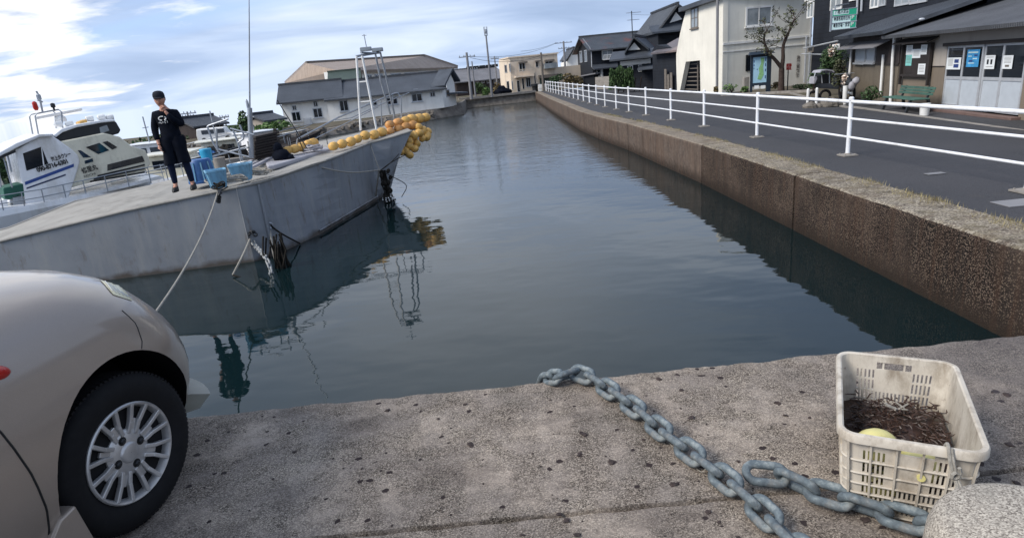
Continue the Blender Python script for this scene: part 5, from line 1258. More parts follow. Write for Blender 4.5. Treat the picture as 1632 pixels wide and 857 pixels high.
small_boat(300, 246, 22, 6.0, .15, 'white fishing boat lying between the standing person and the pipe frame', 'cream')
small_boat(372, 232, 27, 6.0, .4, 'dark hulled fishing boat moored farther back behind the pipe frame', 'cream', 'darkwood')
small_boat(262, 235, 30, 6.0, .1, 'farther white fishing boat just right of the standing person')
small_boat(425, 226, 31, 5.5, .9, 'small dark hulled boat beyond the board stack', 'gel', 'darkwood')
# low concrete jetty behind the boats with dark piles of gear
q = MB(); a = at(150, 262, y=24); b = at(455, 226, y=27); q.bar((a.x, a.y, ZW+.3), (b.x, b.y, ZW+.3), 1.6, .75); struct(q, 'jetty', M['conc'])
for i, (f, w, h, m_, lb) in enumerate(((.12, .9, .35, 'darkwood', 'low dark heap of gear at the left end of the jetty'), (.34, .7, .45, 'roped', 'black pile of nets on the jetty behind the person'), (.55, .8, .4, 'tubblue', 'blue covered heap on the jetty behind the pipe frame'), (.72, .9, .55, 'roped', 'tall black pile of nets on the jetty left of the aerial pole'), (.9, .7, .4, 'tarp', 'grey covered heap on the jetty right of the aerial pole'))):
    c = Vector((a.x, a.y, 0)).lerp(Vector((b.x, b.y, 0)), f); c.z = ZW+.7; q = MB(); rnd = random.Random(i+5)
    for k in range(5): q.ball(c+Vector((rnd.uniform(-w, w)*.5, rnd.uniform(-.3, .3), rnd.uniform(0, h*.4))), h*.55, w*.35, 9, 6, ax=(rnd.uniform(-.4, .4), 0, 1))
    for v in q.v: v += Vector([rnd.uniform(-.04, .04) for _ in range(3)])
    tag(q.build('gear_heap', M[m_], None), lb, 'heap', 'heaps of gear on the jetty')
# ================================================================= FOLIAGE
def leaf_cloud(q, c, rx, ry, rz, n, s, seed=0, shape=1.0):
    rnd = random.Random(seed); lob = [Vector((rnd.uniform(-.6, .6)*rx, rnd.uniform(-.6, .6)*ry, rnd.uniform(-.5, .6)*rz)) for _ in range(6)]
    for _ in range(n):
        l = rnd.choice(lob); d = Vector((rnd.gauss(0, 1), rnd.gauss(0, 1), rnd.gauss(0, 1))).normalized()*rnd.uniform(.55, 1)**.5*.55
        p = Vector(c)+l+Vector((d.x*rx, d.y*ry, d.z*rz)); a = Vector((rnd.gauss(0, 1), rnd.gauss(0, 1), rnd.gauss(0, 1))).normalized(); b = a.orthogonal().normalized(); ss = s*rnd.uniform(.6, 1.4)
        q.add([p-a*ss*.5, p+b*ss*.28, p+a*ss*.5, p-b*ss*.28], [(0, 1, 2, 3)])
def shrub(px0, py0, px1, py1, y, label, mat='leaf', n=500, s=.12, name='bush', cat='bush', group=None, seed=1):
    a = at((px0+px1)/2, py1, y=y); b = at((px0+px1)/2, py0, y=y); w = abs(at(px1, py1, y=y).x-at(px0, py1, y=y).x)/2; h = max(.2, b.z-a.z)
    t = thing(name, label, cat, a, group); q = MB(); leaf_cloud(q, (a.x, a.y, a.z+h*.52), w, w*.8, h*.5, n, s, seed); q.build('foliage', M[mat], t, fix=False)
    q = MB()
    for k in range(4): an = k*1.6; q.tube([a, a+Vector((math.cos(an)*w*.2, math.sin(an)*w*.2, h*.4)), a+Vector((math.cos(an)*w*.45, math.sin(an)*w*.4, h*.8))], [.03, .02, .01], 5)
    q.build('stem', M['bark'], t); return t
# left shore vegetation
q = MB(); rnd = random.Random(5)
for px in range(-60, 460, 9):
    yb_ = 262-(px)*.150 if px > 0 else 262-px*.2
    p = at(px, yb_+8+rnd.uniform(-2, 6), y=50+rnd.uniform(-4, 4)); leaf_cloud(q, p, 1.3, 1.1, .5+.3*rnd.random(), 150, .3, px)
tag(q.build('hillside_scrub', M['leaf'], fix=False), 'dark green scrub and trees covering the low hillside across the water', 'scrub', kind='stuff')
shrub(8, 254, 44, 300, 34, 'dark rounded trees seen through the open stern of the white boat', 'leaf', 900, .25, 'tree', 'tree', seed=3)
shrub(-16, 252, 14, 300, 30, 'dark tree at the left edge behind the white boat stern', 'leaf', 700, .25, 'tree', 'tree', seed=4)
shrub(384, 178, 412, 222, 44, 'dark green bush right behind the tall aerial pole', 'leaf', 600, .22, seed=7)
shrub(405, 190, 462, 214, 41, 'light green grassy bush left of the white house', 'leafl', 900, .2, seed=8)
# ================================================================= HOUSES
def hip_house(name, label, cat, corners, ze, zr, roofm, wallm, zb=ZL, over=.4, ridge_in=.25, wallparts=None):
    """corners: FL, FR, BR, BL (xy); hipped roof"""
    FL, FR, BR, BL = [Vector((c[0], c[1], 0)) for c in corners]; t = thing(name, label, cat, (FL.x, FL.y, zb)); q = MB()
    q.prism([p+Vector((0, 0, zb)) for p in (FL, FR, BR, BL)], (0, 0, ze-zb)); q.build('walls', M[wallm], t)
    m0 = (FL+BL)/2; m1 = (FR+BR)/2; d = (m1-m0); Lh = d.length; d.normalize(); rl = m0+d*Lh*ridge_in; rr_ = m1-d*Lh*ridge_in; c = (FL+FR+BR+BL)/4
    def o(p): v = (p-c); return c+v*(1+over/max(v.length, 1)) 
    z0 = Vector((0, 0, ze-.03)); z1 = Vector((0, 0, zr)); q = MB(); a, b, c2, d2 = [o(p)+z0 for p in (FL, FR, BR, BL)]; e, f = rl+z1, rr_+z1
    for P in ((a, b, f, e), (c2, d2, e, f), (b, c2, f), (d2, a, e)):
        L1 = (P[1]-P[0]).length; H1 = ((P[2]-P[0]).cross(P[1]-P[0])).length/L1; uv = [((p-P[0]).dot((P[1]-P[0])/L1), 0 if i < 2 else H1) for i, p in enumerate(P)]
        q.quaduv(P, uv)
    q.prism([p-Vector((0, 0, .14)) for p in (a, b, c2, d2)], (0, 0, .135)); q.bar(e, f, .25, .15); q.build('roof', M[roofm], t); return t, q
# white long house
F1 = Face(at(456, 205, y=50), at(706.5, 169, y=52.5)); ZLs = ZL; ZL = -1.0; wh_ = thing('white_house', 'long low white house with grey roofs standing on the far left bank', 'house', F1.pt(0, ZL))
uL, zeL = F1.uv(447, 162); uM, zeM = F1.uv(519, 152); uR, zeR = F1.uv(703, 135.5); zA = F1.uv(516, 151)[1]; zM0 = F1.uv(520, 158.5)[1]; ze1 = (zA+zeL)/2; ze2 = (zM0+zeR)/2
F1.wall('wall', M['pwhite2'], wh_, [(0, ZL), (uM+.0, ZL), (uM, ze1), (0, ze1)], 6)
F1b = Face(F1.pt(0, 0, .35), F1.pt(F1.len, 0, .35)); F1b.wall('wall', M['pwhite2'], wh_, [(uM, ZL+.1), (uR, ZL+.4), (uR, ze2), (uM, ze2)], 7)
zr1 = F1.uvo(500, 131, -3)[1]; zr2 = F1.uvo(628, 122, -3.5)[1]
gable_roof(F1, 'roof', M['roofg'], wh_, 0, uM+1.0, ze1, zr1, 6, .5, .3); gable_roof(F1b, 'roof', M['roofg'], wh_, uM+.2, uR, ze2, zr2, 7, .5, .35)
end_triangle(F1, 'gable_wall', M['pwhite2'], wh_, 0, ze1, zr1, 6, right=False); end_triangle(F1b, 'gable_wall', M['pwhite2'], wh_, uR, ze2, zr2, 7, right=True)
Z3 = lambda x, y: (430+x/3.725, 50+y/3.725)
for x0, y0, x1, y1 in ((125, 480, 190, 532), (130, 440, 162, 468), (252, 458, 318, 510), (255, 415, 288, 447)): F1.window(wh_, Z3(x0, y0)+Z3(x1, y1), 1, sill=(y1-y0 > 40))
for x0, y0, x1, y1 in ((408, 412, 472, 472), (590, 408, 640, 440), (690, 395, 762, 432), (838, 372, 908, 414), (850, 344, 882, 366), (948, 362, 984, 388), (700, 362, 735, 385)): F1b.window(wh_, Z3(x0, y0)+Z3(x1, y1), 1, sill=(x1-x0 > 60))
q = MB(); q.prism([F1b.pt(uR+.33, ze2-.05, .45), F1b.pt(uR+.33, zr2+.02, -3.5), F1b.pt(uR+.33, zr2-.16, -3.5), F1b.pt(uR+.33, ze2-.25, .45)], F1b.u*.04); q.build('verge_board', M['white'], wh_)
FGE = Face(F1b.pt(uR-.01, 0, .01), at(728, 166, y=F1b.pt(uR, 0).y+2.2)); ap = FGE.uv(716, 113); lw_ = FGE.len; FGE.wall('gable_end_wall', M['pwhite2'], wh_, [(0, ZL+.4), (lw_, ZL+.4), (lw_, FGE.uv(728, 131)[1]), ap, (0, ze2-.05)], .4)
FGE.window(wh_, Z3(1042, 347)+Z3(1068, 388), 0)
q = MB()
for a_, b_ in (((-.15, ze2+.0), (ap[0], ap[1]+.1)), ((ap[0], ap[1]+.1), (lw_+.5, FGE.uv(737, 129)[1]))): q.bar(FGE.pt(*a_, -.3), FGE.pt(*b_, -.3), 1.3, .14, up=Vector((0, 0, 1)))
q.build('gable_roof_edge', M['roofd'], wh_)
Fg = Face(F1b.pt(uR, 0), F1b.pt(uR, 0, -7)); Fg.window(wh_, ('uv', 2.6, 3.4, ZL+.9, ZL+1.6), 0)
q = MB(); c = F1.pt(*F1.uv(*Z3(228, 535)), .25); q.obb(c, F1.u*.6, F1.n*.3, Vector((0, 0, .55))); q.obb(c-F1.n*.0+F1.n*.16, F1.u*.36, F1.n*.02, Vector((0, 0, .4))); tag(q.build('air_conditioner', M['alu']), 'pale air conditioner unit by the left wall of the white house', 'air conditioner')
q = MB(); q.prism([F1b.pt(uR-.2, ZL+1.55, -.6), F1b.pt(uR+2.2, ZL+1.45, -.6), F1b.pt(uR+2.2, ZL+1.35, -.6), F1b.pt(uR-.2, ZL+1.42, -.6)], -F1b.n*4); q.build('porch_roof', M['roofd'], wh_)
ZL = ZLs
# beige hall
fl_, fr_, bl_ = at(531, 114, y=62), at(724, 108, y=101), at(454, 133, y=95); zh = fl_.z
br_h = bl_+(fr_-fl_); ridz = at(488, 100.5, y=78).z
hall = thing('school_hall', 'large beige hall with long sheet metal roof behind the white house', 'hall', (fl_.x, fl_.y, ZL))
FH = Face(fl_, fr_)
FH.wall('wall', M['pwhite2'], hall, [(0, ZL), (FH.len, ZL), (FH.len, zh), (0, zh)], 1.0)
q = MB(); q.prism([Vector((p.x, p.y, ZL)) for p in (fl_, bl_, bl_+(br_h-bl_)*.02, fl_+(fr_-fl_)*.02)], (0, 0, zh-ZL)); q.build('side_wall', M['beigeb'], hall)
q = MB(); q.prism([Vector((p.x, p.y, ZL)) for p in (fr_, br_h, br_h+(bl_-br_h)*.02, fr_+(fl_-fr_)*.02)], (0, 0, zh-ZL)); q.build('side_wall', M['beigeb'], hall)
rl = at(488, 100.5, y=79); rl.z = ridz; rr = at(676, 89.5, y=92); 
q = MB(); 
def V0(p, z, k=.0): return Vector((p.x, p.y, z))
Pf = [V0(fl_, zh)+FH.n*.6, V0(fr_, zh)+FH.n*.6, rr, rl]
def add_uvpoly(q, P):
    L1 = (P[1]-P[0]).length; e = (P[1]-P[0])/L1; nn = (P[1]-P[0]).cross(P[2]-P[0]).normalized(); f = nn.cross(e); q.quaduv(P, [((p-P[0]).dot(e), (p-P[0]).dot(f)) for p in P])
add_uvpoly(q, Pf); add_uvpoly(q, [V0(fr_, zh)+FH.n*.6, V0(br_h, zh), rr]); add_uvpoly(q, [V0(br_h, zh), V0(bl_, zh), rl, rr]); 
o_ = q.build('roof', M['roofb'], hall); sm = o_.modifiers.new('s', 'SOLIDIFY'); sm.thickness = .25
q = MB(); add_uvpoly(q, [V0(bl_, zh), V0(fl_, zh)+FH.n*.6, rl]); o_ = q.build('end_slope', M['beigeb'], hall); sm = o_.modifiers.new('s', 'SOLIDIFY'); sm.thickness = .25
q = MB(); q.bar(rl+Vector((0, 0, .1)), rr+Vector((0, 0, .1)), .4, .2); q.build('ridge_cap', M['wood'], hall)
for x0, x1, dy in ((560, 606, 8), (620, 672, 6), (714, 782, 2), (796, 866, -3), (884, 942, -7), (960, 1016, -10)): FH.window(hall, Z3(x0, 248+dy)+Z3(x1, 274+dy), 2, frame='alu', fw=.1)
# dark annex roof between hall and white house
FA = Face(at(524, 130, y=58), at(574, 125, y=58.5)); an = thing('annex', 'low building with dark green roof between the white house and the beige hall', 'building', FA.pt(0, ZL))
FA.wall('wall', M['pwhite2'], an, [(0, ZL), (FA.len, ZL), (FA.len, 1.5), (0, 1.5)], 4); M['roofgreen'] = m_tiles('roof_green_sheet', '3c4a44', '4f5e56'); gable_roof(FA, 'roof', M['roofgreen'], an, 0, FA.len, FA.uv(550, 126)[1], FA.uvo(550, 113, -2)[1], 4, .3, .1)
# grey roofed long building far centre
Z8 = lambda x, y: (720+x/9.02, 70+y/9.02)
FG = Face(at(736, 158, y=80), at(808, 150, y=82)); gb = thing('long_shed', 'long low building with pale grey roof beyond the far quay', 'building', FG.pt(0, ZR))
zG = FG.uv(*Z8(450, 500))[1]; FG.wall('wall', M['boardsb'], gb, [(-.5, ZR), (FG.len, ZR), (FG.len, zG), (-.5, zG)], 9)
M['roofp'] = m_tiles('roof_pale_grey', '6e6d70', '858488'); gable_roof(FG, 'roof', M['roofp'], gb, -.6, FG.len, zG, FG.uvo(*Z8(400, 345), -4.5)[1], 9)
for x0 in (340, 420, 500, 600, 670): FG.window(gb, Z8(x0, 520)+Z8(x0+50, 565), 1, fw=.08)
q = MB()
for k in range(5): q.obb(FG.pt(FG.len*.45+k*.9, FG.uvo(*Z8(400, 345), -4.5)[1]+.1, -4.3), FG.u*.7, FG.n*.5, Vector((0, 0, .35)))
q.build('roof_vent', M['dark'], gb)
# small house at left edge of that gap
# cream building
FC = Face(at(816.5, 149, y=70), at(929, 138, y=71.5)); cb = thing('cream_building', 'two storey cream building with balcony at the far end of the harbour', 'building', FC.pt(0, ZR))
uU, zt = FC.uv(888, 86.8); zt2 = FC.uv(815, 92)[1]; zt = (zt+zt2)/2; zl_ = FC.uv(900, 106)[1]
FC.wall('wall', M['pcream'], cb, [(0, ZR), (uU, ZR), (uU, zt), (0, zt)], 5); FC2 = Face(FC.pt(0, 0, -.4), FC.pt(FC.len, 0, -.4)); FC2.wall('wall', M['pcream'], cb, [(uU+.01, ZR), (FC.len, ZR), (FC.len, zl_), (uU+.01, zl_)], 6)
FCs = Face(at(799, 143, y=75.2), FC.pt(0, 0)); FCs.wall('wall', M['pcream'], cb, [(0, ZR), (FCs.len-.02, ZR), (FCs.len-.02, zt-.02), (0, zt-.02)], .3)
q = MB(); FC.slab(q, -.12, uU+.12, zt, zt+.14, .12, -5); q.build('parapet', M['pcream'], cb)
for f, rs in ((FC, ((960, 275, 1062, 395), (1200, 255, 1245, 335), (1335, 250, 1450, 300), (1005, 500, 1045, 650), (1060, 488, 1140, 620), (930, 530, 985, 690), (1180, 420, 1208, 570))), (FCs, ((760, 305, 803, 415), (825, 285, 853, 405), (792, 535, 838, 670), (863, 535, 890, 665)))):
    for r_ in rs: f.window(cb, Z8(*r_[:2])+Z8(*r_[2:]), 1 if r_[2]-r_[0] > 60 else 0, fw=.07)
q = MB(); u0, za = FC.uv(*Z8(890, 385)); u1, zb_ = FC.uv(*Z8(1160, 450)); FC.slab(q, u0, u1, zb_-.1, zb_+.03, .02, .9)
for k in range(16): u = u0+(u1-u0)*k/15; FC.slab(q, u-.02, u+.02, zb_+.03, za, .84, .88)
FC.slab(q, u0, u1, za, za+.05, .83, .89); q.build('balcony', M['pcream'], cb)
q = MB(); u0, za = FC.uv(*Z8(1310, 290)); u1, zb_ = FC.uv(*Z8(1490, 345)); FC.slab(q, u0, u1, zb_, za, .02, .7); q.build('balcony', M['glassl'], cb)
for r_ in ((950, 262, 1075, 272), (1190, 244, 1262, 254), (1325, 236, 1460, 246), (1240, 455, 1520, 470)): a = FC.uv(*Z8(*r_[:2])); b = FC.uv(*Z8(*r_[2:])); q = MB(); FC.slab(q, a[0], b[0], min(a[1], b[1])-.03, max(a[1], b[1]), .07, .5); q.build('awning', M['wood'], cb)
pass
q = MB(); a = FC2.uv(*Z8(1245, 470)); b = FC2.uv(*Z8(1520, 640)); FC2.slab(q, a[0], b[0], ZR, a[1], .41, .46); q.build('garage_door', M['roofgreen'], cb)
# house behind cream building with white gable
FX = Face(at(903, 100, y=92), at(935, 96, y=92)); hx = thing('gabled_house', 'small house with white gable wall between the cream building and the dark house', 'house', FX.pt(0, ZR))
zx = FX.uv(915, 95)[1]; FX.wall('wall', M['pwhite2'], hx, [(0, ZR), (FX.len, ZR), (FX.len, zx), (FX.len*.45, FX.uv(914, 78)[1]), (0, zx-.3)], 8)
def gable_front_roof(f, name, mat, parent, pl, pa, pr, depth, th=.18, over=.5):
    """roof over a gable that faces us: picture points left eave, apex, right eave"""
    q = MB(); A = [Vector(f.pt(*f.uv(*p), over)) for p in (pl, pa, pr)]; D = -f.n*(depth+over*2)
    for a, b in ((0, 1), (1, 2)):
        P = [A[a], A[b], A[b]+D, A[a]+D]; L1 = (P[1]-P[0]).length; o = len(q.v); Q = [p-Vector((0, 0, th)) for p in P]; q.v += P+Q
        uv = [(0, 0), (0, L1), (depth, L1), (depth, 0)]; q.face((o, o+1, o+2, o+3), 0, uv); q.face((o+7, o+6, o+5, o+4), 0, uv)
        for i in range(4): j = (i+1) % 4; q.face((o+i, o+4+i, o+4+j, o+j))
    q.bar(A[1]+Vector((0, 0, .04)), A[1]+D+Vector((0, 0, .04)), .25, .18); return q.build(name, M[mat], parent)
gable_front_roof(FX, 'roof', 'roofd', hx, (902, 95), (914, 76), (934, 80), 8)
# dark two-storey house
Zb = lambda x, y: (900+x/7.14, 40+y/7.14)
FD = Face(at(946, 139, y=66), at(1062, 130, y=66.6)); dh = thing('dark_house', 'two storey black boarded house with dark tiled roof and white balcony window', 'house', FD.pt(0, ZB))
zD = (FD.uv(939, 77)[1]+FD.uv(998, 72)[1])/2; zDr = FD.uvo(985, 54, -3.5)[1]
FD.wall('wall', M['boards'], dh, [(0, ZB), (FD.len, ZB), (FD.len, zD), (0, zD)], 7); gable_roof(FD, 'roof', M['roofr'], dh, 0, FD.len+2, zD, zDr, 7, .6, .5)
end_triangle(FD, 'gable_wall', M['boards'], dh, 0, zD, zDr, 7, right=False)
FDs = Face(FD.pt(0, 0, -7), FD.pt(0, 0)); FDs.window(dh, ('uv', 1.2, 2.4, 2.0, 3.2), 1); FDs.window(dh, ('uv', 3.6, 4.8, 2.0, 3.2), 1); 
w_ = FD.window(dh, Zb(420, 290)+Zb(550, 385), 1, 1, 'white', 'glassl'); FD.window(dh, Zb(365, 510)+Zb(410, 585), 0)
q = MB(); a = FD.uv(*Zb(430, 350)); b = FD.uv(*Zb(555, 390)); FD.slab(q, a[0], b[0], b[1], b[1]+.05, .05, .5)
for k in range(9): u = a[0]+(b[0]-a[0])*k/8; FD.slab(q, u-.02, u+.02, b[1]+.05, a[1], .44, .48)
FD.slab(q, a[0], b[0], a[1], a[1]+.05, .43, .49); q.build('balcony_rail', M['white'], dh)
q = MB(); P = [FD.pt(FD.uv(*Zb(x, y))[0], FD.uv(*Zb(x, y))[1], .3) for x, y in ((200, 160), (275, 255), (295, 300), (300, 480), (330, 510))]; q.tube(P, .05, 6); q.build('drain_pipe', M['alu'], dh)
q = MB(); a = FD.uv(*Zb(300, 490)); b = FD.uv(*Zb(660, 470)); q.prism([FD.pt(a[0], a[1]+.3, 0), FD.pt(a[0], a[1]-.1, 1.3), FD.pt(a[0], a[1]-.2, 1.3), FD.pt(a[0], a[1]+.15, 0)], FD.u*(b[0]-a[0])); q.build('lean_roof', M['roofd'], dh)
q = MB(); FD.slab(q, *(FD.uv(*Zb(408, 480))[0], FD.uv(*Zb(425, 480))[0]), ZB, FD.uv(*Zb(410, 480))[1], .05, .3); q.build('white_post', M['white'], dh)
# pale fence wall and door in front
FW = Face(at(949, 140, y=60), at(976, 138, y=58)); q = MB(); FW.slab(q, 0, FW.len, ZB, FW.uv(960, 122.5)[1], 0, -.15); 
for k in range(1, 5): FW.slab(q, 0, FW.len, ZB+k*.22, ZB+k*.22+.015, 0, .012)
tag(q.build('block_wall', M['conc']), 'pale grey block wall in front of the dark two storey house', 'wall')
FW2 = Face(at(931, 140, y=62), at(948, 139, y=61.5)); q = MB(); FW2.slab(q, 0, FW2.len, ZB, FW2.uv(940, 120)[1], 0, -1.2); t = thing('dark_shed', 'small black shed with pale sloping roof left of the block wall', 'shed', FW2.pt(0, ZB)); q.build('walls', M['boards'], t)
q = MB(); q.prism([FW2.pt(-.2, FW2.uv(940, 121)[1], .2), FW2.pt(-.2, FW2.uv(940, 119)[1], .2), FW2.pt(FW2.len+.2, FW2.uv(940, 117)[1], .2), FW2.pt(FW2.len+.2, FW2.uv(940, 119)[1], .2)], -FW2.n*1.6); q.build('roof', M['roofp'], t)
# gabled low house in front
FE = Face(at(986, 141, y=52), at(1042, 138, y=51)); eh = thing('gabled_house', 'low dark house with steep tiled gable and small white triangle', 'house', FE.pt(0, ZB)); zE = FE.uv(1010, 92)[1]
FE.wall('wall', M['boards'], eh, [(0, ZB), (FE.len, ZB), (FE.len, zE), (0, zE)], 7); a = FE.uv(*Zb(720, 290)); b = FE.uv(*Zb(790, 200)); c = FE.uv(*Zb(860, 280))
q = MB(); q.prism([FE.pt(a[0]-.4, zE, -.1), FE.pt(c[0]+1.2, zE, -.1), FE.pt(b[0]+.1, FE.uv(1010.6, 60)[1], -.1)], -FE.n*5); q.build('gable_wall', M['boards'], eh)
q = MB(); q.prism([FE.pt(*a, .0), FE.pt(*c, .0), FE.pt(*b, .0)], -FE.n*.2); q.build('gable_plaster', M['pwhite2'], eh)
gable_front_roof(FE, 'roof', 'roofr', eh, Zb(690, 310), Zb(795, 125), Zb(960, 262), 6)
q = MB(); a = FE.uv(*Zb(585, 380)); b = FE.uv(*Zb(1010, 320)); zz_ = zE+.05; q.prism([FE.pt(-.5, zz_+.55, -.6), FE.pt(-.5, zz_-.05, .9), FE.pt(-.5, zz_-.18, .9), FE.pt(-.5, zz_+.4, -.6)], FE.u*(FE.len+.8)); q.build('lower_roof', M['roofd'], eh)
q = MB(); FE.slab(q, .2, FE.len-.2, zE-.55, zE-.2, .01, .06); q.build('plaster_band', M['pwhite2'], eh)
for r_ in ((715, 465, 780, 550), (838, 455, 878, 530)): FE.window(eh, Zb(*r_[:2])+Zb(*r_[2:]), 1, frame='white')
q = MB(); a = FE.uv(*Zb(870, 435)); q.prism([FE.pt(FE.len*.6, zE-.65, 0), FE.pt(FE.len*.6, zE-.9, 1), FE.pt(FE.len*.6, zE-1.0, 1), FE.pt(FE.len*.6, zE-.8, 0)], FE.u*FE.len*.42); q.build('porch_roof', M['roofg'], eh)
# dark shed house with rusty roof
FS = Face(at(1041, 140, y=47), at(1085, 137, y=44)); sh2 = thing('dark_barn', 'tall black boarded barn with patchy rusty roof beside the white building', 'barn', FS.pt(0, ZB))
zS = FS.uv(1075, 80)[1]; FS.wall('wall', M['boards'], sh2, [(0, ZB), (FS.len, ZB), (FS.len, zS), (.45, FS.uv(1047, 72)[1]), (0, FS.uv(1041, 80)[1])], 6)
M['roofx'] = m_tiles('roof_patchy', '4b4a4e', '6a6163', '8a7a74'); q = MB(); a, b = FS.uv(1046, 71), FS.uv(1090, 65); q.prism([FS.pt(.4, zS+.85, -2), FS.pt(.5, zS-.02, .5), FS.pt(.5, zS-.14, .5), FS.pt(.4, zS+.7, -2)], FS.u*(FS.len+.3)); q.build('roof', M['roofx'], sh2)
for i, (x, w, h) in enumerate(((1163, 8, 500), (1195, 10, 560), (1228, 12, 540))): 
    q = MB(); a = FS.uv(*Zb(x, h)); FS.slab(q, a[0], a[0]+.25, ZB, a[1], .2, .24); o_ = q.build('leaning_board', M['wood']); tag(o_, ('tall', 'middle', 'short wide')[i]+' grey board leaning against the black barn wall', 'board', 'boards leaning on the barn')
# big gable house behind
FB = Face(at(1050, 120, y=58), at(1125, 112, y=58)); bh = thing('big_gabled_house', 'tall dark house with white gable triangle rising behind the white building', 'house', FB.pt(0, ZB))
zb0 = FB.uv(1052, 44)[1]; FB.wall('wall', M['boards'], bh, [(0, ZB), (FB.len, ZB), (FB.len, zb0), (FB.len*.38, FB.uv(1077, 14)[1]), (0, zb0)], 8)
gable_front_roof(FB, 'roof', 'roofd', bh, (1044, 50), (1077, 7), (1118, 36), 8, .22, .7); q = MB(); q.prism([FB.pt(*FB.uv(1067, 37), .03), FB.pt(*FB.uv(1087, 31), .03), FB.pt(*FB.uv(1077, 20), .03)], FB.n*.03); q.build('gable_plaster', M['pwhite2'], bh)
q = MB(); a = FB.uv(1046, 50); q.prism([FB.pt(-.8, a[1]+.5, 0), FB.pt(-.8, a[1]-.1, 1.2), FB.pt(-.8, a[1]-.25, 1.2), FB.pt(-.8, a[1]+.3, 0)], FB.u*(FB.len+1)); q.build('lower_roof', M['roofd'], bh)
# ---- white building by the road
Z5 = lambda x, y: (1060+x/4.51, y/4.51)
PB = at(1151, 149, z=ZB); PA = at(1079, 146, z=ZB); PC = at(1289, 140, y=PB.y+1.0)
FL_ = Face(PA, PB); FR_ = Face(PB, PC); wb = thing('white_building', 'tall white plastered building with flared left wall beside the road', 'building', (PB.x, PB.y, ZB))
ztop = 7.2
out = [FL_.uv(1152, 149), None, None]; e = FL_.len
left = [FL_.uv(1079, 145), FL_.uv(1077.7, 100), FL_.uv(1077.7, 86.5), FL_.uv(1081, 68), FL_.uv(1084, 53), FL_.uv(1089, 33), FL_.uv(1093.5, 17)]
op = [FL_.uv(1083, 146), FL_.uv(1093, 98.7), FL_.uv(1115.5, 96.5), FL_.uv(1116.5, 146)]
TL = FL_.uv(1093.5, 16.5); TR = FL_.uv(1150, -3)
pts = [(0, ZB)]+[(max(u, -.3), z) for u, z in left[1:]]+[(e, TR[1]), (e, ZB), (op[3][0], ZB), (op[2][0], op[2][1]), (op[1][0], op[1][1]), (op[0][0]+.05, ZB)]
FL_.wall('side_wall', M['pwhite'], wb, pts, .3)
q = MB(); FL_.slab(q, op[1][0]-1.2, op[3][0]+.1, ZB, op[1][1]+.3, -1.6, -1.7); q.build('recess', M['boards'], wb)
q = MB()
for k in range(7): z = ZB+.1+k*(op[1][1]-ZB)/7.2; w0 = op[0][0]+(op[1][0]-op[0][0])*(z-ZB)/(op[1][1]-ZB); FL_.slab(q, w0, op[2][0]-1.2, z, z+.05, -.35, -.75)
FL_.slab(q, op[2][0]-1.25, op[2][0]-1.15, ZB, op[1][1], -.34, -.4); q.build('stair_rack', M['wood'], wb)
q = MB(); FL_.slab(q, op[1][0]+.6, op[2][0]-1.4, ZB+.05, ZB+.5, -.9, -1.4); q.build('stored_box', M['alu'], wb, bevel=.05)
FR_.wall('front_wall', M['pwhite'], wb, [(0, ZB), (FR_.len, ZB), (FR_.len, ztop), (0, ztop)], .3)
q = MB(); u0 = TL[0]; q.prism([FL_.pt(u0-.4, TL[1]-.05, .35), FL_.pt(e+.1, TR[1]-.05, .35), FL_.pt(e+.1, TR[1]+.2, .35), FL_.pt(u0-.4, TL[1]+.2, .35)], -FL_.n*5); q.build('roof', M['roofd'], wb)
q = MB(); zg = FR_.uv(1220, 66)[1]; FR_.slab(q, 0, FR_.len, zg, zg+.12, .002, .06); FR_.slab(q, 0, FR_.len, zg-.4, zg-.34, .002, .04); q.build('ledge', M['pwhite2'], wb)
FR_.window(wb, Z5(580, 55)+Z5(765, 180), 1, 0, 'white', 'glassl', .09, True); FR_.window(wb, Z5(580, 397)+Z5(615, 510), 0, 0, 'dark', 'glass'); FL_.window(wb, Z5(188, 65)+Z5(240, 198), 1, 1, 'wood', 'glassl', sill=True)
q = MB(); a = FR_.uv(1283, 5); q.tube([FR_.pt(FR_.len-.15, ztop, .12), FR_.pt(FR_.len-.15, ZB, .12)], .06, 8); q.tube([FR_.pt(FR_.len-.42, 2.0, .12), FR_.pt(FR_.len-.42, ZB+.1, .12)], .05, 8); q.build('drain_pipe', M['alu'], wb)
q = MB(); q.tube([at(1146, 149, z=ZB+.0)+Vector((-.3, -.5, 0)), at(1143.5, 10, y=PB.y-.5), at(1143.5, -30, y=PB.y-.5)], .075, 10); tag(q.build('grey_pole', M['pole'], None, smooth=True), 'slim grey pole at the corner of the white building', 'pole')
a = FR_.uv(1269.5, 92)
for i, ch_ in enumerate('漁業資料館'):
    text_mesh('wall_letter', ch_, .24, M['wood'], wb, FR_.pt(a[0], a[1]-.25*i-.1, .012), FR_.u, Vector((0, 0, 1)), FR_.n, bold=.006)
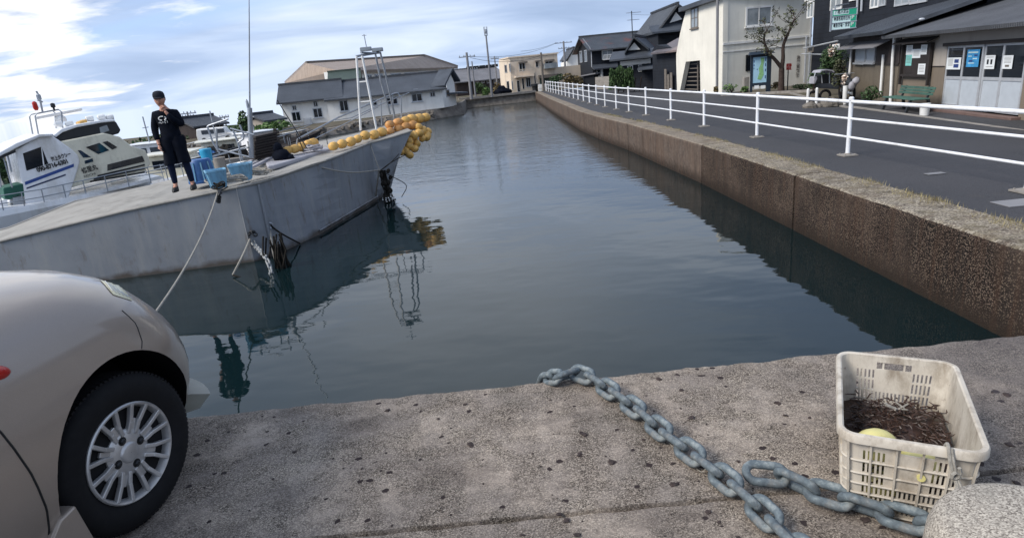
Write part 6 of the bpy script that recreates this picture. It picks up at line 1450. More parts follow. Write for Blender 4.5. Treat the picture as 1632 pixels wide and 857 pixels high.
# ---- garden in front: map board, tree, small sign
Zs = lambda x, y: (1180+x/11.42, 75+y/11.42)
yg = PB.y-3.5
FM = Face(at(1196, 141, y=yg), at(1228, 139, y=yg-.2)); mbd = thing('map_board', 'dark framed map board with small roof in front of the white building', 'sign board', FM.pt(.5, ZB)); a = FM.uv(*Zs(200, 150)); b = FM.uv(*Zs(525, 640)); p0 = FM.uv(*Zs(226, 195)); p1 = FM.uv(*Zs(480, 640))
q = MB(); FM.slab(q, a[0]-.02, p0[0]+.02, ZB, a[1], 0, -.12); FM.slab(q, p1[0]-.02, b[0]+.08, ZB, a[1], 0, -.12); FM.slab(q, p0[0]+.02, p1[0]-.02, p0[1], a[1], -.003, -.1); FM.slab(q, p0[0]+.02, p1[0]-.02, p1[1]-.18, p1[1], -.003, -.1); M['frameblue'] = simple('frame_blue_black', '1c2a38', .5); q.build('frame', M['frameblue'], mbd)
q = MB(); q.prism([FM.pt(a[0]-.15, a[1], .2), FM.pt(b[0]+.2, a[1], .2), FM.pt(b[0]+.1, a[1]+.15, 0), FM.pt(a[0]-.05, a[1]+.15, 0)], -FM.n*.3); q.build('roof', M['frameblue'], mbd)
q = MB(); FM.slab(q, p0[0], p1[0], p1[1], p0[1], -.02, -.06); pn = q.build('map_panel', M['mapblue'], mbd)
q = MB(); W_ = p1[0]-p0[0]; H_ = p0[1]-p1[1]
q.prism([FM.pt(p0[0]+W_*x, p1[1]+H_*y, -.018) for x, y in ((.35, .15), (.6, .1), (.78, .3), (.72, .6), (.8, .95), (.55, .97), (.58, .75), (.42, .55), (.48, .4))], FM.n*.008); w_ = q.build('map_land', M['mapgreen'], pn)
q = MB()
for x, y, w, h in ((.86, .82, .06, .14), (.86, .62, .06, .12), (.86, .42, .06, .1), (.86, .15, .06, .12), (.08, .8, .05, .09), (.08, .66, .05, .07), (.08, .55, .04, .05), (.3, .5, .05, .05), (.5, .45, .05, .03)): FM.slab(q, p0[0]+W_*x, p0[0]+W_*(x+w), p1[1]+H_*y, p1[1]+H_*(y+h), -.018, -.012)
w_ = q.build('map_lettering', M['inkb'], pn)
for i, (x, y) in enumerate(((255, 705), (370, 705))):
    q = MB(); a = FM.uv(*Zs(x, y)); b = FM.uv(*Zs(x+80, y+50)); FM.slab(q, a[0], b[0], b[1], a[1], .0, .02); q.build('notice', M['paper'], mbd)
q = MB(); c = at(1188, 141, y=yg+1); q.box((c.x, c.y, (ZB+at(1188, 123, y=yg+1).z)/2), (.28, .28, at(1188, 123, y=yg+1).z-ZB)); tag(q.build('stone_post', M['conc'], bevel=.03), 'short grey stone post left of the map board', 'post')
# bare tree with sparse leaves
tr = thing('tree', 'small forked tree with sparse dark leaves in front of the white building', 'tree', Vector((at(1245, 140, y=yg-.6).x, yg-.6, ZB))); q = MB(); ql = MB(); yt = yg-.6
T5 = lambda x, y, dy=0: at(*Z5(x, y), y=yt+dy)
b0 = Vector((at(1245, 140, y=yt).x, yt, ZB)); fork = T5(838, 490)
q.tube([b0+Vector((0, 0, -.1)), b0+Vector((0, 0, .3)), fork], [.2, .15, .13], 12)
br1 = [fork, T5(790, 430), T5(750, 385), T5(715, 310, .1), T5(715, 250, .2), T5(735, 215, .2)]; br2 = [fork, T5(848, 420), T5(850, 330), T5(880, 255, -.1), T5(905, 190, -.1), T5(935, 130, -.1)]
q.tube(spline(br1, 4), [.10-.0036*i for i in range(21)], 10); q.tube(spline(br2, 4), [.11-.0040*i for i in range(21)], 10)
rnd = random.Random(12)
def twig(p, d, L0, r, depth):
    pts = [p]; dd = d.normalized()
    for k in range(4): dd = (dd+Vector((rnd.uniform(-.3, .3), rnd.uniform(-.3, .3), rnd.uniform(-.1, .25)))).normalized(); pts.append(pts[-1]+dd*L0/4)
    q.tube(pts, [r*(1-.18*i) for i in range(5)], 6)
    if depth > 0:
        for k in range(3): twig(pts[rnd.randint(1, 4)], dd+Vector((rnd.uniform(-1, 1), rnd.uniform(-.8, .8), rnd.uniform(-.3, .8))), L0*.6, r*.55, depth-1)
    if depth <= 1:
        for k in range(6 if depth == 0 else 3):
            c = pts[rnd.randint(1, 4)]+Vector([rnd.uniform(-.09, .09) for _ in range(3)]); a = Vector([rnd.gauss(0, 1) for _ in range(3)]).normalized(); b = a.orthogonal().normalized(); s_ = rnd.uniform(.05, .10); ql.add([c-a*s_, c+b*s_*.5, c+a*s_, c-b*s_*.5], [(0, 1, 2, 3)])
sp1 = spline(br1, 4); sp2 = spline(br2, 4)
for k in range(13): p = sp1[rnd.randint(6, 20)]; twig(p, Vector((rnd.uniform(-1.1, .5), rnd.uniform(-.7, .5), rnd.uniform(.0, .8))), rnd.uniform(.45, .95), .018, 1)
for k in range(13): p = sp2[rnd.randint(6, 20)]; twig(p, Vector((rnd.uniform(-.6, .7), rnd.uniform(-.6, .5), rnd.uniform(.1, 1))), rnd.uniform(.45, .95), .018, 1)
q.build('trunk', M['bark'], tr, smooth=True); ql.build('crown', M['leafd'], tr, fix=False)
FP = Face(at(1254, 135, y=yg-.3), at(1261, 134, y=yg-.3)); t = thing('small_sign', 'small pink and red sign on a thin pole right of the forked tree', 'sign', FP.pt(.1, ZB)); a = FP.uv(*Zs(835, 305)); b = FP.uv(*Zs(920, 410))
q = MB(); q.tube([FP.pt((a[0]+b[0])/2, ZB, -.03), FP.pt((a[0]+b[0])/2, a[1], -.03)], .03, 8); q.build('pole', M['dark'], t)
q = MB(); FP.slab(q, a[0], b[0], b[1], a[1], 0, .02); q.build('plate', M['signp'], t)
for i, ch_ in enumerate('駐車禁止'): text_mesh('lettering', ch_, .14, M['red'], t, FP.pt(a[0]+.01+(i % 2)*.14, a[1]-.15-(i//2)*.17, .024), FP.u, Vector((0, 0, 1)), FP.n, bold=.004)
# garden border and plants
q = MB(); a = at(1150, 149, y=yg+1); b = at(1300, 141, y=yg-2.5); q.bar(Vector((a.x, a.y, ZB+.05)), Vector((b.x, b.y, ZB+.05)), .15, .14); tag(q.build('garden_kerb', M['conc']), 'low pale kerb edging the garden in front of the white building', 'kerb')
for i, (x0, y0, x1, y1, dy, m_, lb) in enumerate(((1152, 134, 1180, 148, 1.5, 'leafl', 'low green plants between the grey pole and the stone post'), (1228, 130, 1243, 142, .5, 'leafr', 'small brownish shrub between the map board and the tree trunk'), (1262, 133, 1290, 144, .3, 'leaf', 'low dark green plants under the right end of the white wall'), (1138, 138, 1146, 148, .5, 'leafr', 'tiny brown shrub at the foot of the grey pole'), (1178, 138, 1198, 147, .8, 'leafl', 'low green clump around the stone post'))):
    shrub(x0, y0, x1, y1, yg+dy, lb, m_, 260, .1, 'low_plant', 'plant', 'garden plants by the white building', i+40)
# ---- black boarded building with upper windows
PK0 = at(1291, 140, y=34); PK1 = at(1560, 100, y=21.5); FK = Face(PK0, PK1); kb = thing('black_building', 'tall black boarded building rising behind the shop roofs', 'building', FK.pt(0, ZB))
FK.wall('wall', M['boards'], kb, [(0, ZB), (FK.len, ZB), (FK.len, 6.5), (0, 6.5)], 5)
for r_ in ((1284.5, -20, 1296, 0), (1288, 3, 1297, 28), (1326, -20, 1342, 14), (1356, -20, 1372, -1), (1390, -20, 1401, 12), (1404, -20, 1412, 9), (1429, -20, 1450, 7), (1453, -20, 1478, 3)): FK.window(kb, r_, 1, 0, 'alu' if r_[0] > 1400 else 'white', 'glassl', .07)
q = MB()
for p in (((1372, -20), (1370, 22), (1366, 27)), ((1379, -20), (1377, 18))): q.tube([FK.pt(*FK.uv(*c_), .12) for c_ in p], .05, 8)
q.build('drain_pipe', M['alu'], kb)
q = MB(); a = FK.uv(1300, 83); b = FK.uv(1350, 62); q.tube([FK.pt(*FK.uv(1296, 76), .5), FK.pt(*FK.uv(1352, 64), .5)], .04, 6); q.tube([FK.pt(*FK.uv(1290, 85), .4), FK.pt(*FK.uv(1330, 86), .4)], .035, 6); q.build('drying_pole', M['alu'], kb)
FK.window(kb, (1328, 71, 1338, 83), 1, 1, 'white', 'glassl'); FK.window(kb, (1289, 74, 1297, 83), 0, 0, 'wood', 'glass')
# green sign
FS2 = Face(at(1326, 46, y=24.5), at(1364, 45, y=24.3)); gs = thing('green_sign', 'green and pale hanging signboard with three rows on the black building', 'sign', FS2.pt(.5, FS2.uv(1345, 45)[1]))
a = FS2.uv(1327, 16.5); b = FS2.uv(1364, 44.5); z0, z1 = b[1], a[1]; w0, w1 = a[0], b[0]; h3 = (z1-z0)/3; W_ = w1-w0
q = MB(); FS2.slab(q, w0, w1, z0, z1, 0, -.12); q.build('board', M['signw'], gs)
q = MB(); FS2.slab(q, w0+.02, w1-.02, z0+2*h3, z1-.02, .002, .01); FS2.slab(q, w1-W_*.24, w1-.02, z0+h3+.03, z0+2*h3-.03, .002, .01); FS2.slab(q, w1-W_*.24, w1-.02, z0+.03, z0+h3-.03, .002, .01); q.build('green_panels', M['signg'], gs)
q = MB(); FS2.slab(q, w0+.04, w1-W_*.33, z0+2*h3+.05, z1-.05, .010, .014); q.build('pale_strip', M['signw'], gs)
q = MB()
for z in (z0, z0+h3, z0+2*h3, z1): FS2.slab(q, w0-.02, w1+.02, z-.012, z+.012, .003, .02)
FS2.slab(q, w0-.05, w0-.01, z0-.05, z1+.05, -.1, .02); q.tube([FS2.pt(w0+.1, z1+.14, -.06), FS2.pt(w0+.75, z1+.2, -.8)], .03, 6); q.tube([FS2.pt(w0+.1, z1, -.06), FS2.pt(w0+.1, z1+.14, -.06)], .025, 6); q.build('sign_frame', M['galv'], gs)
text_mesh('lettering', '八幡浜漁協', .2, M['ink'], gs, FS2.pt(w0+.08, z0+2*h3+.09, .016), FS2.u, Vector((0, 0, 1)), FS2.n, width=W_*.55)
text_mesh('lettering', '◆旅客船待合所', .17, M['ink'], gs, FS2.pt(w0+.06, z0+h3+.09, .004), FS2.u, Vector((0, 0, 1)), FS2.n, width=W_*.66)
text_mesh('lettering', '●魚市場・食堂', .17, M['ink'], gs, FS2.pt(w0+.06, z0+.09, .004), FS2.u, Vector((0, 0, 1)), FS2.n, width=W_*.66)
for k in (0, 1): text_mesh('lettering', 'P', .18, M['white'], gs, FS2.pt(w1-W_*.20, z0+k*h3+.09, .013), FS2.u, Vector((0, 0, 1)), FS2.n)
# ---- brown lean-to building
Z6 = lambda x, y: (1280+x/3.895, y/3.895)
Q0 = at(1353, 160, y=26.5); Q1 = at(1426, 168, z=ZB); FN = Face(Q0, Q1); nb = thing('brown_building', 'low dark brown boarded building with ochre corrugated lower wall', 'building', FN.pt(0, ZB)); zN = (FN.uv(1353, 57)[1]+FN.uv(1430, 47)[1])/2; zo = FN.uv(1390, 101.5)[1]
FN.wall('upper_wall', M['boardsb'], nb, [(0, zo), (FN.len, zo), (FN.len, zN), (0, zN)], 4); FN.wall('lower_wall', M['ochre'], nb, [(0, ZB), (FN.len, ZB), (FN.len, zo-.003), (0, zo-.003)], 4)
q = MB(); FN.slab(q, -.02, FN.len+.02, zo-.04, zo+.04, .003, .03); q.build('batten', M['darkwood'], nb)
zk = FN.uvo(1440, 14, -3.2)[1]
q = MB(); P = [FN.pt(-.6, zN-.12, .6), FN.pt(FN.len+.2, zN-.12, .6), FN.pt(FN.len+.6, zk, -3.4), FN.pt(-.6, zk, -3.4)]; add_uvpoly(q, P); o_ = q.build('roof', M['roofd'], nb); sm = o_.modifiers.new('s', 'SOLIDIFY'); sm.thickness = .12
for k in range(14): q = MB(); u = FN.len*.35+k*FN.len*.055; q.ball(FN.pt(u, zN+.22, -.42), .09, .045, 8, 5, ax=FN.n); q.build('ridge_tile', M['alu'], nb)
q = MB(); q.prism([FN.pt(-.3, zN-.28, .05), FN.pt(-.3, zN-.5, .55), FN.pt(-.3, zN-.53, .55), FN.pt(-.3, zN-.33, .05)], FN.u*(FN.len*.9)); q.build('canopy', M['roofp'], nb)
for r_ in ((1366, 76, 1380, 100), (1383, 75, 1395, 99.5)): FN.window(nb, r_, 0, 0, 'alu', 'shut', .07, True)
q = MB()
for p in (((1362, 71), (1358, 118)), ((1413, 87), (1408, 150)), ((1431, 60), (1428, 90), (1424, 165))): q.tube([FN.pt(*FN.uv(*c_), .1) for c_ in p], .045, 8)
q.build('drain_pipe', M['white'], nb)
# ---- grey shop building with panel doors
G0 = at(1428, 168, z=ZB); G1 = at(1497, 178, z=ZB); G2 = at(1619, 190.5, z=ZB); 
FQ = Face(G0, G0+(G2-G0)); ext = 6; sb2 = thing('shop_building', 'single storey grey rendered shop with long grey roof at the right', 'shop', FQ.pt(0, ZB))
zQ = (FQ.uv(1440, 48)[1]+FQ.uv(1600, 33)[1])/2; zm = FQ.uv(1470, 106)[1]; d0 = FQ.uv(1504, 73); d1 = FQ.uv(1621, 190); ud0 = FQ.uv(1498, 177)[0]; zdt = (d0[1]+FQ.uv(1625, 69)[1])/2; ud1 = FQ.uv(1626, 150)[0]+.05
UE = FQ.len+ext
FQ.wall('upper_wall', M['pgrey'], sb2, [(0, zm), (ud0, zm), (ud0, zdt), (ud1, zdt), (ud1, zm), (UE, zm), (UE, zQ), (0, zQ)], 5)
FQ.wall('lower_wall', M['plow'], sb2, [(0, ZB), (ud0, ZB), (ud0, zm-.003), (0, zm-.003)], 5); FQ.wall('lower_wall', M['plow'], sb2, [(ud1, ZB), (UE, ZB), (UE, zm-.003), (ud1, zm-.003)], 5)
q = MB(); FQ.slab(q, 0, ud0-.02, zm-.02, zm+.01, .003, .015); q.build('line', M['darkwood'], sb2)
q = MB(); FQ.slab(q, ud0-.1, ud1+.1, ZB, zQ, -1.2, -1.3); q.build('interior', M['boards'], sb2)
zk = FQ.uvo(1540, 2, -3.5)[1]; q = MB(); P = [FQ.pt(-.25, zQ-.1, .55), FQ.pt(UE+.5, zQ-.1, .55), FQ.pt(UE+.5, zk, -3.6), FQ.pt(-.1, zk, -3.6)]; add_uvpoly(q, P); add_uvpoly(q, [P[3], P[2], P[2]-FQ.n*3-Vector((0, 0, 1.5)), P[3]-FQ.n*3-Vector((0, 0, 1.5))]); o_ = q.build('roof', M['roofs'], sb2); sm = o_.modifiers.new('s', 'SOLIDIFY'); sm.thickness = .10
q = MB()
rnd = random.Random(2)
for k in range(26): u = rnd.uniform(0, UE); v = 0
# the four door panels
dz = zdt-ZB; zmid = FQ.uv(1503, 124)[1]; W_ = ud1-ud0; cuts = [0, .245, .51, .74, 1.0]
q = MB(); FQ.slab(q, ud0-.06, ud1+.06, zdt, zdt+.09, -.05, .10); q.build('lintel', M['darkwood'], sb2)
q = MB(); FQ.slab(q, ud0-.1, ud1+.1, ZB-.05, ZB+.07, -.02, .22); M['stepred'] = simple('step_reddish', '6a5650', .85, var=.2); q.build('door_step', M['stepred'], sb2, bevel=.01)
DR = []
for k in range(4):
    a = ud0+W_*cuts[k]; b = ud0+W_*cuts[k+1]; o0 = -.06+.03*(k % 2); z0_ = ZB+.11; q = MB(); f_ = .06
    FQ.slab(q, a+.004, a+f_, z0_, zdt-.004, o0, o0+.045); FQ.slab(q, b-f_, b-.004, z0_, zdt-.004, o0, o0+.045); FQ.slab(q, a+f_, b-f_, zmid-.04, zmid+.04, o0+.002, o0+.043); FQ.slab(q, a+f_, b-f_, zdt-.06, zdt-.004, o0+.002, o0+.043); FQ.slab(q, a+f_, b-f_, z0_, z0_+.10, o0+.002, o0+.043)
    dr = q.build('door', M['alu'], sb2)
    for nm, mt, za, zb_ in (('door_panel', 'shut', z0_+.09, zmid-.03), ('pane', 'glass', zmid+.03, zdt-.05)):
        q = MB(); FQ.slab(q, a+f_*.7, b-f_*.7, za, zb_, o0+.012, o0+.026); w_ = q.build(nm, M[mt], dr)
    DR.append((a, b, o0))
def sheet(f, r_, mat, label, off, marks=None, cat='poster', name='poster', group=None):
    a = f.uv(*r_[:2]); b = f.uv(*r_[2:]); z0, z1 = min(a[1], b[1]), max(a[1], b[1]); q = MB(); f.slab(q, a[0], b[0], z0, z1, off, off+.003); t = thing(name, label, cat, f.pt((a[0]+b[0])/2, z0, off), group); q.build('sheet', M[mat], t)
    if marks:
        for mt, rs in marks:
            q = MB()
            for x, y, w, h in rs: f.slab(q, a[0]+(b[0]-a[0])*x, a[0]+(b[0]-a[0])*(x+w), z0+(z1-z0)*y, z0+(z1-z0)*(y+h), off+.003, off+.006)
            q.build('print', M[mt], t)
lines = [('wood', [(.1, .86-.09*k, .35, .025) for k in range(7)])]
sheet(FQ, (1510, 92.4, 1530, 111), 'paper', 'white sheet with a small picture on the first door pane', .0, lines+[('inkb', [(.52, .15, .35, .3), (.55, .55, .3, .3)])])
sheet(FQ, (1544, 79.6, 1560, 107), 'paperb', 'bright blue poster on the second door pane', .02, [('signw', [(.08, .80, .8, .08), (.1, .6, .3, .05), (.5, .45, .35, .06), (.15, .2, .5, .05)]), ('inkb', [(.2, .3, .3, .1), (.6, .62, .25, .1)])])
sheet(FQ, (1571, 88.6, 1584, 110.4), 'paper', 'white sheet with two dark figures on the third door pane', .0, [('ink', [(.22, .35, .18, .35), (.58, .35, .18, .35)]), ('wood', [(.15, .85, .7, .03), (.15, .15, .7, .03)])])
sheet(FQ, (1601, 88.6, 1613.8, 110), 'paper', 'plain white sheet with grey lines on the last door pane', .02, [('wood', [(.15, .85-.1*k, .7, .02) for k in range(5)]+[(.3, .15, .4, .15)])])
# notice board
nb2 = thing('notice_board', 'dark wooden notice board with little roof and pinned papers on the shop wall', 'notice board', FQ.pt(*FQ.uv(1464, 122))); a = FQ.uv(1445, 71); b = FQ.uv(1484, 121)
q = MB(); FQ.slab(q, a[0], b[0], b[1], a[1], .005, .05); q.build('board', M['darkwood'], nb2)
q = MB(); FQ.slab(q, a[0]-.05, a[0]+.02, b[1]-.28, a[1]-.0, .055, .13); FQ.slab(q, b[0]-.02, b[0]+.05, b[1]-.28, a[1], .055, .13); FQ.slab(q, a[0]+.02, b[0]-.02, b[1]-.03, b[1]+.04, .052, .12); q.build('post', M['darkwood'], nb2)
q = MB(); q.prism([FQ.pt(a[0]-.22, a[1]+.02, .34), FQ.pt(a[0]-.22, a[1]+.14, .0), FQ.pt(a[0]-.22, a[1]+.18, .0), FQ.pt(a[0]-.22, a[1]+.06, .34)], FQ.u*(b[0]-a[0]+.44)); q.build('roof', M['darkwood'], nb2)
for i, (x0, y0, x1, y1, m_, lb) in enumerate(((655, 282, 688, 340, 'paper', 'white paper at the upper left of the notice board'), (652, 342, 682, 408, 'papert', 'teal paper at the left of the notice board'), (692, 306, 738, 360, 'paper', 'white paper with a frame in the middle of the notice board'), (746, 278, 778, 338, 'paper', 'white paper at the upper right of the notice board'), (728, 396, 765, 466, 'paper', 'long white paper at the lower right of the notice board'))):
    sheet(FQ, Z6(x0, y0)+Z6(x1, y1), m_, lb, .054, [('wood', [(.15, .8-.13*k, .7, .03) for k in range(5)])], 'paper', 'pinned_paper', 'papers on the notice board')
# green bench
be = thing('bench', 'green slatted bench with dark legs under the notice board', 'bench', FQ.pt(FQ.uv(1455, 170)[0], ZB, .7)); a = FQ.uvo(1430, 141, .5); b = FQ.uvo(1482, 158, .5); zs_ = FQ.uvo(1455, 156, .6)[1]; bu0, bu1 = a[0], b[0]
zb1 = FQ.uvo(1455, 139, .45)[1]
for i in range(3):
    q = MB(); z = zs_+.08+i*(zb1-zs_-.05)/3; FQ.slab(q, bu0, bu1, z, z+(zb1-zs_)*.24, .42-.03*i, .45-.03*i); q.build('back_slat', M['benchg'], be, bevel=.006)
for i in range(4): q = MB(); FQ.slab(q, bu0, bu1, zs_-.02, zs_+.015, .5+i*.11, .6+i*.11); q.build('seat_slat', M['benchg'], be, bevel=.006)
for u in (bu0+.25, bu1-.25):
    for o0, o1 in ((.42, .36), (.9, 1.0)): q = MB(); q.bar(FQ.pt(u, zs_-.02, o0), FQ.pt(u, ZB+.0, o1), .07, .07, up=FQ.u); q.build('leg', M['dark'], be)
    q = MB(); q.bar(FQ.pt(u, zs_-.05, .48), FQ.pt(u, zb1+.02, .33), .05, .05, up=FQ.u); q.build('back_post', M['dark'], be)
q = MB(); c = FQ.pt(FQ.uvo(1477, 172, .9)[0], ZB, .95); q.lathe(c, [(.11, 0), (.13, .32), (.14, .34), (.12, .34), (.10, .03), (.001, .03)], 18, cap=False); tag(q.build('white_bucket', M['white'], None, smooth=True), 'white bucket standing by the right end of the green bench', 'bucket')
# kerb / gutter along the shops
q = MB(); a = FQ.pt(-.5, ZB+.02, 1.2); b = FQ.pt(UE, ZB+.02, 1.2); q.bar(a, b, .16, .05); a = FN.pt(-5, ZB+.02, 1.6); b = FN.pt(FN.len, ZB+.02, 1.4); q.bar(a, b, .16, .05); tag(q.build('gutter_kerb', M['conc']), 'pale concrete gutter edge along the front of the shops', 'kerb')
# ---- cluttered yard between
shrub(1296, 72, 1352, 132, 27.5, 'large dark shrub with bare twigs against the black building', 'leaf', 1800, .11, 'bush', 'bush', seed=61)
shrub(1318, 72, 1332, 92, 26.5, 'pale blossoming twigs at the top of the dark shrub', 'flower', 120, .09, 'blossom_branch', 'plant', seed=62)
shrub(1340, 118, 1351, 136, 23, 'pale and orange flowers in a white pot by the ochre wall', 'flower', 200, .07, 'potted_flowers', 'plant', seed=63)
q = MB(); c = at(1347, 147, y=22.9); q.lathe((c.x, c.y, ZB), [(.07, 0), (.085, at(1347, 137, y=22.9).z-ZB), (.001, at(1347, 137, y=22.9).z-ZB)], 14, cap=False); tag(q.build('flower_pot', M['white'], None, smooth=True), 'narrow white pot under the pale and orange flowers', 'pot')
shrub(1288, 112, 1304, 150, 26, 'dark low shrub behind the white stakes in the yard', 'leaf', 500, .1, 'bush', 'bush', seed=64)
shrub(1326, 96, 1352, 146, 25.6, 'dark shrub behind the flower pot beside the ochre wall', 'leafd', 700, .1, 'bush', 'bush', seed=65)
shrub(1372, 138, 1404, 162, 21.5, 'dark potted greenery low along the ochre corrugated wall', 'leaf', 400, .09, 'low_plant', 'plant', seed=66)
# roofed scooter
yk = 24.5; c = at(1312, 150, y=yk); sk = thing('roofed_scooter', 'old scooter with white roof canopy parked in the cluttered yard', 'scooter', (c.x, yk, ZB)); D_ = lambda x, y, dy=0: at(1280+x/7.14, 60+y/7.14, y=yk+dy)
q = MB(); P = [D_(140, 400), D_(165, 372), D_(230, 362), D_(290, 372), D_(312, 392)]; n_ = len(P); q.v = [p+Vector((0, -.3, 0)) for p in P]+[p+Vector((0, .3, 0)) for p in P]
for i in range(n_-1): q.face((i, i+1, n_+i+1, n_+i))
o_ = q.build('canopy', M['tarp'], sk); sm = o_.modifiers.new('s', 'SOLIDIFY'); sm.thickness = .04
for x0, x1 in ((130, 200), (190, 215)): pass
q = MB(); q.prism([D_(115, 530), D_(125, 450), D_(160, 440), D_(165, 470), D_(140, 530)], (0, .4, 0)); q.build('leg_shield', M['tarp'], sk, bevel=.03)
q = MB(); q.prism([D_(205, 425), D_(290, 415), D_(300, 520), D_(210, 525)], (0, .5, 0)); q.build('rear_box', M['dark'], sk, bevel=.03)
q = MB(); q.prism([D_(205, 428), D_(212, 427), D_(218, 520), D_(210, 520)], (0, -.02, 0)); q.tube([D_(140, 400), D_(125, 450)], .02, 6); q.tube([D_(300, 395), D_(300, 520)], .02, 6); q.build('frame', M['alu'], sk)
for x in (150, 285):
    p = D_(x, 560); q = MB(); q.tube([Vector((p.x+.2*math.cos(R(20*k)), yk+.2, ZB+.24+.2*math.sin(R(20*k)))) for k in range(18)], .05, 8, closed=True); q.build('wheel', M['rubber'], sk, smooth=True)
for i, (x, y, r_, lb) in enumerate(((1292, 150, .25, 'dark rock at the left end of the yard'), (1322, 150, .34, 'largest rounded dark rock in front of the scooter'), (1334, 157, .2, 'flat grey rock at the edge of the yard by the road'), (1306, 156, .18, 'small grey rock in front of the scooter'))):
    c = at(x, y, y=22.5); q = MB(); q.ball((c.x, c.y, ZB+r_*.3), r_*.7, r_, 10, 7); rnd = random.Random(i)
    for v in q.v: v += Vector([rnd.uniform(-.05, .05)*r_*2 for _ in range(3)])
    tag(q.build('rock', M['stone'], None), lb, 'rock', 'rocks at the yard edge')
for i, (x, lb) in enumerate(((1288, 'white marker stake at the left of the yard'), (1302, 'white marker stake left of the large rock'))):
    c = at(x, 145, y=23.5); q = MB(); q.lathe((c.x, c.y, ZB), [(.05, 0), (.05, .62), (.02, .66)], 10); tag(q.build('marker_stake', M['white']), lb, 'stake', 'white stakes in the yard')
# white sack and covered motorbike by the ochre wall
c = FN.pt(FN.uvo(1364, 128, .6)[0], ZB+.75, .6); q = MB(); q.ball(c, .16, .13, 12, 8, ax=(.5, 0, .6)); q.ball(c+Vector((-.2, -.1, -.16)), .16, .12, 10, 7)
for v in q.v: v += Vector([random.uniform(-.015, .015) for _ in range(3)])
tag(q.build('white_sack', M['tarp'], None, smooth=True), 'crumpled white sack lying on the covered motorbike', 'sack')
cm = thing('covered_motorbike', 'dark motorbike parked along the ochre corrugated wall', 'motorbike', FN.pt(FN.len*.45, ZB, .7)); q = MB(); u_ = FN.len*.2
q.tube(spline([FN.pt(u_, ZB+.72, .6), FN.pt(u_+.6, ZB+.62, .6), FN.pt(u_+1.2, ZB+.66, .6), FN.pt(u_+1.9, ZB+.56, .6)], 4), [.07, .09, .12, .15, .17, .18, .17, .16, .17, .18, .17, .12, .06], 10); q.build('seat_and_tank', M['dark'], cm, smooth=True)
for du in (.1, 1.8):
    q = MB(); c = FN.pt(u_+du, ZB+.29, .62); q.tube([c+FN.u*.25*math.cos(R(20*k))+Vector((0, 0, .25*math.sin(R(20*k)))) for k in range(18)], .05, 8, closed=True); q.build('wheel', M['rubber'], cm, smooth=True)
q = MB(); q.tube([FN.pt(u_+.1, ZB+.29, .62), FN.pt(u_+.3, ZB+.75, .6), FN.pt(u_+.35, ZB+.98, .5)], .03, 6); q.tube([FN.pt(u_+.35, ZB+.98, .25), FN.pt(u_+.35, ZB+.98, .95)], .02, 6); q.tube([FN.pt(u_+.5, ZB+.3, .6), FN.pt(u_+1.8, ZB+.29, .62)], .06, 6); q.build('fork', M['galv'], cm)
# ---- hedges and bushes beyond
shrub(874, 120, 900, 139, 64, 'round dark green hedge left of the two in front of the cream building', 'leaf', 900, .2, seed=71)
shrub(898, 118, 930, 140, 62, 'larger dark reddish green hedge in front of the cream building', 'leafr', 1000, .2, seed=72)
hd_ = thing('weeping_hedge', 'bright green drooping hedge in front of the dark houses', 'hedge', (at(1002, 141, y=48).x, 48, ZB)); q = MB(); rnd = random.Random(9); M['leafm'] = m_leaf('leaf_mid', '27381f', '3e5430')
for k in range(2600):
    x_ = rnd.uniform(0, 1); top_ = 108+6*math.sin(x_*7)**2-5*math.sin(x_*3.1); fy = rnd.random()**1.2; px_ = 972+36*x_+(x_-.3)*6*fy; py_ = top_+(139-top_)*fy; p = at(px_, py_, y=48+rnd.uniform(-.7, .7)); p.z = max(p.z, ZB+.05); d = Vector((rnd.uniform(-.3, .3), rnd.uniform(-.3, .3), -1)).normalized()*rnd.uniform(.12, .3); s_ = Vector((rnd.uniform(-1, 1), rnd.uniform(-1, 1), 0)).normalized()*.05; q.add([p, p+d*.5+s_, p+d, p+d*.5-s_], [(0, 1, 2, 3)])
q.build('foliage', M['leafm'], hd_, fix=False); q = MB(); b_ = hd_.location
for k in range(5): q.tube([b_+Vector((-.8+k*.4, 0, 0)), b_+Vector((-.8+k*.45, 0, 1.1))], .04, 6)
q.build('stem', M['bark'], hd_)
shrub(757, 132, 776, 149, 74, 'dark green bush beside the tall aerial pole on the far quay', 'leaf', 600, .2, seed=74); shrub(766, 140, 784, 156, 66, 'pale green bush on the far quay below the tall pole', 'leafl', 500, .18, seed=75)
shrub(786, 132, 800, 152, 72, 'grey green garden shrub left of the cream building', 'leafr', 400, .2, seed=76)
c = at(802, 153, y=66.8); q = MB(); rnd = random.Random(3)
q.ball((c.x, 67.6, ZR+.3), 1.0, .42, 14, 8, ax=(1, 0, 0)); q.ball((c.x-.1, 67.6, ZR+.65), .45, .32, 12, 7, ax=(1, 0, 0))
for v in q.v: v += Vector([rnd.uniform(-.06, .06) for _ in range(3)]); v.z = max(v.z, ZR+.01)
tag(q.build('covered_heap', M['cloth'], None), 'black covered heap lying on the far quay before the cream building', 'heap')
# low far quay wall
q = MB(); P0 = at(735, 166, y=64.6); q.bar((P0.x-.2, 64.7, ZR+.06), (4.3, 66.5, ZR+.06), .35, .22); tag(q.build('quay_kerb', M['conc']), 'low concrete kerb along the far quay', 'kerb')
q = MB(); a = at(853, 145, y=68); q.lathe((a.x, 68, ZR), [(.28, 0), (.3, .5), (.42, .55), (.42, .75), (.3, .8)], 14); tag(q.build('iron_bollard', M['dark']), 'dark rusty mooring bollard at the far harbour corner', 'bollard')
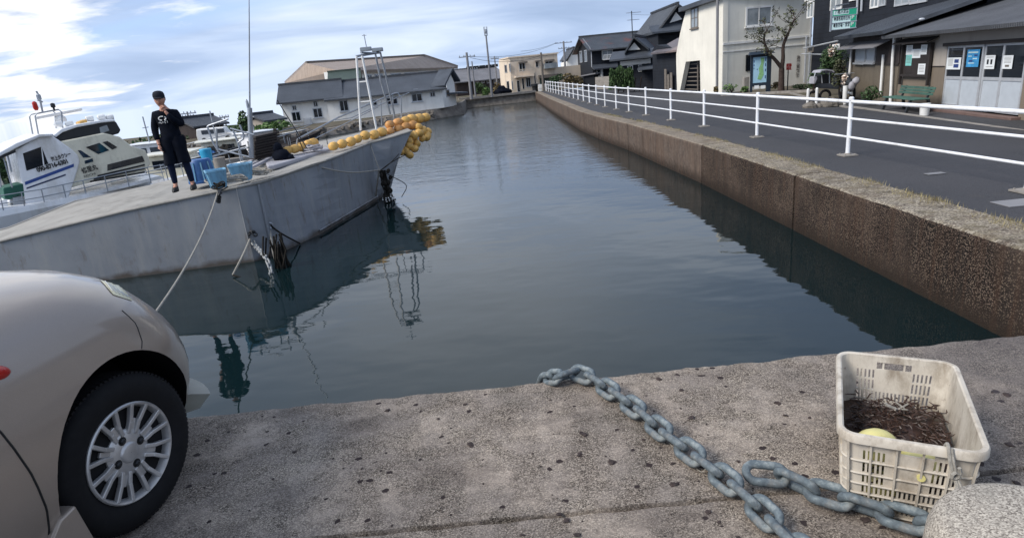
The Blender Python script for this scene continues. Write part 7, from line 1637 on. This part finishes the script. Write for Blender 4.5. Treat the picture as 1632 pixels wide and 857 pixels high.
# guard box white at far left end of the rail
q = MB(); a = at(866, 143, y=66); q.box((a.x, 67, ZR+.35), (.9, .3, .7)); q.box((a.x, 66.84, ZR+.35), (.7, .02, .1)); tag(q.build('white_barrier', M['white'], bevel=.02), 'white barrier at the far end of the guard rail', 'barrier')
# ---- small house and van on the left hillside
F7 = Face(at(312, 208, y=46), at(358, 204, y=48)); h7 = thing('hillside_house', 'small dark roofed house on the left hillside behind the pipe frame', 'house', F7.pt(0, ZL-.3)); z7 = F7.uv(335, 196)[1]
F7.wall('wall', M['boardsb'], h7, [(0, ZL-.5), (F7.len, ZL-.5), (F7.len, z7), (0, z7)], 3); gable_roof(F7, 'roof', M['roofg'], h7, 0, F7.len, z7, F7.uvo(338, 183, -1.5)[1], 3, .3, .3); F7.window(h7, ('uv', .4, 1.3, z7-.5, z7-.15), 1); F7.window(h7, ('uv', 1.6, 2.3, z7-.5, z7-.15), 1)
F8 = Face(at(425, 200, y=45), at(450, 196, y=46)); h8 = thing('hillside_house', 'low roofed shed just left of the white house', 'shed', F8.pt(0, ZL)); z8 = F8.uv(440, 188)[1]
F8.wall('wall', M['pgrey'], h8, [(0, ZL-.5), (F8.len, ZL-.5), (F8.len, z8), (0, z8)], 3); gable_roof(F8, 'roof', M['roofg'], h8, 0, F8.len, z8, F8.uvo(440, 178, -1.5)[1], 3, .3, .3)
c = at(340, 214, y=39); vn = thing('white_van', 'small white van parked on the shore beneath the hillside house', 'van', (c.x, 39.5, ZL), world=False, rz=.1)
q = MB(); q.prism([(-1.1, -.35, .15), (1.05, -.35, .15), (1.1, -.35, .45), (.75, -.35, .52), (.55, -.35, .85), (-1.05, -.35, .88), (-1.12, -.35, .5)], (0, .8, 0)); q.build('body', M['white'], vn, bevel=.05)
q = MB(); q.box((.35, -.36, .66), (.45, .02, .24)); q.build('window', M['glass'], vn); q = MB(); q.box((-.4, -.36, .66), (.75, .02, .24)); q.build('window', M['glass'], vn)
for x in (-.7, .7): q = MB(); q.lathe((x, -.37, .17), [(.16, 0), (.16, .12)], 16, Vector((0, 1, 0))); q.build('wheel', M['rubber'], vn)
# ================================================================= POLES AND WIRES
def upole(px0, py0, px1, y, zb, r0, r1, label, arms=(), mat='pole', extra=None):
    top = at(px0, py0, y=y); base = Vector((at(px1, 150, y=y).x, y, zb)); base = Vector((top.x+(base.x-top.x)*.0, y, zb)); t = thing('utility_pole', label, 'pole', base, 'poles around the harbour')
    q = MB(); q.tube([base, top], [r0, r1], 10); q.build('shaft', M[mat], t, smooth=True)
    for dz, w, rz in arms: q = MB(); d = Vector((math.cos(rz), math.sin(rz), 0)); q.bar(top-Vector((0, 0, dz))-d*w/2, top-Vector((0, 0, dz))+d*w/2, .09, .09); [q.lathe(top-Vector((0, 0, dz-.04))+d*w*f, [(.035, 0), (.045, .05), (.03, .14)], 8) for f in (-.45, -.2, .2, .45)]; q.build('cross_arm', M['galv'], t)
    return t, top
p1, t1 = upole(743.5, 84, 752, 63, ZR, .16, .11, 'grey utility pole at the right end of the white house', ((.4, 1.6, .1),))
p1b, t1b = upole(752, 98, 757, 65, ZR, .09, .06, 'thin pale pole with a lamp arm right beside the first utility pole', ((.8, 1.0, .2),))
p2, t2 = upole(774.5, 56, 782, 64, ZR, .13, .08, 'tallest thin pole on the far quay with an aerial cluster on top')
q = MB()
for k in range(6): a = k*1.05; q.tube([t2+Vector((.14*math.cos(a), .14*math.sin(a), -.1)), t2+Vector((.17*math.cos(a), .17*math.sin(a), .75))], .03, 6)
q.lathe(t2, [(.16, .1), (.18, .3), (.16, .5)], 12); q.build('aerial_cluster', M['galv'], p2)
p3, t3 = upole(788, 90, 793, 72, ZR, .10, .07, 'slim pole left of the cream building', ((.25, .9, .1),)); p4, t4 = upole(862, 84, 867, 66.5, ZR, .14, .1, 'brown grey pole standing in front of the cream building', (), 'wood')
p5, t5 = upole(898, 66, 901, 88, ZR, .17, .12, 'utility pole with crossarms behind the small gabled house', ((.2, 2.4, .2), (.9, 1.6, .2)))
p7, t7 = upole(298, 178, 303, 50, ZL, .10, .06, 'distant utility pole on the left hillside behind the person', ((.15, 1.3, .1), (.4, .9, .1)))
p8, t8 = upole(357, 185, 360, 50, ZL, .06, .04, 'thin distant pole right of the hillside house', ((.1, .7, .1),))
q = MB(); c = at(1008, 58, y=68); tp = at(1006.5, 18, y=68)
t = thing('roof_aerial', 'tall television aerial mast rising from the dark house roof', 'aerial', c); q.tube([c-Vector((0, 0, .3)), tp], .05, 7); q.build('mast', M['dark'], t)
q = MB()
for dz, L_, n_ in ((.15, 1.6, 7), (.85, 1.3, 6)):
    a = tp-Vector((L_*.35, 0, dz)); b = tp+Vector((L_*.65, .3, -dz)); q.tube([a, b], .025, 5)
    for k in range(n_): m_ = a.lerp(b, k/(n_-1)); q.tube([m_-Vector((.08, .28, 0)), m_+Vector((.08, .28, 0))], .016, 4)
q.build('elements', M['galv'], t)
def wire(a, b, sag, label, r=.018):
    P = [a.lerp(b, k/12)-Vector((0, 0, sag*4*(k/12)*(1-k/12))) for k in range(13)]; q = MB(); q.tube(P, r, 5); return tag(q.build('power_line', M['wire']), label, 'wire')
wire(t1-Vector((.3, 0, .3)), t5-Vector((.8, 0, .1)), .7, 'upper power line from the first pole over the cream building')
wire(t1-Vector((-.3, 0, .5)), t4-Vector((0, 0, .3)), .5, 'lower power line from the first pole to the brown grey pole')
wire(t4-Vector((0, 0, .2)), t5-Vector((-.2, 0, .9)), .4, 'power line from the brown grey pole to the crossarm pole'); wire(t3-Vector((0, 0, .2)), t4-Vector((0, 0, .5)), .3, 'short power line from the slim pole to the brown grey pole')
wire(t5-Vector((1.0, 0, .1)), at(830, 82, y=80), .2, 'thin line slanting down left from the crossarm pole'); wire(t7-Vector((.4, 0, .1)), at(240, 212, y=52), .1, 'thin line running left from the hillside pole', .012)
wire(tp-Vector((0, 0, .3)), at(1075, 20, y=62), .15, 'thin line from the roof aerial to the big gabled house', .012)
# road details: drain cover and worn edge line
q = MB(); c = at(1490, 277, z=ZR); q.box((c.x, c.y, ZR+.006), (.26, .12, .006)); tag(q.build('road_patch', M['pole']), 'small pale concrete patch on the road between the rail and wall', 'patch', kind=None)
q = MB(); c = at(1610, 325, z=ZR); q.box((c.x+.1, c.y, ZR+.006), (.45, .3, .008)); tag(q.build('drain_cover', M['pole']), 'pale drain cover at the right edge of the road', 'drain cover')
